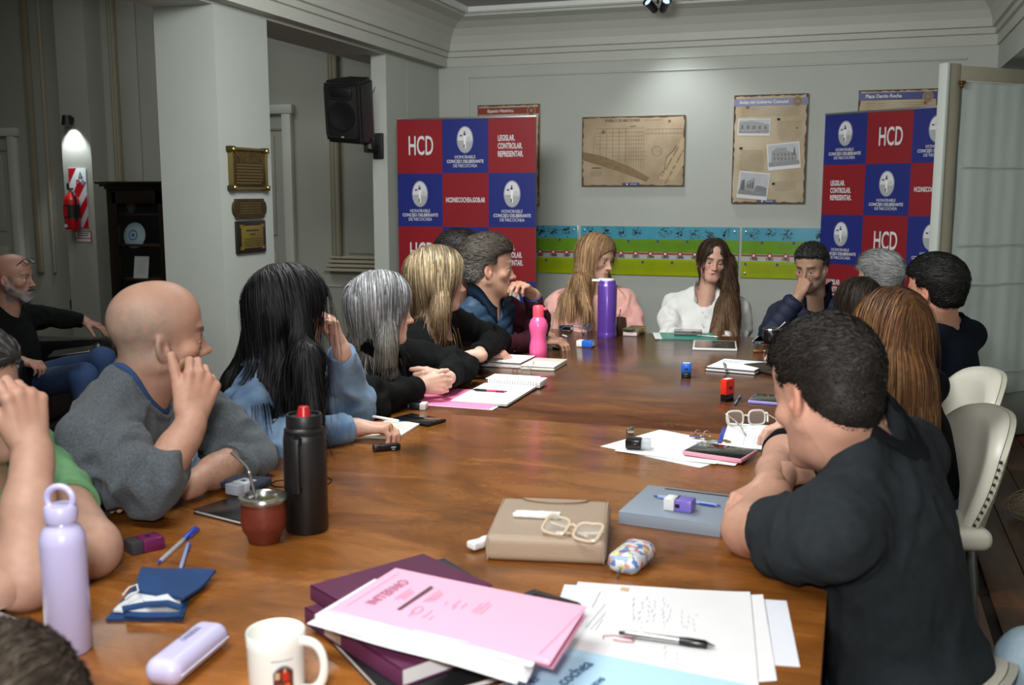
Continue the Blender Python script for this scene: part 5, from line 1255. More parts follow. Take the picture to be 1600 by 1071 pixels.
# the old town map
(x0, z1), (x1, z0) = PXZ(910, 183.5), PXZ(1068.5, 291)
t, w, h, y = board('wall_map', 'old town plan printed on parchment board, in the middle of the far wall', x0, x1, z0, z1, cat='map', m=mat('map_paper', 'bfab90', .6, col2='a08a6c', vscale=5))
edge_burn(t, w, h, y, seed=31)
text('title', 'PUEBLO DE NECOCHEA', .026, INKB, t, TXM(-w*.1, y-.001, h*.44), .9); lines(t, w*.08, w*.32, h*.44, 1, .01, y-.001, m=mat('print_sepia', '8a4436', .8)); text('subtitle', 'NORTE', .012, INKB, t, TXM(.0, y-.001, h*.355), 1.1)
b = MB()
M_GRIDL = mat('map_line', '6c5740', .9)
for i in range(6): b.box((-w*.38+i*w*.062, y-.0005, h*.07), (.0016, .0005, h*.52-max(0, 2-i)*.05))
for i in range(8): b.box((-w*.06+i*w*.024, y-.0005, h*.03-.004*i), (.0013, .0005, h*.62))
for i in range(9): b.box((-w*.13+(.01*i if i > 5 else 0), y-.0006, h*.33-i*h*.056), (w*.48-(i > 4)*.03*(i-4), .0005, .0012))
for i in range(10): b.box((w*.15+i*w*.035, y-.0005, h*.28), (.0011, .0005, h*.08))
b.box((w*.3, y-.0006, h*.31), (w*.36, .0005, .001)); b.box((w*.3, y-.0006, h*.25), (w*.36, .0005, .001))
o = b.build('street_grid', M_GRIDL, t, smooth=0); o['kind'] = 'stuff'
flat('river_bed', [(w*.25, -h*.4), (w*.27, -h*.33), (w*.31, -h*.28), (w*.32, -h*.18), (w*.35, -h*.08), (w*.42, .02*h), (w*.47, h*.18), (w*.495, h*.18), (w*.495, -h*.2), (w*.4, -h*.42)], y-.0005, mat('map_pale', 'b9a27e', .7), t, .0005)
MB().tube([(x_*w, y-.001, z_*h) for x_, z_ in ((.25, -.4), (.27, -.33), (.31, -.28), (.32, -.18), (.33, -.08), (.39, .0), (.42, .08))], .0016, 5).build('river', M_GRIDL, t)
flat('dune_band', [(-w*.49, -h*.0), (-w*.3, -.06*h), (-w*.02, -h*.22), (w*.17, -h*.38), (w*.14, -h*.44), (-w*.1, -h*.3), (-w*.49, -h*.12)], y-.0005, mat('map_shade', '8f7656', .8, var=.25, vscale=40), t, .0005)
MB().tube([(w*.235+.0, y-.001, h*.0)]+[(w*.235+.035*math.cos(a), y-.001, .035*math.sin(a)) for a in np.linspace(0, 2*PI, 20)], .0008, 4).build('compass', M_GRIDL, t)
for i, (c, x_, z_) in enumerate(zip('RIO QUEQUEN GRANDE', np.linspace(.29, .44, 18), np.linspace(-.35, .05, 18))):
    if c != ' ': text('river_name', c, .017, INKB, t, TXM(x_*w, y-.002, z_*h, .95), .9)
for c, x_, z_ in zip('PARTIDO DE LOBERIA', np.linspace(.325, .485, 18), np.linspace(-.46, .0, 18)):
    if c != ' ': text('district_name', c, .019, INKB, t, TXM(x_*w, y-.0025, z_*h, .95), .9)
bx('legend', (-w*.355, y-.001, -h*.235), (.07, .0006, .006), INKB, t); lines(t, -w*.42, -w*.29, -h*.28, 6, .0075, y-.001, hh=.0008, seed=5); credits(t, h, y)
# history timeline: three clear acrylic panels in a row
TB, TG, TW, TY = mat('timeline_blue', '4fa3bd', .18, var=.15, vscale=7, coat=.5), mat('timeline_green', '6c9c22', .18, var=.12, vscale=9, coat=.5), mat('timeline_strip', 'b9bdb8', .2, coat=.5), mat('timeline_lime', 'a3b400', .18, var=.12, vscale=9, coat=.5)
def timeline(label, px0, px1, years, first_px, step_px, seed):
    x0, z1 = PXZ(px0, 354); x1, z0 = PXZ(px1, 354)[0], PXZ(1000, 430)[1]; z1 = PXZ(1000, 354)[1]; h = z1-z0; w = x1-x0
    t = thing('timeline_panel', label, 'sign', ((x0+x1)/2, WYB, (z0+z1)/2), group='timeline panels along the far wall'); rs = np.random.RandomState(seed)
    bx('acrylic_sheet', (0, -.014, 0), (w, .006, h), mat('acrylic', 'a5b9a0', .1, coat=.6), t, .001)
    for (a, c, m, nm) in ((.5, .24, TB, 'blue_band'), (.24, -.03, TG, 'green_band'), (-.03, -.17, TW, 'date_strip'), (-.17, -.5, TY, 'lime_band')): bx(nm, (0, -.0176, (a+c)/2*h), (w-.004, .001, (a-c)*h), m, t)
    bx('red_line', (0, -.0186, -.055*h), (w-.004, .001, .012), mat('timeline_red', 'a31f24', .3), t)
    dk = mat('faded_print', '3c7486', .4, var=.5, vscale=40); dg = mat('faded_print_dark', '4a5a18', .4, var=.5, vscale=40)
    for yv, k in zip(years, range(len(years))):
        x = PXZ(first_px+k*step_px, 390)[0]-(x0+x1)/2
        disc('year_dot', x, -.055*h, .018, .018, -.0198, MATS['timeline_red'], t, 20); disc('year_dot_centre', x, -.055*h, .009, .009, -.0208, INKW, t, 16)
        text('year', str(yv), .030, INKB, t, TXM(x, -.0192, -.125*h), .9, .001)
        if rs.rand() < .75:
            ww = .05+.05*rs.rand()
            bb_ = MB()
            for _ in range(34):
                ex_, ez_ = rs.randn()*ww*.28, rs.randn()*.05*h; bb_.box((x+ex_, -.0186, .37*h+max(-.1*h, min(.1*h, ez_))), (.004+.012*rs.rand(), .0008, .003+.010*rs.rand()))
            o_ = bb_.build('engraving', dk, t, smooth=0); o_['kind'] = 'stuff'
        if rs.rand() < .6:
            lines(t, x-.05, x+.05, .18*h, 4, .012, -.0186, m=dg, seed=k); 
        if rs.rand() < .7:
            lines(t, x-.05, x+.06, -.24*h, 6, .011, -.0186, m=dg, seed=k+9)
        bx('number_tag', (x-.055, -.019, (.2 if k % 2 else -.23)*h), (.016, .001, .018), INKN, t)
    for sx in (-1, 1):
        for sz in (-1, 1): MB().lathe([(0, 0), (.008, 0), (.008, .012), (0, .014)], n=12, M=Matrix.Translation((sx*(w/2-.03), -.017, sz*(h/2-.03))) @ Matrix.Rotation(PI/2, 4, 'X')).build('screw_cap', MATS['brushed_metal'], t)
timeline('blue and green timeline panel at the left, its dates starting 1887, half behind the banner', 800, 903, [1886, 1887, 1888, 1889], 823, 20.8, 1)
timeline('long blue and green timeline panel in the middle, with dates from 1892 to 1899', 907, 1155, list(range(1890, 1900)), 924, 23.1, 2)
timeline('blue and green timeline panel at the right behind the man in the navy jacket', 1159, 1345, [1900, 1901, 1902, 1903, 1904], 1178, 25, 3)

# plaques on the pillar (its +x face)
M_BRZ = mat('old_bronze', '4d4026', .45, .6, var=.4, vscale=30); M_BRZL = mat('bronze_letters', '7a6a3c', .4, .7); M_BRASS = mat('brass_plate', '8a7a32', .35, .6, var=.2, vscale=12)
def PL(px, py): p = WX(px, py, XL); return p[1], p[2]
def plaque(label, q0, q1, fn, th=.02):
    (y0, z1), (y1, z0) = PL(*q0), PL(*q1); t = thing('wall_plaque', label, 'plaque', (XL, (y0+y1)/2, (z0+z1)/2), rot=(0, 0, PI/2)); fn(t, abs(y1-y0), abs(z1-z0)); return t
def p1(t, w, h):
    bx('plate', (0, -.01, 0), (w*.88, .02, h*.88), M_BRZ, t, .004)
    for sx in (-1, 1):
        bx('rim', (sx*w*.44, -.014, 0), (.014, .028, h*.8), M_BRZL, t, .003); bx('rim', (0, -.014, sx*h*.44), (w*.8, .028, .014), M_BRZL, t, .003)
        for sz in (-1, 1):
            bx('corner', (sx*w*.435, -.016, sz*h*.43), (w*.13, .032, h*.12), M_BRZ, t, .004); MB().sphere((sx*w*.43, -.034, sz*h*.42), .012, (1, .6, 1), n=8).build('stud', mat('bright_brass', 'b8a04e', .3, .9), t)
    for i, s_ in enumerate(('1', 'HONORABLE CONCEJO', 'DE NECOCHEA')): text('raised_letters', s_, (.03, .045, .04)[i], M_BRZL, t, TXM(0, -.0215, h*(.38, .29, .19)[i]), .62)
    lines(t, -w*.36, w*.36, h*.09, 7, h*.068, -.0215, m=M_BRZL, hh=h*.034, seed=3, ragged=.12)
def p2(t, w, h):
    pts = [(-w*.42, -h/2), (w*.42, -h/2), (w*.42, -h*.38)]+[(w*.42+w*.08*math.sin(a), -h*.38*math.cos(a)) for a in np.linspace(.3, PI-.3, 8)]+[(w*.42, h*.38), (w*.42, h/2), (-w*.42, h/2), (-w*.42, h*.38)]+[(-w*.42-w*.08*math.sin(a), h*.38*math.cos(a)) for a in np.linspace(.3, PI-.3, 8)]+[(-w*.42, -h*.38)]
    flat('plate', pts, -.001, M_BRZ, t, .016); lines(t, -w*.34, w*.34, h*.28, 5, h*.13, -.0175, m=M_BRZL, hh=h*.045, seed=5)
def p3(t, w, h):
    bx('wood_back', (0, -.009, 0), (w, .018, h), mat('black_wood', '14110e', .35), t, .003)
    bx('plate', (0, -.02, 0), (w*.76, .004, h*.7), M_BRASS, t, .001)
    for sx in (-1, 1):
        for sz in (-1, 1): bx('plate_corner', (sx*w*.37, -.0205, sz*h*.34), (w*.1, .005, h*.1), M_BRASS, t)
    lines(t, -w*.28, w*.28, h*.2, 1, .02, -.023, m=INKB, hh=h*.05); lines(t, -w*.12, w*.12, h*.08, 1, .02, -.023, m=INKB, hh=h*.04); lines(t, -w*.32, w*.32, -h*.06, 4, h*.07, -.023, m=INKB, hh=h*.018)
plaque('large bronze plaque with studded corners and raised letters, topmost on the pillar', (352, 227), (415, 299), p1)
plaque('small dark bronze plaque with rounded ends, in the middle on the pillar', (361, 311), (413, 340), p2)
plaque('brass plate on a black wooden board, lowest on the pillar', (366, 346), (412, 393), p3)

# the loudspeaker on its wall bracket
sp = D(550, 172, 6.40)
t = thing('loudspeaker', 'black loudspeaker tilted down on a bracket between the pillar and the banner', 'speaker', tuple(sp)); t.rotation_euler = (.22, .09, math.radians(-2)); t.scale = (.93, .93, .93)
M_SPK = mat('black_plastic', '0d0e10', .5, var=.2, vscale=60, bump=.2, bscale=200)
b = MB(); w, h = .275, .405
prof = [(-w/2, -.13), (w/2, -.13), (w/2, .0), (w*.30, .15), (-w*.30, .15), (-w/2, .0)]
b.prism(prof, -h/2, h/2); bmesh.ops.bevel(b.b, geom=b.b.edges[:], offset=.018, segments=3, affect='EDGES'); b.build('cabinet', M_SPK, t)
bx('grille', (0, -.133, .01), (w*.88, .01, h*.86), mat('speaker_grille', '08090a', .7, bump=.6, bscale=500), t, .02)
MB().lathe([(.0, .004), (.05, .002), (.082, .012), (.098, .012), (.1, 0)], n=36, M=Matrix.Translation((0, -.137, -.02)) @ Matrix.Rotation(PI/2, 4, 'X')).build('woofer_ring', M_SPK, t)
bx('horn_mouth', (0, -.137, .13), (.17, .008, .08), M_SPK, t, .015); bx('badge', (.0, -.141, -h/2+.045), (.02, .002, .008), INKG, t)
bk = MB(); bk.box((.04, .10, -.22), (.05, .06, .05), .005).tube([(.04, .08, -.17), (.04, .10, -.22)], .014, 8)
iw = t.matrix_basis.inverted()
wq_ = lambda x_, y_, z_: tuple(iw @ Vector((x_, y_, z_)))
by_ = 6.40
bk.tube([(.04, .10, -.225), wq_(XL-.09, by_-.16, sp[2]-.235), wq_(XL-.07, by_-.03, sp[2]-.235)], .016, 8).tube([(.09, .10, -.2), wq_(XL-.06, by_-.12, sp[2]-.21), wq_(XL-.06, by_-.03, sp[2]-.20)], .010, 8).build('wall_bracket', M_SPK, t)
bp2 = MB().box((0, 0, 0), (.07, .03, .17), .003, M=Matrix.Translation((XL-.06, by_-.03, sp[2]-.20))); bp2 = bp2.build('bracket_plate', M_SPK, t); bp2.data.transform(iw)
tag(MB().tube([tuple(D(591, 98, 6.9)), tuple(D(590, 120, 6.9)), tuple(D(585, 140, 6.85)), tuple(D(579, 150, 6.75))], .003, 6).build('speaker_cable', mat('grey_cable', '5a5c58', .7), None), 'thin grey cable hanging from the beam to the loudspeaker', 'cable')

# spot fixture on the ceiling
cp = T(1028, 6, 2.70); t = thing('ceiling_spotlight', 'dark ceiling spotlight fixture above the far end of the room', 'lamp', (cp[0], cp[1], ZC-.005))
MB().lathe([(0, 0), (.05, 0), (.05, -.02), (0, -.022)], n=24).build('canopy', M_SPK, t); MB().tube([(0, 0, -.02), (0, 0, -.075)], .008, 8).build('stem', M_SPK, t)
for s_ in (-1, 1):
    b = MB().lathe([(0, -.05), (.024, -.05), (.028, .04), (.033, .05), (.030, .05), (.024, .035), (0, .03)], n=24, M=XF((s_*.045, -.0, -.085), rx=.9, ry=s_*.7)); hd = b.build('lamp_head', M_SPK, t)
    MB().lathe([(0, .034), (.022, .034), (.022, .038), (0, .04)], n=20, M=XF((s_*.045, -.0, -.085), rx=.9, ry=s_*.7)).build('lamp_glass', mat('lamp_lens', 'bcd4ff', .2, emit=1.2), hd)

l = bpy.data.lights.new('ceiling_spot', 'SPOT'); l.energy = 24; l.spot_size = 1.9; l.spot_blend = 1.; l.color = (.95, .99, 1); l.shadow_soft_size = .06
o = bpy.data.objects.new('ceiling_spot', l); COL.objects.link(o); o.location = (cp[0], cp[1]+.03, ZC-.17); o.rotation_euler = (Vector((-.9, WYB, .4))-o.location).to_track_quat('-Z', 'Y').to_euler()
# ---------------------------------------------------------------- the hall: spot lamp, extinguisher, cabinet
ex = (ex0+ex1)/2
lp = WY(114, 189, EY); t = thing('wall_spotlight', 'small black spot lamp shining down the pier above the fire extinguisher', 'lamp', (lp[0], EY, lp[2]))
b = MB(); b.lathe([(0, .045), (.04, .045), (.052, -.045), (.046, -.045), (.036, .03), (0, .035)], n=24, M=XF((0, -.075, 0))); b.build('shade', M_SPK, t); bx('mount', (0, -.02, .01), (.03, .04, .05), M_SPK, t, .004)
MB().sphere((0, -.075, -.005), .022, n=12).build('bulb', mat('bulb_glow', 'eaf4ff', .3, emit=14), t)
l = bpy.data.lights.new('pier_spot', 'SPOT'); l.energy = 22; l.spot_size = 1.5; l.spot_blend = .6; l.color = (.88, .96, 1); l.shadow_soft_size = .02
o = bpy.data.objects.new('pier_spot', l); COL.objects.link(o); o.location = (lp[0], EY-.085, lp[2]-.035); o.rotation_euler = (.32, 0, 0)
# hazard board and notice
(hx0, hz1), (hx1, hz0) = [(lambda p: (p[0], p[2]))(WY(*q, EY)) for q in ((107.5, 263), (140, 356))]
t = thing('extinguisher_board', 'red and white diagonal striped board behind the fire extinguisher', 'sign', ((hx0+hx1)/2, EY, (hz0+hz1)/2)); w, h = hx1-hx0, hz1-hz0
MR = mat('sign_red', 'b01622', .35)
bx('board', (0, -.004, 0), (w, .008, h), mat('sign_white', 'c8cccf', .35), t, .001)
for pts in ([(-.5, .5), (-.05, .5), (-.5, .24)], [(-.2, .18), (.5, .27), (.5, .27), (.5, .27)], [(.5, .27), (.0, .27), (-.5, -.05), (-.5, -.28)], [(.5, .05), (.5, -.12), (-.15, -.5), (-.5, -.5), (-.5, -.42)], [(.5, -.3), (.5, -.5), (.15, -.5)]):
    if len({p for p in pts}) >= 3 and pts[0] != (-.2, .18): flat('stripe', [(a_*w, c_*h) for a_, c_ in pts], -.0086, MR, t, .0006)
flat('class_mark', [(.05*w, .33*h), (.32*w, .33*h), (.18*w, .45*h)], -.0088, mat('mark_green', '5d7a70', .5), t); bx('class_mark', (.02*w, -.0092, .26*h), (.2*w, .001, .09*h), MR, t); disc('class_mark', .3*w, .26*h, .1*w, .045*h, -.0092, mat('mark_blue', '6d8fb0', .5), t, 16)
text('class_letter', 'B', .035, INKW, t, TXM(.02*w, -.0102, .26*h), .8); text('class_letter', 'A', .03, INKW, t, TXM(.18*w, -.0102, .365*h), .8); text('class_letter', 'C', .03, INKW, t, TXM(.3*w, -.0102, .26*h), .8)
(nx0, nz1), (nx1, nz0) = [(lambda p: (p[0], p[2]))(WY(*q, EY)) for q in ((117, 361), (144, 379))]
t = thing('notice_plate', 'small red bordered notice below the extinguisher board', 'sign', ((nx0+nx1)/2, EY, (nz0+nz1)/2)); w, h = nx1-nx0, nz1-nz0
bx('plate', (0, -.002, 0), (w, .004, h), MR, t); bx('face', (0, -.0045, .16*h), (w*.9, .001, h*.52), mat('sign_white', '', .3), t); bx('face', (0, -.0045, -.32*h), (w*.9, .001, h*.24), mat('sign_white', '', .3), t); lines(t, -w*.38, w*.38, h*.3, 2, h*.2, -.0055, m=INKB, hh=h*.08)
e = WY(124, 330, EY); zb = WY(124, 358, EY)[2]; zt = WY(124, 300, EY)[2]
t = thing('fire_extinguisher', 'red fire extinguisher hanging on the striped board', 'fire extinguisher', (e[0]-.01, EY-.085, zb)); H_ = zt-zb
MB().lathe([(0, 0), (.062, 0), (.07, .015), (.07, H_*.78), (.055, H_*.88), (.026, H_*.95), (.02, H_*1.0), (0, H_)], n=32).build('cylinder', mat('extinguisher_red', 'b3141c', .28, coat=.4), t)
MB().box((0, 0, H_+.01), (.03, .03, .03), .004).build('valve', mat('chrome', 'b8babd', .25, .9), t)
MB().box((-.02, -.01, H_+.05), (.018, .03, .06), .005, rz=.3).box((0, -.005, H_+.028), (.06, .02, .012), .003).build('handle', M_SPK, t)
MB().tube([(.03, -.02, H_+.01), (.075, -.03, H_*.9), (.08, -.03, H_*.5), (.072, -.03, H_*.25)], .009, 8).build('hose', M_SPK, t)
MB().lathe([(.0715, H_*.3), (.0715, H_*.66)], n=24).build('label', mat('extinguisher_label', '16181a', .5), t); bx('label_patch', (-.01, -.0725, H_*.48), (.05, .003, H_*.28), MR, t); bx('label_patch', (-.015, -.0722, H_*.1), (.035, .003, H_*.08), MATS['sign_white'], t)
MB().lathe([(.0735, H_*.40), (.0735, H_*.43)], n=24).build('strap', M_SPK, t)
bx('socket_plate', tuple(WY(114, 476, HY)-np.array([0, .005, 0])), (.05, .012, .09), M_SPK, None)['kind'] = 'structure'
# dark glazed cabinet
c0, c1 = WY(168, 290, 7.59), WY(300, 290, 7.59); zt = c0[2]; Wd = c1[0]-c0[0]
t = thing('display_cabinet', 'dark wooden display cabinet with a glazed door against the hall wall', 'cabinet', ((c0[0]+c1[0])/2, 7.8, 0))
M_EB = mat('dark_varnished_wood', '1a0f0b', .35, var=.4, vscale=6, stretch=(1, 1, .2)); dp = .42
bx('side_panel', (-Wd/2, 0, zt/2), (.04, dp, zt), M_EB, t, .003); bx('side_panel', (Wd/2, 0, zt/2), (.04, dp, zt), M_EB, t, .003); bx('back_panel', (0, dp/2, zt/2), (Wd, .02, zt), M_EB, t)
for i, (e_, hh) in enumerate(((.0, .03), (.03, .02), (.055, .02))): bx('cornice', (0, -.0, zt-.02+i*.022), (Wd+.05+e_*2, dp+.04+e_*2, hh), M_EB, t, .005)
shz = [WY(210, q, 7.7)[2] for q in (335, 383, 436)]
for z_ in shz: bx('shelf', (0, .03, z_), (Wd-.04, dp-.08, .02), mat('shelf_wood', '3a2417', .4), t, .002)
bx('bottom', (0, 0, .1), (Wd, dp, .2), M_EB, t, .004)
dr = bx('door', (-Wd/2+.06, -dp/2-.01, zt/2+.05), (.08, .03, zt-.2), M_EB, t, .004)
for c, s_ in (((-Wd/2+.57, -dp/2-.01, zt/2+.05), (.06, .03, zt-.2)), ((-Wd/2+.3, -dp/2-.01, zt-.1), (.5, .03, .12)), ((-Wd/2+.3, -dp/2-.01, .3), (.5, .03, .3)), ((Wd/2-.06, -dp/2-.01, zt/2+.05), (.09, .03, zt-.2)), ((Wd/4+.1, -dp/2-.01, zt-.1), (.5, .03, .12))): bx('door_frame', c, s_, M_EB, dr if 0 else t, .004)
bx('glass_pane', (-Wd/2+.3, -dp/2, zt/2+.15), (.46, .004, zt-.55), mat('cabinet_glass', '3a4040', .05, alpha=.06), t)
pp = WY(210, 368, 7.72); s_ = MB().lathe([(0, .012), (.05, .012), (.085, 0), (.115, -.004), (.117, -.001), (.086, .006), (.05, .018), (0, .018)], n=40, M=Matrix.Translation(pp) @ Matrix.Rotation(PI/2-.15, 4, 'X'))
t2 = thing('decorative_plate', 'pale blue and white decorative plate standing on the cabinet shelf', 'plate', tuple(pp)); 
o = MB().lathe([(0, .012), (.05, .012), (.085, 0), (.115, -.004), (.117, -.001), (.086, .006), (.05, .018), (0, .018)], n=40, M=Matrix.Rotation(PI/2-.15, 4, 'X')).build('dish', mat('glazed_ceramic', '9fb4bd', .25), t2)
for r_, m_ in ((.048, mat('plate_blue', '37608c', .3)), (.036, mat('glazed_ceramic', '', .3)), (.018, MATS['plate_blue'])): MB().lathe([(0, .019+(.05-r_)*.03), (r_, .0188+(.05-r_)*.03)], n=30, M=Matrix.Rotation(PI/2-.15, 4, 'X')).build('painted_ring', m_, t2)
bp_ = WY(221, 418, 7.7); t3 = thing('standing_booklet', 'pale printed card leaning on the lower cabinet shelf', 'booklet', tuple(bp_), rot=(-.2, 0, .15)); bx('card', (0, 0, 0), (.14, .006, .20), mat('pale_card', 'b5b8b5', .6), t3); lines(t3, -.05, .05, .06, 7, .018, -.004, m=INKF)
gp = WY(205, 330, 7.72); t4 = thing('glass_ornament', 'clear glass ornament on the upper cabinet shelf', 'ornament', tuple(gp)); MB().lathe([(0, -.05), (.05, -.05), (.02, -.03), (.03, .0), (.055, .07), (.05, .07), (.025, .0), (0, -.02)], n=24).build('vase_body', mat('smoky_glass', '70787a', .1, alpha=.45), t4)
# ================================================================ things on the tables
TZ = .7502
def rect(p0, p1, p2, z=TZ):
    a, b, c = T(*p0, z), T(*p1, z), T(*p2, z); u = b-a; w = np.linalg.norm(u); u = u/w; v = np.array([-u[1], u[0], 0]); h = (c-a)@v
    ctr = a+u*w/2+v*h/2; return tuple(ctr), w, abs(h), math.atan2(u[1], u[0])
def at(px, py, z=TZ): return tuple(T(px, py, z))
def ang(p, q, z=TZ): a, b = T(*p, z), T(*q, z); return math.atan2(b[1]-a[1], b[0]-a[0]), np.linalg.norm(b-a)
M_PAPER = mat('white_paper', 'e4e5e8', .7, var=.03, vscale=20); M_PAPER2 = mat('cream_paper', 'dcd8c6', .7, var=.05, vscale=20)
M_BKP = mat('gloss_black', '101113', .25); M_STEEL = mat('steel', 'b4b4b2', .22, .95); M_BPEN = mat('pen_blue', '1f3fa8', .3); M_CLEAR = mat('clear_plastic', 'c4ccd8', .12, alpha=.45)
M_INKL = mat('handwriting', '8f95a8', .8)
def scribble(parent, x0, x1, y0, n, dy, z, seed=0, m=None, vert=False):
    rs = np.random.RandomState(seed); b = MB()
    for i in range(n):
        x = x0
        while x < x1:
            l = .006+.016*rs.rand()
            c = (x+l/2, y0-i*dy+rs.randn()*.0006, z); s_ = (l, .0011, .0003)
            if vert: c = (c[1], c[0], z); s_ = (s_[1], s_[0], s_[2])
            b.box(c, s_); x += l+.004+.006*rs.rand()
            if rs.rand() < .06: break
    o = b.build('handwriting', m or M_INKL, parent, smooth=0); o['kind'] = 'stuff'
def pen(label, p, q, body, tip, cap=None, r=.0042, z=0, name='pen', grip=None, zt=None):
    a = np.array(T(*p, TZ+z+r)); b = np.array(T(*q, TZ+z+r)) if zt is None else np.array(T(*q, zt)); L = np.linalg.norm(b-a); d = (b-a)/L
    t = thing(name, label, 'pen', tuple(a)); t.rotation_euler = Vector(d).to_track_quat('Z', 'Y').to_euler()
    e = L-.012
    MB().lathe([(0, 0), (r*.8, .0005), (r, .003), (r, e-.01), (r*.8, e), (0, e)], n=14).build('barrel', body, t)
    MB().lathe([(r*.75, e), (.0009, L-.001), (0, L)], n=12).build('tip', tip, t)
    if cap:
        MB().lathe([(0, -.002), (r*1.15, -.001), (r*1.3, .004), (r*1.3, L*.32), (r*1.05, L*.33)], n=14).box((r*1.9, 0, L*.13), (.0022, .004, L*.26), .0008).build('cap', cap, t)
    else:
        MB().lathe([(r*.5, 0), (r*.5, -.008), (0, -.009)], n=10).box((r*1.3, 0, L*.14), (.0015, .0035, L*.24), .0005).build('clip', tip if grip is None else grip, t)
    if grip: MB().lathe([(r*1.05, e-.045), (r*1.22, e-.03), (r*1.1, e-.004), (r*.8, e)], n=14).build('grip', grip, t)
    return t
def book(name, label, r, th, cover, cat='notebook', z=0, page=None, soft=True, rounded=.006, elastic=None, spiral=None):
    c, w, h, rz = r; t = thing(name, label, cat, (c[0], c[1], TZ+z), rz)
    bx('page_block', (0, 0, th/2), (w-.008, h-.006, th-.005), page or M_PAPER, t, .0008)
    bx('back_cover', (0, 0, .0013), (w, h, .0026), cover, t, .001); bx('front_cover', (0, 0, th-.0013), (w, h, .0026), cover, t, .001)
    return t, w, h
def phone(label, r, case, z=0, th=.010, split=False, name='smartphone'):
    c, w, h, rz = r; t = thing(name, label, 'phone', (c[0], c[1], TZ+z), rz)
    bx('phone_case', (0, 0, th/2), (w, h, th), case, t, .004); bx('screen', (0, 0, th), (w-.008, h-.008, .0012), mat('phone_glass', '16181b', .08, coat=.5), t, .0004)
    if split: bx('screen_line', (w*.02, 0, th+.0008), (.001, h-.01, .0003), M_BKP, t)
    bx('camera_dot', (w/2-.012, 0, th+.0009), (.003, .003, .0002), M_STEEL, t); return t
def stamp(label, px, py, body, base, rz=0, s=1., tall=1., lying=False, z=0, base_h=.35, window=True, tilt=None):
    """self-inking stamp: casing, base frame, window"""
    c = at(px, py); t = thing('self_inking_stamp', label, 'stamp', (c[0], c[1], TZ+z), rz)
    if lying: t.rotation_euler = tilt or (PI/2, 0, rz)
    w, d, h = .040*s, .024*s, .060*s*tall
    if lying: M0 = Matrix.Translation((0, 0 if True else 0, 0))
    oy = d/2 if lying else 0
    bx('base_frame', (0, oy, h*base_h/2), (w*.94, d*.92, h*base_h), base, t, .002)
    bx('casing', (0, oy, h*(base_h+1)/2), (w, d, h*(1-base_h)), body, t, .0045)
    if window: bx('side_window', (0, oy-d/2-.0003, h*.62), (w*.28, .001, h*.12), M_BKP, t); bx('side_window', (0, oy+d/2+.0003, h*.62), (w*.28, .001, h*.12), M_BKP, t)
    bx('text_plate', (0, oy, h+.0003), (w*.7, d*.6, .001), M_PAPER, t)
    return t

# -- vessels
c = T(109, 1016); t = thing('water_bottle', 'tall lavender metal bottle with a ring lid at the lower left', 'bottle', tuple(c))
M_LAV = mat('lavender_enamel', 'b9b4dc', .28, coat=.3)
Hb_ = .262; r_ = .0345
MB().lathe([(0, 0), (r_-.003, 0), (r_, .004), (r_, Hb_*.68), (r_*.97, Hb_*.73), (r_*.8, Hb_*.775), (r_*.62, Hb_*.80), (r_*.60, Hb_*.82), (0, Hb_*.82)], n=48).build('bottle_body', M_LAV, t)
MB().lathe([(r_*.6, Hb_*.815), (r_*.70, Hb_*.82), (r_*.72, Hb_*.835), (r_*.72, Hb_*.905), (r_*.66, Hb_*.915), (0, Hb_*.915)], n=40).build('screw_lid', M_LAV, t)
MB().tube([(.021*math.cos(a), 0, Hb_*.952+.021*math.sin(a)*.95) for a in np.linspace(0, 2*PI, 33)[:-1]], .0052, 10, True, flat=1.0, M=XF((0, 0, 0), rz=.25, rx=-.0)).build('carry_ring', M_LAV, t)
c = T(434, 1092); t = thing('coffee_mug', 'white ceramic mug with a colour picture on its side, foreground', 'mug', tuple(c), math.radians(0))
r_ = .041; h_ = .104; M_CER = mat('white_ceramic', 'e6e8e4', .2, coat=.3)
MB().lathe([(0, 0), (r_*.86, 0), (r_*.93, .004), (r_*.96, .02), (r_, h_*.8), (r_*1.02, h_-.001), (r_*1.0, h_+.0005), (r_*.96, h_-.001), (r_*.93, h_*.8), (r_*.88, .012), (0, .008)], n=56).build('cup', M_CER, t)
MB().tube([(r_*(.93+.86*math.sin(PI*q)**.75), 0, h_*(.52+.36*math.cos(PI*q)+.06*(1-q)*math.sin(PI*q))) for q in np.linspace(0, 1, 22)], [.0075-.0016*math.sin(PI*q) for q in np.linspace(0, 1, 22)], 12, M=XF((0, 0, 0), rz=.10), flat=1.3).build('handle', M_CER, t)
def wrap(name, a0, a1, z0, z1, m, rr=1.012, n=10, arc=0):
    b = MB()
    def f(u, v):
        a = a0+(a1-a0)*u; z = z0+(z1-z0)*v*(1-arc*abs(2*u-1)**2); k = .96+.05*z/h_; return (r_*rr*k*math.cos(a), r_*rr*k*math.sin(a), z)
    return b.grid(f, n, 5).build(name, m, t, smooth=60)
wrap('picture_frame', -1.15, -.42, .026, .068, mat('print_bluegrey', '7f8aa0', .4), 1.008, arc=.25); wrap('picture', -1.12, -.45, .029, .065, mat('picture_dark', '3a1f1c', .4, col2='7a3a24', vscale=120), 1.014, arc=.25)
wrap('picture_figure', -.82, -.62, .045, .058, mat('picture_red', 'c02a1e', .4), 1.02); wrap('picture_figure', -.76, -.56, .031, .041, mat('picture_orange', 'd2562a', .4), 1.02); wrap('picture_figure', -1.08, -.92, .048, .058, mat('picture_tan', 'c0a07a', .4), 1.02); wrap('picture_figure', -.78, -.70, .057, .063, MATS['picture_tan'], 1.02)
wrap('mug_caption', -1.2, -.42, .074, .0755, mat('print_bluegrey', '', .4), 1.008)
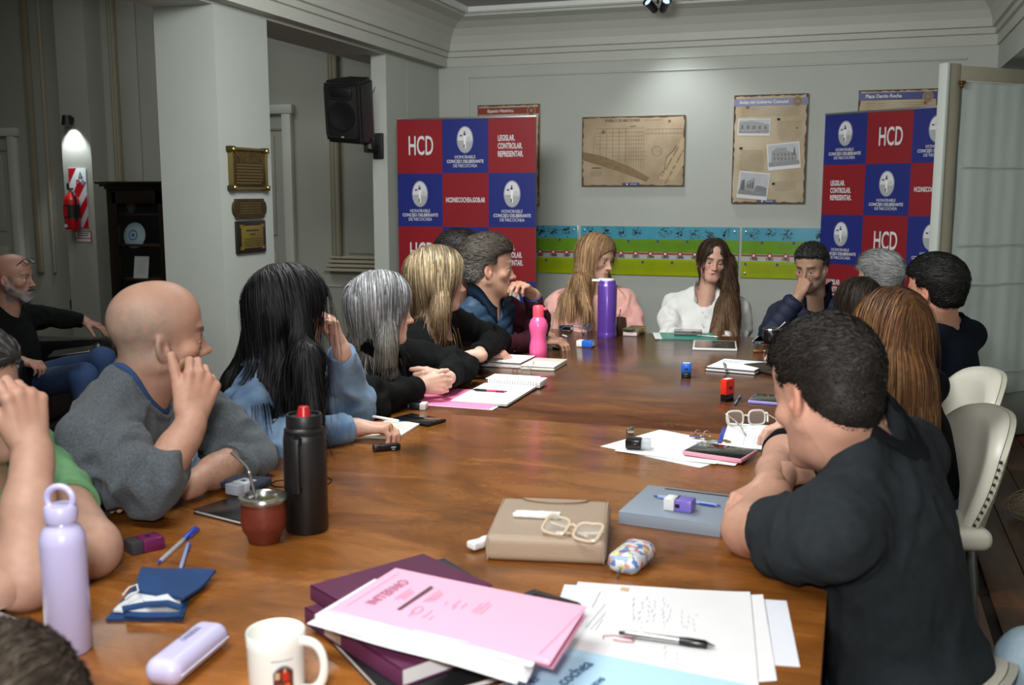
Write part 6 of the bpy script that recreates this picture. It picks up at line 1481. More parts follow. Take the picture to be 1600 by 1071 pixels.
# mate cup
c = T(413, 846); t = thing('mate_cup', 'brown leather mate cup with a steel rim and straw, in front of the black flask', 'cup', tuple(c))
M_LEA = mat('reddish_leather', '6b2c1d', .45, var=.25, vscale=25, bump=.15, bscale=90)
MB().lathe([(0, 0), (.030, 0), (.033, .004), (.034, .012), (.044, .028), (.047, .045), (.046, .07), (.044, .088)], n=44).build('leather_body', M_LEA, t)
MB().lathe([(.044, .086), (.049, .088), (.051, .094), (.049, .099), (.040, .100), (.037, .096), (.036, .08), (.034, .05), (0, .048)], n=44).build('steel_rim', M_STEEL, t)
rs = np.random.RandomState(5); b = MB()
for _ in range(240):
    a, q = rs.rand()*6.28, .033*math.sqrt(rs.rand()); b.box((q*math.cos(a), q*math.sin(a), .084+.006*rs.rand()+.006*math.cos(a)), (.005*rs.rand()+.001, .0016, .0012), rz=rs.rand()*3)
o = b.build('yerba', mat('yerba', '6d6a2c', .9, col2='3c4020', vscale=200), t, smooth=0); o['kind'] = 'stuff'
MB().lathe([(0, .082), (.036, .084)], n=24).build('yerba_bed', mat('yerba_bed', '4a4a22', .9), t)
def bombilla(label, base_, top_, m=M_STEEL, r=.0036):
    a, k, b_ = [np.array(q) for q in (base_[0], base_[1], top_)]
    t = thing('metal_straw', label, 'straw', tuple(a)); MB().tube([(0, 0, 0), tuple((k-a)*.5), tuple((k-a)*.93), tuple((k-a)+(b_-k)*.1), tuple((k-a)+(b_-k)*.6), tuple(b_-a)], [r, r, r*1.05, r, r*1.15, r*1.5], 12, flat=.8).build('tube', m, t)
    MB().lathe([(r*1.3, -.004), (r*1.6, 0), (r*1.3, .004)], n=14, M=Matrix.Translation(Vector((k-a)*.9)) @ Vector(k-a).to_track_quat('Z', 'Y').to_matrix().to_4x4()).build('collar_ring', m, t); return t
mc = np.array(c)
bombilla('silver metal straw with a flattened tip standing in the brown mate cup', (mc+np.array([-.004, -.006, .055]), D(388, 732, float((mc-CAM)@FW)-.02)), D(362, 706, float((mc-CAM)@FW)-.03))
# flask
c = T(480, 828); t = thing('vacuum_flask', 'matt black vacuum flask with a red pouring button and side handle', 'flask', tuple(c))
M_MB = mat('matt_black', '101114', .42, bump=.08, bscale=400); h_ = .258; r_ = .046
MB().lathe([(0, 0), (r_-.004, 0), (r_, .005), (r_*1.0, h_*.5), (r_*.985, h_*.78), (r_*.94, h_*.83), (r_*.92, h_*.835), (r_*.94, h_*.84), (r_*.93, h_*.87), (r_*.80, h_*.89), (r_*.78, h_*.90), (0, h_*.9)], n=52).build('flask_body', M_MB, t)
MB().lathe([(r_*.8, h_*.895), (r_*.83, h_*.90), (r_*.83, h_*.985), (r_*.80, h_*.995), (r_*.72, h_*.995), (r_*.70, h_*.97), (0, h_*.965)], n=44).build('screw_top', M_MB, t)
MB().lathe([(0, h_*.96), (.016, h_*.965), (.014, h_*1.0), (.011, h_*1.055), (.007, h_*1.06), (0, h_*1.055)], n=20).build('red_spout', mat('red_button', 'b51a20', .3), t)
vd = nrm(CAM-c); a_ = math.atan2(vd[1], vd[0])-.35
b = MB(); b.box((r_+.014, 0, h_*.60), (.009, .018, h_*.46), .004).box((r_+.005, 0, h_*.80), (.026, .02, .018), .004).box((r_+.003, 0, h_*.40), (.022, .016, .014), .003); bmesh.ops.rotate(b.b, cent=(0, 0, 0), matrix=Matrix.Rotation(a_, 3, 'Z'), verts=b.b.verts[:]); b.build('handle', M_MB, t)
c0 = T(470, 757, TZ+.002)
tag(MB().tube([tuple(T(430+0, 752, TZ+.002)), tuple(T(422, 757, TZ+.002)), tuple(T(430, 761, TZ+.002)), tuple(T(455, 762, TZ+.002)), tuple(T(490, 760, TZ+.002)), tuple(T(514, 756, TZ+.002)), tuple(T(519, 750, TZ+.002)), tuple(T(510, 746, TZ+.002)), tuple(T(480, 748, TZ+.002)), tuple(T(450, 750, TZ+.002))], .0016, 6, True).build('cord_loop', M_BKP, None), 'thin black cord loop lying behind the black flask', 'cord')
# pink bottle
c = T(841, 562); t = thing('water_bottle', 'translucent pink plastic bottle with a coral flip lid', 'bottle', tuple(c)); sc = .225/.2
M_PKB = mat('pink_translucent', 'ee5f98', .22, alpha=.9, coat=.3); M_COR = mat('coral_lid', 'ff4f63', .35)
pts_ = [(0, 0), (.030, 0), (.034, .006), (.034, .05), (.030, .075), (.029, .09), (.034, .115), (.036, .135), (.030, .155), (.022, .165), (.021, .168), (0, .168)]
MB().lathe([(a*sc*1.02, b*sc) for a, b in pts_], n=40).build('bottle_body', M_PKB, t)
MB().lathe([(0, .165*sc), (.024, .165*sc), (.025, .19*sc), (.0245, .205*sc), (.02, .212*sc), (0, .214*sc)], n=32).box((.03, 0, .2*sc), (.018, .014, .012), .004).build('flip_lid', M_COR, t)
# purple flask
c = T(948, 527); t = thing('vacuum_flask', 'tall purple vacuum flask with an open white flip cap', 'flask', tuple(c)); w_ = float((c-CAM)@FW); r_ = 15.0*w_/1600; h_ = 86*w_/1600*1.03
M_PUR = mat('purple_enamel', '5a3a98', .3, .2, coat=.3)
MB().lathe([(0, 0), (r_, 0), (r_*1.02, .003), (r_*1.02, .022), (r_*.99, .026), (r_, .03), (r_, h_*.90), (r_*.93, h_*.93), (r_*.86, h_*.945), (r_*.86, h_*.985), (r_*.8, h_), (0, h_)], n=44).build('flask_body', M_PUR, t)
MB().lathe([(0, h_), (r_*.7, h_), (r_*.72, h_*1.02), (r_*.6, h_*1.035), (0, h_*1.035)], n=28).box((-r_*1.15, 0, h_*1.0), (r_*.9, r_*.7, .012), .005).box((-r_*.6, 0, h_*1.025), (r_*.6, .014, .008), .003).build('flip_cap', mat('white_plastic', 'dfe2e0', .35), t)
c = T(967, 522); t = thing('mate_cup', 'plain dark brown mate cup behind the purple flask', 'cup', tuple(c)); r_ = .038
MB().lathe([(0, 0), (r_*.8, 0), (r_, .02), (r_*1.05, .05), (r_*.95, .085), (r_*.8, .086), (r_*.78, .06), (0, .05)], n=32).build('cup_body', mat('brown_gourd', '4e3020', .5), t)
mc = np.array(c); wq = float((mc-CAM)@FW); bombilla('thin silver straw in the brown mate cup behind the purple flask', (mc+np.array([0, 0, .055]), D(968, 492, wq)), D(970, 482, wq), r=.0025)
# black mate on the right
c = T(1206, 536); t = thing('mate_cup', 'black faceted mate cup with a bent silver straw, by the man in navy', 'cup', tuple(c)); wq = float((c-CAM)@FW)
MB().lathe([(0, 0), (.040, 0), (.047, .012), (.049, .06), (.044, .066), (.040, .066), (.038, .05), (0, .045)], n=8).build('cup_body', M_BKP, t); MB().lathe([(.040, .064), (.046, .067), (.044, .072), (.039, .07)], n=24).build('steel_rim', M_STEEL, t)
mc = np.array(c); bombilla('bent silver straw leaning out of the black mate cup', (mc+np.array([.0, 0, .045]), D(1210, 519, wq)), D(1227, 504, wq), r=.0045)

# -- near left
stamp('black and maroon self-inking stamp lying left of the blue pens', 200, 866, mat('maroon_plastic', '5e1648', .3), mat('smoky_clear', '3a3a40', .15, alpha=.8), lying=True, s=1.15, tilt=(PI/2, 0, math.radians(152)))
pen('blue capped ballpoint pen pointing at the blue cloth', (306, 826), (246, 881), M_CLEAR, M_BPEN, M_BPEN, r=.0045)
pen('short clear ballpoint refill stub beside the capped blue pen', (294, 850), (281, 893), mat('pen_clearblue', '8fa0cc', .2), M_BPEN, r=.004)
# blue folded cloth pouch
M_NCL = mat('navy_cloth', '123a6b', .9, var=.15, vscale=20, bump=.4, bscale=300); M_WCL = mat('cloth_lining', 'c8ccd2', .9)
P0 = T(250, 940); t = thing('folded_cloth', 'navy blue cloth with white lining, folded beside the lavender bottle', 'cloth', tuple(P0))
def lp_(px, py, z=0): q = T(px, py, TZ+z)-P0; return q
def sheet(name, cor, m, parent, th=.004, wav=.003, z=.004, seed=0, n=16):
    a, b_, c_, d_ = [np.array(q) for q in cor]
    def f(u, v):
        p = (a*(1-u)+b_*u)*(1-v)+(d_*(1-u)+c_*u)*v; zz = z+wav*math.sin(u*5+seed)*math.sin(v*4+seed*2); return (p[0], p[1], p[2]+zz)
    return MB().plate(f, n, n, th).build(name, m, parent, smooth=60)
sheet('lower_fold', [lp_(165, 972), lp_(225, 903), lp_(300, 925), lp_(285, 972)], M_NCL, t, z=.005)
sheet('lining', [lp_(178, 965), lp_(205, 935), lp_(285, 930), lp_(280, 967)], M_WCL, t, z=.011, seed=1)
sheet('upper_fold', [lp_(212, 935), lp_(222, 900), lp_(338, 908), lp_(288, 955)], M_NCL, t, z=.020, wav=.004, seed=2, th=.005)
MB().tube([lp_(192, 952, .022), lp_(230, 945, .026), lp_(262, 943, .028), lp_(284, 950, .026), lp_(284, 960, .018), lp_(262, 962, .012), lp_(225, 962, .012), lp_(196, 960, .012)], .006, 10, True, flat=.7).build('rolled_edge', M_NCL, t)
sheet('lining_flap', [lp_(222, 940, .024), lp_(262, 932, .026), lp_(282, 948, .024), lp_(240, 950, .022)], M_WCL, t, th=.002, wav=.001)
MB().tube([lp_(192, 930, .022), lp_(202, 918, .024), lp_(214, 914, .026), lp_(216, 924, .026), lp_(202, 930, .024), lp_(196, 936, .022)], .0016, 6).build('printed_swirl', M_WCL, t)
# lavender glasses case
a_, L_c = ang((250, 1080), (348, 998), TZ+.02); c = T(295, 1040, TZ)
t = thing('glasses_case', 'lavender hard glasses case with small grey lettering, bottom left', 'case', (c[0], c[1], TZ), a_)
M_LC = mat('lavender_shell', 'bdb9dd', .35, coat=.2)
S = Sdf(); S.box((0, 0, .021), (.082, .030, .021), None, .020, .01); v, f = S.mesh(.0022); me = mesh_np('shell', relax(v, f, 2), f); link('shell', me, M_LC, t)
MB().tube([(-.07, -.0303, .019), (0, -.0308, .019), (.07, -.0303, .019)], .0013, 6).build('seam_line', mat('lavender_seam', 'd9d8ea', .3), t)
text('lettering', 'DESERIO', .013, mat('grey_print', '70748a', .5), t, XF((.018, .006, .0424), rz=PI)); lines_ = MB().box((.018, .017, .0415), (.034, .0012, .0005)); lines_.build('small_print', MATS['grey_print'], t, smooth=0)
# notebook with black cover under the mate
t, w, h = book('notebook', 'closed notebook with a black cover, under the small grey stamp', rect((302, 803), (392, 826), (352, 771)), .011, M_BKP)
stamp('small silver grey stamp lying on the black notebook', 362, 782, mat('silver_plastic', 'a5aab5', .35), M_CLEAR, lying=True, s=1.1, z=.0115, tilt=(PI/2, 0, math.radians(168)))
c, w, h, rz = rect((345, 772), (405, 778), (355, 760)); t = thing('fabric_pouch', 'dark navy fabric pouch behind the mate cup', 'pouch', (c[0], c[1], TZ+.012), rz)
S = Sdf(); S.box((0, 0, .011), (w*.5, h*.6, .011), None, .009, .01); v, f = S.mesh(.003); n_ = vnormals(v, f); v = v+n_*(vnoise(v*80)*.002)[:, None]; link('pouch_body', mesh_np('pouch_body', v, f), mat('navy_canvas', '1a2436', .9, bump=.4, bscale=200), t)
# notepad, phone, recorder, stamp near the denim sleeve
t, w, h = book('notepad', 'small spiral notepad with handwriting under the denim clad hand', rect((560, 684), (620, 688), (596, 660)), .007, M_PAPER2, page=M_PAPER2); scribble(t, -w*.35, w*.4, h*.3, 7, .010, .0074, 3)
b = MB()
for i in range(14): b.tube([(-w/2+.006+i*(w-.012)/13, h/2+.002*math.cos(q), .004+.005*math.sin(q)) for q in np.linspace(0, 2*PI, 9)[:-1]], .0007, 4, True)
b.build('spiral_binding', M_STEEL, t)
phone('black smartphone lying beside the spiral notepad', rect((612, 658), (668, 668), (630, 648)), M_BKP)
a_, L_ = ang((583, 706), (625, 702)); c = T(604, 704); t = thing('voice_recorder', 'black voice recorder with small grey lettering on the near table', 'recorder', (c[0], c[1], TZ), a_); bx('recorder_body', (0, 0, .009), (L_, .024, .018), M_BKP, t, .004); bx('recorder_lid', (-L_*.36, 0, .0095), (L_*.28, .0245, .0185), M_MB, t, .004); bx('printed_mark', (L_*.22, -.0124, .010), (.014, .0004, .004), INKG, t); bx('printed_mark', (L_*.22, -.0124, .004), (.010, .0004, .002), INKG, t)
pen('blue and white ballpoint pen held in the denim clad hand', (548, 645), (629, 659), M_PAPER, M_BPEN, M_BPEN, r=.004, z=.03, zt=TZ+.012)
stamp('black and white stamp lying in front of the small pink folder', 667, 640, M_BKP, mat('white_plastic', '', .3), lying=True, s=1.0, tilt=(PI/2, 0, math.radians(-82)))
# pink folder under the spiral notebook
c, w, h, rz = rect((632, 632), (768, 642), (690, 608)); t = thing('paper_folder', 'pink paper folder under the spiral notebook', 'folder', (c[0], c[1], TZ), rz); bx('folder_back', (0, 0, .001), (w, h, .002), mat('pink_card', 'f07fae', .6), t); bx('inner_sheet', (.006, -.004, .0026), (w-.004, h-.004, .001), M_PAPER, t); bx('folder_front', (-.006, .003, .004), (w-.01, h, .0018), MATS['pink_card'], t)
t, w, h = book('spiral_notebook', 'thick white spiral notebook lying open with a pink pen on it', rect((704, 632), (792, 638), (742, 603)), .008, M_PAPER, z=.0055)
bx('page_block', (.012, h/2+.052, .011), (w, .10, .022), M_PAPER, t, .001); bx('raised_page', (-.008, h/2+.058, .0235), (w-.02, .108, .001), M_PAPER, t); scribble(t, -w*.4, w*.1, -h*.1, 3, .012, .0084, 4)
b = MB()
for i in range(20): b.tube([(-w/2+.01+i*(w-.012)/19, h/2+.004+.010*math.cos(q), .011+.011*math.sin(q)) for q in np.linspace(0, 2*PI, 11)[:-1]], .0009, 4, True)
b.build('spiral_binding', M_STEEL, t)
pen('pink and black ballpoint pen lying on the spiral notebook', (789, 612), (737, 609), mat('pen_pink', 'd8355f', .3), M_BKP, r=.0045, z=.014, grip=M_BKP)
# thin glasses by the notebook
c = T(805, 590); t = thing('spectacles', 'thin wire spectacles lying behind the spiral notebook', 'glasses', (c[0], c[1], TZ+.022), math.radians(12)); glasses(mat('thin_gold_wire', 'b59a78', .3, .8), Matrix.Rotation(math.radians(12), 4, 'X') @ Matrix.Rotation(PI*0, 4, 'Z'), w=.054, hgt=.042, parent=t, arms=.12, th=.0009, lensm=M_LENS)
# agenda, white case, pen
t, w, h = book('notebook', 'burgundy notebook with a white page folded over it, beside the pink bottle', rect((729, 572), (815, 577), (752, 560)), .022, mat('burgundy_cover', '4a1526', .4)); bx('loose_page', (-.004, .0, .0235), (w*.98, h*.96, .002), M_PAPER, t); scribble(t, -w*.4, w*.4, h*.2, 4, .012, .0248, 8)
c, w, h, rz = rect((813, 578), (866, 581), (818, 565)); t = thing('white_case', 'slim white plastic case beside the foot of the pink bottle', 'case', (c[0], c[1], TZ), rz); bx('case_base', (0, 0, .006), (w, h, .012), mat('ivory_plastic', 'cfd0c6', .35), t, .004); bx('case_lid', (0, 0, .0165), (w, h, .008), MATS['ivory_plastic'], t, .004)
pen('silver and blue ballpoint pen in the hand of the woman in the black sweater', (762, 541), (806, 549), MATS['thin_gold_wire'] if 0 else M_PAPER, M_STEEL, M_BPEN, r=.0038, z=.035, zt=TZ+.02)
pen('pink pencil held by the grey haired woman', (657, 583), (662, 600), mat('pencil_pink', 'b5808c', .4), M_BKP, r=.0035, z=.075, zt=TZ+.06)
# far left cluster
t, w, h = book('notepad', 'thin pale notepad under the hand of the man in the vest', rect((818, 546), (884, 545), (822, 537)), .006, M_PAPER2, page=M_PAPER2)
c = T(866, 545); t = thing('glasses_strap', 'flat black plastic clip lying by the pale notepad', 'clip', tuple(c), .1); bx('clip_body', (0, 0, .004), (.05, .02, .008), M_BKP, t, .003); bx('clip_tab', (-.03, 0, .003), (.02, .012, .005), M_MB, t, .002)
stamp('bright blue and white stamp lying in front of the vest man\'s hand', 903, 541, mat('bright_blue_plastic', '1f63c9', .3), mat('white_plastic', '', .3), lying=True, s=1.3, tilt=(PI/2, 0, math.radians(85)))
c = T(916, 538); t = thing('usb_key', 'dark blue stick shaped fob right of the bright blue stamp', 'key fob', tuple(c), .25); bx('fob_body', (.012, 0, .006), (.05, .018, .012), mat('fob_blue', '1c2c4c', .4), t, .003); bx('fob_neck', (-.022, 0, .005), (.02, .01, .007), M_BKP, t, .002); bx('fob_top', (.012, 0, .0125), (.034, .012, .003), mat('fob_brown', '5a3a28', .5), t, .001)
stamp('black stamp lying by the pink sweatshirt woman\'s arm', 876, 516, M_BKP, M_MB, lying=True, s=1.1, z=.0, tilt=(PI/2, 0, math.radians(80)))
pen('black and silver pen left of the blue armed spectacles', (878, 517), (894, 518), M_STEEL, M_BKP, r=.005)
pen('small blue and white pen at the vest man\'s fingertips', (879, 524), (888, 527), M_PAPER, M_BPEN, r=.004)
c = T(916, 520); t = thing('spectacles', 'round spectacles with blue and brown arms beside the purple flask', 'glasses', (c[0], c[1], TZ+.022), math.radians(80)); glasses(mat('blue_frame', '5a6f9c', .3), Matrix.Identity(4), w=.05, hgt=.042, parent=t, arms=.13, th=.0018, lensm=M_LENS)
t, w, h = book('notebook', 'small notebook with a grey cover right of the purple flask', rect((972, 525), (996, 526), (975, 515)), .024, mat('grey_board', '66686a', .5), page=mat('pink_edge_paper', 'd8c0be', .7))
c = T(1000, 522); t = thing('gold_tube', 'short gold coloured tube lying at the end of the grey notebook', 'tube', (c[0], c[1], TZ+.016), math.radians(68)); MB().lathe([(0, -.04), (.015, -.04), (.016, -.038), (.016, .038), (.015, .04), (0, .04)], n=24, M=Matrix.Rotation(PI/2, 4, 'Y')).build('tube_body', mat('pale_gold', 'b9a65e', .3, .7), t); MB().lathe([(.0165, -.005), (.017, 0), (.0165, .005)], n=24, M=Matrix.Rotation(PI/2, 4, 'Y')).build('band', M_BRASS, t)
c = T(984, 517, TZ+.028); t = thing('olive_pouch', 'small olive green pouch on top of the grey notebook', 'pouch', tuple(c)); S = Sdf(); S.ell((0, 0, .008), (.028, .016, .010)); S.cap((-.04, 0, .006), (-.02, 0, .007), .004, .007, .01); v, f = S.mesh(.003); link('pouch_body', mesh_np('pouch_body', v+vnormals(v, f)*(vnoise(v*90)*.0015)[:, None], f), mat('olive_cloth', '4b5034', .8), t)
# in front of the white shirt
c, w, h, rz = rect((1030, 531), (1120, 532), (1034, 521)); t = thing('document_folder', 'green plastic folder with a white sheet in front of the woman in white', 'folder', (c[0], c[1], TZ), rz); bx('folder_back', (0, 0, .001), (w, h, .002), mat('sea_green_plastic', '1f8a78', .35), t); bx('sheet', (-.02, 0, .0028), (w, h*.96, .001), M_PAPER, t); bx('folder_front', (.01, 0, .004), (w*.96, h*.98, .001), MATS['sea_green_plastic'], t)
phone('grey tablet phone lying on the green folder', rect((1053, 526), (1097, 527), (1056, 520)), mat('grey_case', '5b5a5e', .4), z=.006, th=.014)
c = T(1106, 527, TZ+.006); t = thing('silver_pen', 'silver pen lying across the green folder', 'pen', tuple(c), -.25); MB().lathe([(0, -.06), (.004, -.058), (.004, .045), (.001, .06), (0, .061)], n=12, M=Matrix.Translation((0, 0, .005)) @ Matrix.Rotation(PI/2, 4, 'Y')).build('barrel', M_STEEL, t); bx('clip', (-.03, 0, .0105), (.035, .002, .002), M_STEEL, t)
c, w, h, rz = rect((1082, 547), (1152, 549), (1090, 534)); t = thing('tablet_computer', 'white edged tablet showing a dark picture, in front of the woman in white', 'tablet', (c[0], c[1], TZ), rz); bx('tablet_body', (0, 0, .004), (w, h, .008), M_WHITE, t, .002); bx('screen', (0, 0, .0084), (w*.92, h*.86, .001), mat('dark_screen', '202428', .15, col2='3c4448', vscale=60, coat=.4), t)
b = MB(); rs = np.random.RandomState(9)
for _ in range(16): b.box(((rs.rand()-.5)*w*.6, (rs.rand()-.5)*h*.4, .0091), (.01, .002, .0003), rz=rs.rand())
o = b.build('screen_details', INKG, t, smooth=0); o['kind'] = 'stuff'
# right far cluster
c, w, h, rz = rect((1176, 535), (1232, 538), (1180, 527)); t = thing('blue_booklet', 'dark blue booklet under the black mate cup', 'booklet', (c[0], c[1], TZ), rz); bx('booklet_body', (0, 0, .003), (w, h, .006), mat('booklet_blue', '2c3468', .4), t, .001); bx('booklet_pages', (-.004, -.002, .004), (w*.98, h*.97, .004), M_PAPER, t)
c = T(1186, 540); t = thing('key_bunch', 'small bunch of keys by the resting hand on the right', 'keys', tuple(c))
for i in range(4): bx('key', (.012*math.cos(i*1.4), .01*math.sin(i*1.4), .003+.003*i), (.05, .009, .0025), M_STEEL if i % 2 else M_BRASS, t, .001, rz=i*.7)
MB().tube([(.012*math.cos(a), .012*math.sin(a), .012) for a in np.linspace(0, 2*PI, 17)[:-1]], .0012, 6, True).build('key_ring', M_STEEL, t)
c = T(1185, 551); t = thing('copper_lighter', 'small copper coloured lighter under the fingers on the right', 'lighter', tuple(c), .2); bx('lighter_body', (0, 0, .006), (.05, .016, .012), mat('copper', '9a5a34', .3, .7), t, .004); bx('lighter_cap', (.028, 0, .006), (.012, .014, .011), M_STEEL, t, .003)
t, w, h = book('notebook', 'black notebook open at a white page with a pen on it', rect((1101, 580), (1180, 587), (1118, 566)), .016, M_BKP); bx('open_page', (-.0, .002, .0175), (w*.94, h*.97, .002), M_PAPER, t); scribble(t, -w*.4, -w*.05, h*.3, 4, .012, .0188, 10)
pen('grey ballpoint pen lying on the black notebook with the white page', (1131, 568), (1135, 580), mat('pen_grey', '7c8088', .3), M_BKP, r=.0045, z=.0185)
c, w, h, rz = rect((1160, 577), (1222, 592), (1168, 568)); t = thing('leather_cover', 'long dark leather case leaning on the black notebook', 'case', (c[0], c[1], TZ+.004), rz); bx('case_body', (0, 0, .007), (w, h, .014), mat('dark_leather', '2e2620', .55, bump=.3, bscale=200), t, .004); bx('case_flap', (-w*.2, .004, .0155), (w*.6, h*.95, .004), MATS['dark_leather'], t, .0015)
stamp('small blue stamp standing alone in the middle of the far table', 1072, 591, MATS['bright_blue_plastic'], M_BKP, rz=.15, s=1.0, base_h=.35)
stamp('red and black stamp standing near the lavender phone', 1136, 627, mat('signal_red_plastic', 'e0301e', .3), M_BKP, rz=1.0, s=1.15, tall=1.15, base_h=.3)
pen('short grey ballpoint stub between the red stamp and the lavender phone', (1156, 619), (1148, 633), mat('pen_grey', '', .3), M_BPEN, r=.004)
phone('smartphone in a lavender case behind the head of the man in charcoal', rect((1168, 631), (1240, 637), (1170, 619)), mat('lavender_rubber', '9f94d4', .4), th=.012)
# right middle cluster
def sheets(label, rs_, n, name='paper_stack', cat='papers', z=0, th=.0012, m=None, seed=0, dog=True):
    c0 = None; t = None; rs = np.random.RandomState(seed)
    for i, r in enumerate(rs_):
        c, w, h, rz = rect(*r)
        if t is None: c0 = c; t = thing(name, label, cat, (c[0], c[1], TZ+z))
        o = MB().box((c[0]-c0[0], c[1]-c0[1], 0), (1, 1, 1)).b; o.free()
        b = MB(); nx = 8
        def f(u, v, w=w, h=h, rz=rz, c=c, i=i):
            x, y = (u-.5)*w, (v-.5)*h; zz = th*(i+.6)+.0025*(i % 3 == 1)*max(0, u-.7)*3+.0006*math.sin(u*7+i)
            return (c[0]-c0[0]+x*math.cos(rz)-y*math.sin(rz), c[1]-c0[1]+x*math.sin(rz)+y*math.cos(rz), zz)
        b.plate(f, nx, 4, .0008); b.build('paper_sheet', m or M_PAPER, t, smooth=60)
    return t, c0
t, c0 = sheets('loose white papers under the pink phone and the black stamp', [((938, 698), (1094, 732), (1010, 668)), ((960, 706), (1118, 728), (1005, 674)), ((1000, 712), (1148, 730), (1030, 680))], 3)
stamp('black stamp with a clear cap on the loose papers, left of the pink phone', 1016, 704, M_BKP, M_CLEAR, lying=True, s=1.15, z=.005, tilt=(PI/2, 0, math.radians(-85)))
c = T(984, 680); t = thing('metal_sharpener', 'small chrome sharpener standing behind the loose papers', 'sharpener', tuple(c), .6); bx('block', (0, 0, .010), (.022, .014, .018), M_STEEL, t, .003); MB().lathe([(0, 0), (.006, 0), (.006, .006), (0, .007)], n=14, M=XF((.006, -.002, .019), rx=.5)).build('screw', M_STEEL, t); bx('blade', (-.004, .002, .0205), (.02, .009, .0012), MATS['thin_gold_wire'], t)
phone('smartphone in a pink case lying on the loose papers', rect((1065, 714), (1158, 728), (1078, 697)), mat('pink_rubber', 'eaa0b4', .45), z=.005, th=.012, split=True)
c = T(1100, 690); t = thing('key_bunch', 'bunch of brass keys with a purple tag behind the pink phone', 'keys', (c[0], c[1], TZ+.004))
for i, (a_, L_) in enumerate(((.0, .06), (-.25, .075), (2.4, .04), (-1.2, .035), (-2.0, .035), (-.8, .04))):
    b = MB(); b.box((L_*.5+.008, 0, .003+.002*i), (L_*.7, .006, .0022), .0006); b.lathe([(.003, -.001), (.0085, -.001), (.0085, .0015), (.003, .0015)], c=(L_*.9+.006, 0, .003+.002*i), n=16); b.box((.014, .0035, .003+.002*i), (.012, .003, .002)); bmesh.ops.rotate(b.b, cent=(0, 0, 0), matrix=Matrix.Rotation(a_, 3, 'Z'), verts=b.b.verts[:]); b.build('key', mat('old_key_brass', '9c7f42', .35, .8), t)
for i in (0, 1): MB().tube([(-.02+.026*i+.010*math.cos(a), .012+.003*math.sin(a), .014+.011*math.sin(a)) for a in np.linspace(0, 2*PI, 19)[:-1]], .001, 6, True).build('key_ring', M_STEEL, t)
bx('purple_tag', (-.02, .012, .006), (.05, .007, .004), mat('purple_plastic', '5b3fa0', .4), t, .001, rz=.1)
c, w, h, rz = rect((1126, 702), (1248, 710), (1140, 664)); t = thing('document_folder', 'green backed folder of written sheets under the white spectacles', 'folder', (c[0], c[1], TZ), rz); bx('folder_back', (.002, .004, .0025), (w*1.01, h, .005), mat('dark_green_card', '22584c', .5), t); bx('top_sheet', (0, 0, .0058), (w, h*.97, .0016), M_PAPER, t); scribble(t, -w*.3, w*.35, h*.36, 3, .012, .007, 12); scribble(t, -h*.35, h*.2, -w*.22, 5, -.03, .007, 13, vert=True); bx('sticky_square', (-w*.42, -h*.33, .0069), (.015, .018, .0005), mat('sticky_tan', 'd0b285', .6), t)
bx('blue_edge', (-w/2-.007, -.012, .005), (.012, h*.6, .009), M_BPEN, t, .002)
c = T(1165, 668); t = thing('spectacles', 'white framed reading glasses with spotted arms on the green backed folder', 'glasses', (c[0], c[1], TZ+.030), math.radians(-152)); M_WF = mat('white_frame', 'd5d3c8', .3)
glasses(M_WF, Matrix.Rotation(math.radians(8), 4, 'X'), w=.054, hgt=.045, parent=t, arms=.02, th=.0030, lensm=M_LENS)
for s_ in (-1, 1): MB().tube([(s_*.064, .012, .012), (s_*.066, .07, .010), (s_*.062, .11, .000), (s_*.058, .14, -.020)], .0022, 8).build('temple', mat('spotted_arm', '5a4a40', .4, col2='c8c0b0', vscale=160), t)

# -- right near cluster
r = rect((751, 884), (950, 893), (782, 806), TZ); c, w, h, rz = r
t = thing('organiser_case', 'thick taupe leather organiser with spectacles lying on it', 'case', (c[0], c[1], TZ), rz); th = .052; w, h = w*.97, h*.84
M_TAU = mat('taupe_leather', 'a8937f', .5, var=.05, bump=.2, bscale=260)
S = Sdf(); S.box((0, .0, th/2), (w/2, h/2, th/2), None, .012, .01); v, f = S.mesh(.0045); link('cover', mesh_np('cover', relax(v, f, 2), f), M_TAU, t)
b = MB(); pts = [(w*.30*math.cos(a)+.0, h/2-.012-.030*math.sin(a)) for a in np.linspace(0, PI, 14)]; b.prism(pts, th-.001, th+.003); b.build('closing_tab', M_TAU, t); MB().tube([(x, y, th+.003) for x, y in pts], .0014, 6).build('tab_edge', mat('tan_edge', '7a5a3a', .5), t)
MB().tube([(-w/2+.006, -h/2+.001, .004), (-w/2+.006, -h/2+.001, th-.006), (-w/2+.006, h/2-.01, th+.0004)], .0009, 5).build('stitching', mat('stitch_light', 'b5a593', .8), t); MB().tube([(w/2-.006, -h/2+.001, .004), (w/2-.006, -h/2+.001, th-.006), (w/2-.006, h/2-.01, th+.0004)], .0009, 5).build('stitching', MATS['stitch_light'], t)
cT = (c[0]-w*.12, c[1]-.0, TZ+th+.0015); t = thing('paper_tissue', 'folded white tissue on the taupe organiser', 'tissue', cT, rz-.02); S = Sdf(); S.box((0, -.006, .004), (.048, .016, .0035), None, .002, .004); S.cap((-.046, -.018, .005), (.046, -.02, .004), .005, None, .004); v, f = S.mesh(.0022); link('tissue', mesh_np('tissue', v+vnormals(v, f)*(vnoise(v*120)*.0006)[:, None], f), M_PAPER, t)
q = T(757, 842, TZ+.02); t = thing('paper_tissue', 'white tissue end sticking out on the left of the taupe organiser', 'tissue', (q[0]-.004, q[1], TZ+.002), rz+.9); S = Sdf(); S.box((0, 0, .01), (.035, .013, .008), None, .005, .004); v, f = S.mesh(.0022); link('tissue', mesh_np('tissue', v+vnormals(v, f)*(vnoise(v*100)*.0012)[:, None], f), M_PAPER, t)
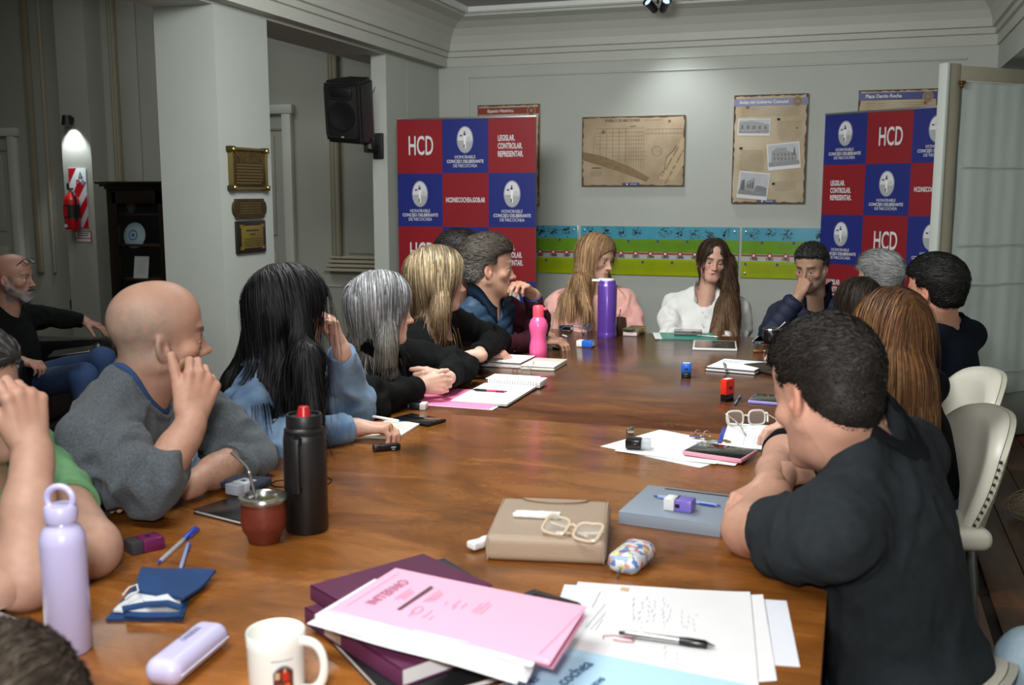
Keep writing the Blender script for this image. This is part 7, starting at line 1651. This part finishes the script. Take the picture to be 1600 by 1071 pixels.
q = T(893, 836, TZ+th+.006); t = thing('spectacles', 'beige cat-eye reading glasses lying on the taupe organiser', 'glasses', tuple(q), math.radians(-14)); t.rotation_euler = (math.radians(-58), math.radians(0), math.radians(-16)); t.location.z += .012
glasses(mat('beige_acetate', 'cbb9a0', .3, coat=.3), Matrix.Identity(4), w=.054, hgt=.043, parent=t, arms=.10, th=.0034, cat=.18, lensm=M_LENS, fold=1)
# grey notebook and stamp
r = rect((960, 822), (1124, 845), (980, 768), TZ); c, w, h, rz = r; w *= .98; h *= .86
t = thing('notebook', 'grey hardback notebook with an elastic band under the purple stamp', 'notebook', (c[0], c[1], TZ), rz); M_GN = mat('slate_cover', '8591a0', .55, bump=.12, bscale=300)
bx('page_block', (.002, .0, .014), (w-.006, h-.006, .022), M_PAPER2, t); bx('front_cover', (0, 0, .0265), (w, h, .003), M_GN, t, .0012); bx('back_cover', (0, 0, .0015), (w, h, .003), M_GN, t, .0012); bx('spine', (0, -h/2+.002, .014), (w, .004, .026), M_GN, t, .0018)
bx('elastic_band', (w*.1, h*.43, .0285), (w*.80, .006, .0012), M_BKP, t); MB().tube([(w/2+.001, -h*.32, .004), (w/2+.014, -h*.34, .004), (w/2+.014, -h*.2, .010), (w/2+.001, -h*.18, .014)], .0016, 6).build('ribbon_loop', MATS['grey_board'], t)
nb = np.array([c[0], c[1], 0]); R2 = lambda x, y: nb+np.array([x*math.cos(rz)-y*math.sin(rz), x*math.sin(rz)+y*math.cos(rz), 0])
q = T(1062, 796, TZ+.03); t = thing('self_inking_stamp', 'purple and white stamp lying on the grey notebook', 'stamp', (q[0], q[1], TZ+.0286), rz-.02)
bx('casing', (.012, 0, .014), (.040, .040, .028), mat('violet_plastic', '7a6cc4', .3), t, .005); bx('base_frame', (-.020, 0, .0135), (.024, .038, .026), M_WHITE, t, .002); bx('side_window', (.0, -.0203, .014), (.010, .001, .008), M_BKP, t); bx('slot', (-.004, .0, .028), (.004, .03, .001), M_BKP, t); bx('text_plate', (-.022, .0, .0267), (.016, .03, .0006), M_PAPER, t)
pen('clear blue ballpoint pen lying under the purple stamp', (1120, 790), (1020, 775), mat('pen_clearblue', '', .2), M_BPEN, r=.004, z=.0285)
# floral case
a_, L_ = ang((958, 893), (1012, 848), TZ+.015); c = T(987, 886, TZ); t = thing('patterned_case', 'small oval case with a blue and yellow floral pattern beside the organiser', 'case', (c[0], c[1], TZ), a_)
S = Sdf(); S.box((0, 0, .021), (.058, .033, .021), None, .020, .01); v, f = S.mesh(.0022); me = mesh_np('case_shell', relax(v, f, 2), f)
m, nt_, bs = nt('floral_fabric'); N_, L2 = nt_.nodes, nt_.links; tc = N_.new('ShaderNodeTexCoord'); vo = N_.new('ShaderNodeTexVoronoi'); vo.inputs['Scale'].default_value = 95; L2.new(tc.outputs['Object'], vo.inputs['Vector'])
cr_ = N_.new('ShaderNodeValToRGB'); cr_.color_ramp.interpolation = 'CONSTANT'; el = cr_.color_ramp.elements; el[0].position = 0; el[0].color = (*hexc('cfd6de'), 1); el[1].position = .85; el[1].color = (*hexc('d98a6a'), 1)
for p_, c_ in ((.25, '5f79b4'), (.42, 'd5dbe0'), (.58, 'c9c983'), (.7, '8fa9cc')): e_ = el.new(p_); e_.color = (*hexc(c_), 1)
sp_ = N_.new('ShaderNodeSeparateColor'); L2.new(vo.outputs['Color'], sp_.inputs[0]); L2.new(sp_.outputs[0], cr_.inputs[0]); L2.new(cr_.outputs[0], bs.inputs['Base Color']); bs.inputs['Roughness'].default_value = .4
link('case_shell', me, m, t); MB().tube([(-.0585, 0, .014), (-.066, .002, .008), (-.075, .0, .003)], .0022, 8).build('zip_pull', M_STEEL, t)
MB().tube([(.058*math.cos(a), .0335*math.sin(a), .017) for a in np.linspace(0, 2*PI, 41)[:-1]], .0008, 5, True).build('zip_line', M_STEEL, t)

# -- the pile in the foreground
def book_px(label, r, z, th, col, name='book', fw=1, fh=1, label_tag=False):
    c, w, h, rz = r; w *= fw; h *= fh; t = thing(name, label, 'book', (c[0], c[1], TZ+z), rz)
    bx('page_block', (.003, 0, th/2), (w-.006, h-.008, th-.006), M_PAPER2, t, .001); bx('front_cover', (0, 0, th-.0015), (w, h, .003), col, t, .001); bx('back_cover', (0, 0, .0015), (w, h, .003), col, t, .001); bx('spine', (-w/2+.0015, 0, th/2), (.003, h, th), col, t, .001); return t, w, h
M_MAR = mat('maroon_cloth', '5c2348', .7, var=.12, vscale=60, bump=.25, bscale=320)
zc = .012
M_BKC = mat('black_card_cover', '15191c', .5)
# black notebook at the bottom, lower maroon ledger on it, upper maroon ledger beside
c, w, h, rz = rect((640, 1078), (760, 1046), (600, 1010)); t = thing('notebook', 'black notebook lowest in the foreground pile', 'notebook', (c[0]-.01, c[1], TZ), rz); bx('page_block', (0, 0, .005), (.20, .26, .008), M_PAPER, t); bx('front_cover', (0, 0, .0102), (.205, .265, .002), M_BKC, t, .0008); bx('back_cover', (0, 0, .0008), (.205, .265, .0016), M_BKC, t, .0006)
a_, _ = ang((626, 1052), (746, 1010), TZ+.04); p = T(626, 1046, TZ+.042)      # near corner of the lower ledger
ux, uy = np.array([math.cos(a_), math.sin(a_), 0]), np.array([-math.sin(a_), math.cos(a_), 0]); Wl, Hl = .20, .29
c = p+ux*Wl/2+uy*Hl/2; t = thing('ledger_book', 'maroon cloth ledger at the bottom of the pile, its white page edge facing the viewer', 'book', (c[0], c[1], TZ+.0118), a_)
bx('page_block', (.003, .0, .015), (Wl-.006, Hl-.004, .024), M_PAPER, t); bx('front_cover', (0, 0, .0285), (Wl, Hl, .003), M_MAR, t, .001); bx('back_cover', (0, 0, .0015), (Wl, Hl, .003), M_MAR, t, .001); bx('spine', (-Wl/2+.0015, 0, .015), (.003, Hl, .03), M_MAR, t, .001); bx('spine_label', (-Wl/2-.0004, Hl*.18, .016), (.001, .05, .022), mat('taped_label', 'a08d84', .4), t)
a_, _ = ang((484, 918), (655, 870), TZ+.055); p = T(484, 915, TZ+.068); ux, uy = np.array([math.cos(a_), math.sin(a_), 0]), np.array([-math.sin(a_), math.cos(a_), 0]); Wu, Hu = .235, .20
c = p+ux*Wu/2-uy*Hu/2; t = thing('ledger_book', 'maroon cloth ledger half covered by the pink folder, its top left corner in view', 'book', (c[0], c[1], TZ+.0425), a_)
bx('page_block', (0, .002, .013), (Wu-.006, Hu-.006, .02), M_PAPER, t); bx('front_cover', (0, 0, .0245), (Wu, Hu, .003), M_MAR, t, .001); bx('back_cover', (0, 0, .0015), (Wu, Hu, .003), M_MAR, t, .001); bx('spine', (-Wu/2+.0015, 0, .013), (.003, Hu, .026), M_MAR, t, .001)
c = T(722, 905, TZ+.02); t = thing('black_folder', 'black plastic folder corner showing behind the pink folder', 'folder', (c[0]-.03, c[1]-.06, TZ+.030), a_-.15); bx('folder_back', (0, 0, .002), (.13, .16, .004), mat('dark_slate_plastic', '2a3236', .5), t, .002); bx('folder_front', (0, 0, .0085), (.128, .158, .006), MATS['dark_slate_plastic'], t, .0025)
c = T(878, 940, TZ+.02); t = thing('pen_case', 'black and navy pen case under the right corner of the pink folder', 'case', (c[0]-.02, c[1]-.01, TZ), -.35); bx('case_body', (0, 0, .013), (.11, .05, .026), mat('navy_vinyl', '1c2334', .4), t, .008); bx('case_flap', (.012, -.004, .0275), (.085, .034, .004), M_BKP, t, .0015)
# pink folder with its sheets
zt_ = TZ+.075
cor = [T(618, 888, zt_+.0), T(917, 948, zt_+.0), T(858, 1040, zt_+.0), T(512, 954, zt_+.0)]
cen = sum(cor)/4; t = thing('paper_folder', 'large pink folder titled INTERNO on top of the foreground pile', 'folder', (cen[0], cen[1], TZ))
L3 = [q-np.array([cen[0], cen[1], TZ]) for q in cor]
M_PKF = mat('pale_pink_card', 'f6b4d0', .6, var=.03, vscale=10)
def warp(L4, dz=0, n=14, bow=.004, shift=(0, 0), seed=0, edge=0):
    a, b_, c_, d_ = L4
    def f(u, v):
        p = (a*(1-u)+b_*u)*(1-v)+(d_*(1-u)+c_*u)*v; return (p[0]+shift[0], p[1]+shift[1], p[2]+dz+bow*math.sin(u*PI+seed)*(v-.3)+.0015*math.sin(u*9+seed)*v)
    return f, n
def wsheet(name, m, *a, th=.0009, **k):
    f, n = warp(*a, **k); return MB().plate(f, n, n, th).build(name, m, t, smooth=60)
du = nrm(L3[1]-L3[0]); dv = nrm(L3[3]-L3[0])
for i in range(6): wsheet('inner_sheet', M_PAPER, [q+dv*(.014+.005*i)+du*(-.004*((i*7) % 4))+np.array([0, 0, -.0022*i-.002]) for q in [L3[0]*.85+L3[3]*.15, L3[1]*.92+L3[2]*.08-du*.03, L3[2]-du*.02, L3[3]]], seed=i*.3)
wsheet('folder_back', M_PKF, [q+np.array([0, 0, -.0155]) for q in [L3[0]*.8+L3[3]*.2, L3[1], L3[2]*.9+L3[1]*.1, L3[3]*.9+L3[0]*.1]], th=.0012)
wsheet('folder_front', M_PKF, L3, th=.0012)
MB().tube([L3[3]+du*s_*np.linalg.norm(L3[2]-L3[3])+np.array([0, 0, -.002-.0*s_]) for s_ in np.linspace(.0, .99, 8)], .0042, 8).build('folded_spine', M_PKF, t)
MB().tube([L3[3]+du*s_*np.linalg.norm(L3[2]-L3[3])+dv*.004+np.array([0, 0, .001]) for s_ in np.linspace(.42, .66, 5)], .0012, 6).build('fastener_strip', M_WHITE, t)
# frame of local axes for print: text runs along -dv direction (upwards) rotated
ez = np.array([0, 0, 1.]); W_l, H_l = np.linalg.norm(L3[1]-L3[0]), np.linalg.norm(L3[3]-L3[0])
def pf(u, v, dz=.0022): p = (L3[0]*(1-u)+L3[1]*u)*(1-v)+(L3[3]*(1-u)+L3[2]*u)*v; return p+np.array([0, 0, dz+.004*math.sin(u*PI)*(v-.3)+.0015*math.sin(u*9)*v])
angv = math.atan2(-dv[1], -dv[0])
def XP(u, v): q = pf(u, v); return Matrix.Translation(Vector(q)) @ Matrix.Rotation(angv, 4, 'Z')
M_PPR = mat('faded_rose_print', 'dd92ae', .7); M_PDK = mat('dark_print', '5a4850', .7)
text('title', 'INTERNO', .027, mat('rose_title', 'b5809a', .7), t, XP(.135, .50), .95)
def bar(name, u, v, lu, lv, m, ext=.0004): q = pf(u, v); return MB().box((0, 0, 0), (lv, lu, ext), M=Matrix.Translation(Vector(q)) @ Matrix.Rotation(angv, 4, 'Z')).build(name, m, t, smooth=0)
bar('dark_bar', .275, .50, .0065, .105, M_PDK); 
for i in range(4): bar('small_print', .20+.012*i, .47+.02*(i % 2), .0010, .05-.006*i, M_PPR)
for i in range(4): bar('small_print', .325+.012*i, .40, .0010, .055-.007*i, M_PPR)
for i, (u, v, l_) in enumerate(((.42, .47, .012), (.46, .42, .03), (.47, .5, .016), (.50, .44, .022), (.56, .42, .04), (.58, .40, .05), (.60, .42, .04), (.40, .72, .03), (.43, .76, .016), (.34, .78, .02))): bar('small_print', u, v, .0010, l_, M_PPR)
bar('border_line', .055, .5, .0007, H_l*.78, M_PPR); bar('border_line', .97, .5, .0007, H_l*.86, M_PPR)
MB().tube([Vector(pf(.345+.018*math.cos(a), .70+.075*math.sin(a), .0024)) for a in np.linspace(0, 2*PI, 25)[:-1]], .0006, 4, True).build('printed_seal', M_PPR, t)
# white papers right
c0 = tuple(T(1020, 990, TZ)); t = thing('paper_stack', 'stack of white papers with handwriting, a pen and a red clip on top', 'papers', c0)
def qsheet(name, cs, z, m, parent, o, seed=0, lift=.0):
    a, b_, c_, d_ = [T(x, y, TZ+z)-np.array([o[0], o[1], TZ]) for x, y in cs]
    def f(u, v):
        p = (a*(1-u)+b_*u)*(1-v)+(d_*(1-u)+c_*u)*v; return (p[0], p[1], p[2]+.0006*math.sin(u*6+seed)+lift*max(0, u-.85)/.15*(1-v))
    return MB().plate(f, 10, 6, .0009).build(name, m, parent, smooth=60)
M_PAPB = mat('white_paper_cool', 'dfe2ec', .7, var=.03, vscale=20)
for i, (cs, lf) in enumerate(((((1080, 928), (1229, 939), (1250, 1042), (1086, 1030)), 0), (((1010, 920), (1192, 932), (1214, 1064), (1040, 1075)), .003), (((882, 914), (1095, 926), (1120, 1092), (826, 1072)), 0), (((990, 916), (1172, 927), (1184, 1056), (1010, 1050)), .002), (((903, 909), (1158, 928), (1188, 1082), (846, 1064)), 0))):
    qsheet('paper_sheet', cs, .0014*(i+.8), (M_PAPB, M_PAPER)[i % 2 if i < 4 else 1], t, c0, i, lf)
def ink(parent, c0, p, q, m=M_INKL, r=.0005, z=.0075):
    a, b_ = T(*p, TZ+z)-np.array(c0[:2]+(TZ,)), T(*q, TZ+z)-np.array(c0[:2]+(TZ,)); return MB().tube([a, b_], r, 4).build('pen_stroke', m, parent, smooth=0)
c0 = (c0[0], c0[1], TZ)
b = MB(); rs = np.random.RandomState(12); base0 = np.array(c0)
for cx, y0_, y1_ in ((990, 935, 968), (1003, 940, 985), (1012, 933, 975), (1022, 938, 970), (1038, 935, 980), (1046, 945, 972), (1066, 955, 985), (1076, 962, 985), (1086, 960, 984), (1040, 1010, 1050), (1060, 1020, 1055)):
    y = y0_
    while y < y1_:
        x_ = cx+rs.randn()*1.5; a_ = T(x_, y, TZ+.0078)-base0; b_ = T(x_+rs.randn()*2, y+3+3*rs.rand(), TZ+.0078)-base0; b.tube([a_, b_], .00045, 4); y += 6+3*rs.rand()
o = b.build('handwriting', M_INKL, t, smooth=0); o['kind'] = 'stuff'
q = T(976, 921, TZ+.0078)-base0; bx('sticky_square', tuple(q), (.014, .014, .0006), MATS['sticky_tan'], t)
for (p_, q_) in (((925, 950), (938, 925)), ((915, 982), (945, 945)), ((922, 984), (946, 958)), ((930, 985), (942, 968))): ink(t, c0, p_, q_, r=.0004)
pen('black and silver push button pen lying on the white papers', (975, 990), (1118, 1010), M_STEEL, M_STEEL, r=.0062, z=.0078, grip=M_BKP)
b = MB().tube([np.array(T(px_, py_, TZ+.0092))-np.array(T(965, 998, TZ)) for px_, py_ in ((942, 998), (943, 994), (960, 993), (985, 998), (991, 1001), (988, 1004), (975, 1003), (958, 1000))], .0009, 6)
o = b.build('paper_clip', mat('red_wire', 'a8424e', .35), None); o.location = T(965, 998, TZ); tag(o, 'red wire paper clip lying next to the push button pen', 'paper clip')
# blue sheet
zb_ = .0095
c, w, h, rz = rect((770, 1100), (1120, 1150), (900, 1016), TZ+zb_); cor = [T(893, 1014, TZ+zb_), T(1178, 1072, TZ+zb_), T(1130, 1150, TZ+zb_), T(760, 1085, TZ+zb_)]
cen = sum(cor)/4; t = thing('blue_form', 'pale blue printed form at the bottom edge, under the pink folder', 'papers', (cen[0], cen[1], TZ+zb_)); L3 = [q-np.array([cen[0], cen[1], TZ+zb_]) for q in cor]
wsheet('form_sheet', mat('pale_blue_card', 'b2d8f0', .6), L3, th=.0012, bow=.001)
wsheet('inner_sheet', M_PAPER, [q+np.array([-.006, .004, -.002]) for q in L3], th=.0008, bow=.001)
a_ = ang((845, 1085), (912, 1035), TZ+zb_)[0]
M_BPR = mat('blue_form_print', '3f5f80', .7)
q = T(898, 1052, TZ+zb_+.003)-np.array([cen[0], cen[1], TZ+zb_]); text('lettering', 'cochea', .030, M_BPR, t, Matrix.Translation(Vector(q)) @ Matrix.Rotation(a_, 4, 'Z'))
q = T(930, 1070, TZ+zb_+.003)-np.array([cen[0], cen[1], TZ+zb_]); text('lettering', 'TRADAS', .013, M_BPR, t, Matrix.Translation(Vector(q)) @ Matrix.Rotation(a_, 4, 'Z'))
q = T(836, 1064, TZ+zb_+.003)-np.array([cen[0], cen[1], TZ+zb_]); text('lettering', 'XT', .015, M_BPR, t, Matrix.Translation(Vector(q)) @ Matrix.Rotation(a_, 4, 'Z'))
# paper at the left edge
c = T(20, 985, TZ); t = thing('paper_sheet', 'white sheet of paper at the left edge by the lavender bottle', 'paper', (c[0], c[1], TZ), -.25); bx('sheet', (-.05, -.05, .001), (.21, .15, .001), M_PAPER, t); bx('folded_edge', (-.05, .024, .003), (.205, .006, .004), M_PAPER, t, .0015)

# ================================================================ chairs
M_CHW = mat('ivory_leatherette', 'cfccbf', .4, var=.03, bump=.05, bscale=90); M_CHS = mat('ivory_shell', 'b5b3a4', .45); M_NAILH = mat('dark_nail', '3a3530', .4, .6); M_CHL = mat('chair_leg_metal', '8a8c8e', .3, .8)
def shell_chair(hb=.36):
    t = thing('padded_chair', '', 'chair')
    W = .215; seat_z = .45
    S = Sdf(); S.box((0, .02, seat_z), (.225, .215, .035), None, .03, .02); v, f = S.mesh(.012); link('seat', mesh_np('seat', relax(v, f, 2), f), M_CHW, t)
    def outline(u): return (abs(u)**2.6)
    def f(u, v, off):
        a = (u-.5)*2; top = hb*(1-.28*abs(a)**3.2); z = seat_z+.0+v*top; wv = W*(.74+.26*math.sin(min(v*1.3, 1)*PI/2)); ct = a*.8
        x = math.sin(ct)*wv/math.sin(.8); y = -.19-.06*v-.02+(1-math.cos(ct))*.30
        nx, ny = -math.sin(ct), math.cos(ct); q = off*math.sin(PI*min(max(u, .0), 1))**.35*math.sin(PI*min(.5, .5*min(1, (1-v)*9)+.0))**.5 if off > 0 else off
        return (x+nx*q, y+ny*q, z)
    b = MB(); n, m_ = 26, 16
    fr = [[b.b.verts.new(f(i/n, j/m_, .045)) for j in range(m_+1)] for i in range(n+1)]; bk = [[b.b.verts.new(f(i/n, j/m_, -.012)) for j in range(m_+1)] for i in range(n+1)]
    for i in range(n):
        for j in range(m_): b.b.faces.new((fr[i][j], fr[i+1][j], fr[i+1][j+1], fr[i][j+1])); b.b.faces.new((bk[i][j], bk[i][j+1], bk[i+1][j+1], bk[i+1][j]))
        b.b.faces.new((fr[i][m_], fr[i+1][m_], bk[i+1][m_], bk[i][m_])); b.b.faces.new((fr[i][0], bk[i][0], bk[i+1][0], fr[i+1][0]))
    for j in range(m_): b.b.faces.new((fr[0][j], fr[0][j+1], bk[0][j+1], bk[0][j])); b.b.faces.new((fr[n][j], bk[n][j], bk[n][j+1], fr[n][j+1]))
    b.build('backrest', M_CHW, t, smooth=70)
    b = MB()
    bk = [[b.b.verts.new(f(i/n, j/m_, -.014)) for j in range(m_+1)] for i in range(n+1)]; b2 = [[b.b.verts.new(f(i/n, j/m_, -.03)) for j in range(m_+1)] for i in range(n+1)]
    for i in range(n):
        for j in range(m_): b.b.faces.new((bk[i][j], bk[i+1][j], bk[i+1][j+1], bk[i][j+1])); b.b.faces.new((b2[i][j], b2[i][j+1], b2[i+1][j+1], b2[i+1][j]))
        b.b.faces.new((bk[i][m_], bk[i+1][m_], b2[i+1][m_], b2[i][m_]))
    for j in range(m_): b.b.faces.new((bk[0][j], bk[0][j+1], b2[0][j+1], b2[0][j])); b.b.faces.new((bk[n][j], b2[n][j], b2[n][j+1], bk[n][j+1]))
    sh = b.build('backrest_shell', M_CHS, t, smooth=70)
    b = MB(); path = [(0.0, v) for v in np.linspace(.08, .95, 11)]+[(1.0, v) for v in np.linspace(.08, .95, 11)]
    nb_ = MB()
    for u, v in path: p = f(u, v, -.016); nb_.sphere((p[0]+(.004 if u else -.004), p[1], p[2]), .0052, n=8)
    o = nb_.build('nail_row', M_NAILH, t); o['kind'] = 'stuff'
    for sx in (-1, 1):
        for sy in (-1, 1): MB().tube([(sx*.17, .02+sy*.16, seat_z-.03), (sx*.205, .02+sy*.20, .0)], [.013, .010], 10).build('leg', M_CHL, t)
    return t
proto = shell_chair(); first = [True]
def place_chair(inf_or_xy, rz, label, hb=1.0):
    global proto
    if first[0]: r = proto; first[0] = False
    else:
        r = proto.copy(); COL.objects.link(r)
        for ch in proto.children:
            c_ = ch.copy(); COL.objects.link(c_); c_.parent = r
    r.location = (inf_or_xy[0], inf_or_xy[1], 0); r.rotation_euler = (0, 0, rz); r['label'] = label; r['group'] = 'padded chairs round the tables'
    r.scale = (1, 1, hb)
    return r
def under(inf, label, hb=1.0, dx=0, dy=0, turn=0):
    f_ = inf['TR'][:, 1]; rz = math.atan2(f_[1], f_[0])-PI/2+turn; b_ = inf['base']; return place_chair((b_[0]+dx, b_[1]+dy), rz, label, hb)
for inf_, lab in ((bald, 'white padded chair under the bald man in grey'), (den, 'white padded chair under the woman in denim'), (gw, 'white padded chair under the grey haired woman'), (bw, 'white padded chair under the woman with streaked blonde hair'), (vm, 'white padded chair under the man in the quilted vest'), (hm, 'white padded chair under the half hidden dark haired man'), (gm, 'white padded chair under the man in green'),
                  (pk, 'white padded chair under the woman in pink'), (ww, 'white padded chair under the woman in white'), (nm, 'white padded chair under the man in the navy jacket'), (rg, 'white padded chair under the grey haired person on the right'), (rd, 'white padded chair under the dark haired woman on the right'),
                  (kn, 'white padded chair at the bottom right corner'), (nh, 'white padded chair at the near end of the table')): under(inf_, lab, .82 if any(inf_ is q_ for q_ in (pk, ww, nm)) else .93)
under(pm_, 'white padded chair under the man in charcoal', .72, -.12, .05)
CH1 = T(1512, 800, .45); place_chair((.18, 3.36), math.radians(108), 'ivory padded chair with a nail studded edge, behind the woman with auburn hair')
place_chair((.25, 4.13), math.radians(108), 'ivory padded chair with a nail studded edge, below the man in the navy tee shirt')
# armchair in the hall
pb = am['base']; t = thing('armchair', 'black leather armchair under the bearded man in the hall', 'armchair', (pb[0], pb[1], 0), math.atan2(am['TR'][1, 1], am['TR'][0, 1])-PI/2)
M_BL = mat('black_leather', '0c0d0f', .35, bump=.15, bscale=60)
def soft(name, c, h, rd=.04, m=M_BL): S = Sdf(); S.box(c, h, None, rd, .02); v, f = S.mesh(.02); return link(name, mesh_np(name, relax(v, f, 2), f), m, t)
soft('seat_cushion', (0, .05, .32), (.30, .33, .10)); soft('backrest', (0, -.34, .55), (.36, .10, .36)); soft('armrest', (-.38, .05, .36), (.085, .38, .26)); soft('armrest', (.38, .05, .36), (.085, .38, .26)); soft('base', (0, .02, .15), (.40, .38, .08), .02)
for sx in (-1, 1):
    for sy in (-1, 1): MB().lathe([(0, 0), (.02, 0), (.025, .08), (0, .08)], c=(sx*.33, sy*.3, 0), n=14).build('foot', M_CHL, t)
q = D(112, 556, 5.15); t = thing('tablet_computer', 'dark tablet lying on the jeans of the bearded man in the hall', 'tablet', (q[0], q[1], q[2]+.02), rot=(.1, -.12, .5)); bx('tablet_body', (0, 0, 0), (.2, .13, .009), M_BKP, t, .003); bx('screen', (0, 0, .005), (.185, .115, .001), MATS['phone_glass'], t)
# wire thing on the floor at the right
c = T(1592, 812, 0.0); t = thing('wire_basket', 'tangled pale wire ball on the floor at the right edge', 'wire ball', (c[0]+.03, c[1], .07)); rs = np.random.RandomState(4); M_WI = mat('pale_wire', 'b5a88c', .5, .3)
for k in range(18):
    ax = nrm(rs.randn(3)); u = nrm(np.cross(ax, rs.randn(3))); v = np.cross(ax, u); r_ = .07*(.8+.35*rs.rand()); MB().tube([tuple((u*math.cos(a)+v*math.sin(a))*r_*np.array([1.2, 1.2, .85])) for a in np.linspace(0, 2*PI, 25)[:-1]], .0016, 5, True).build('wire_loop', M_WI, t)
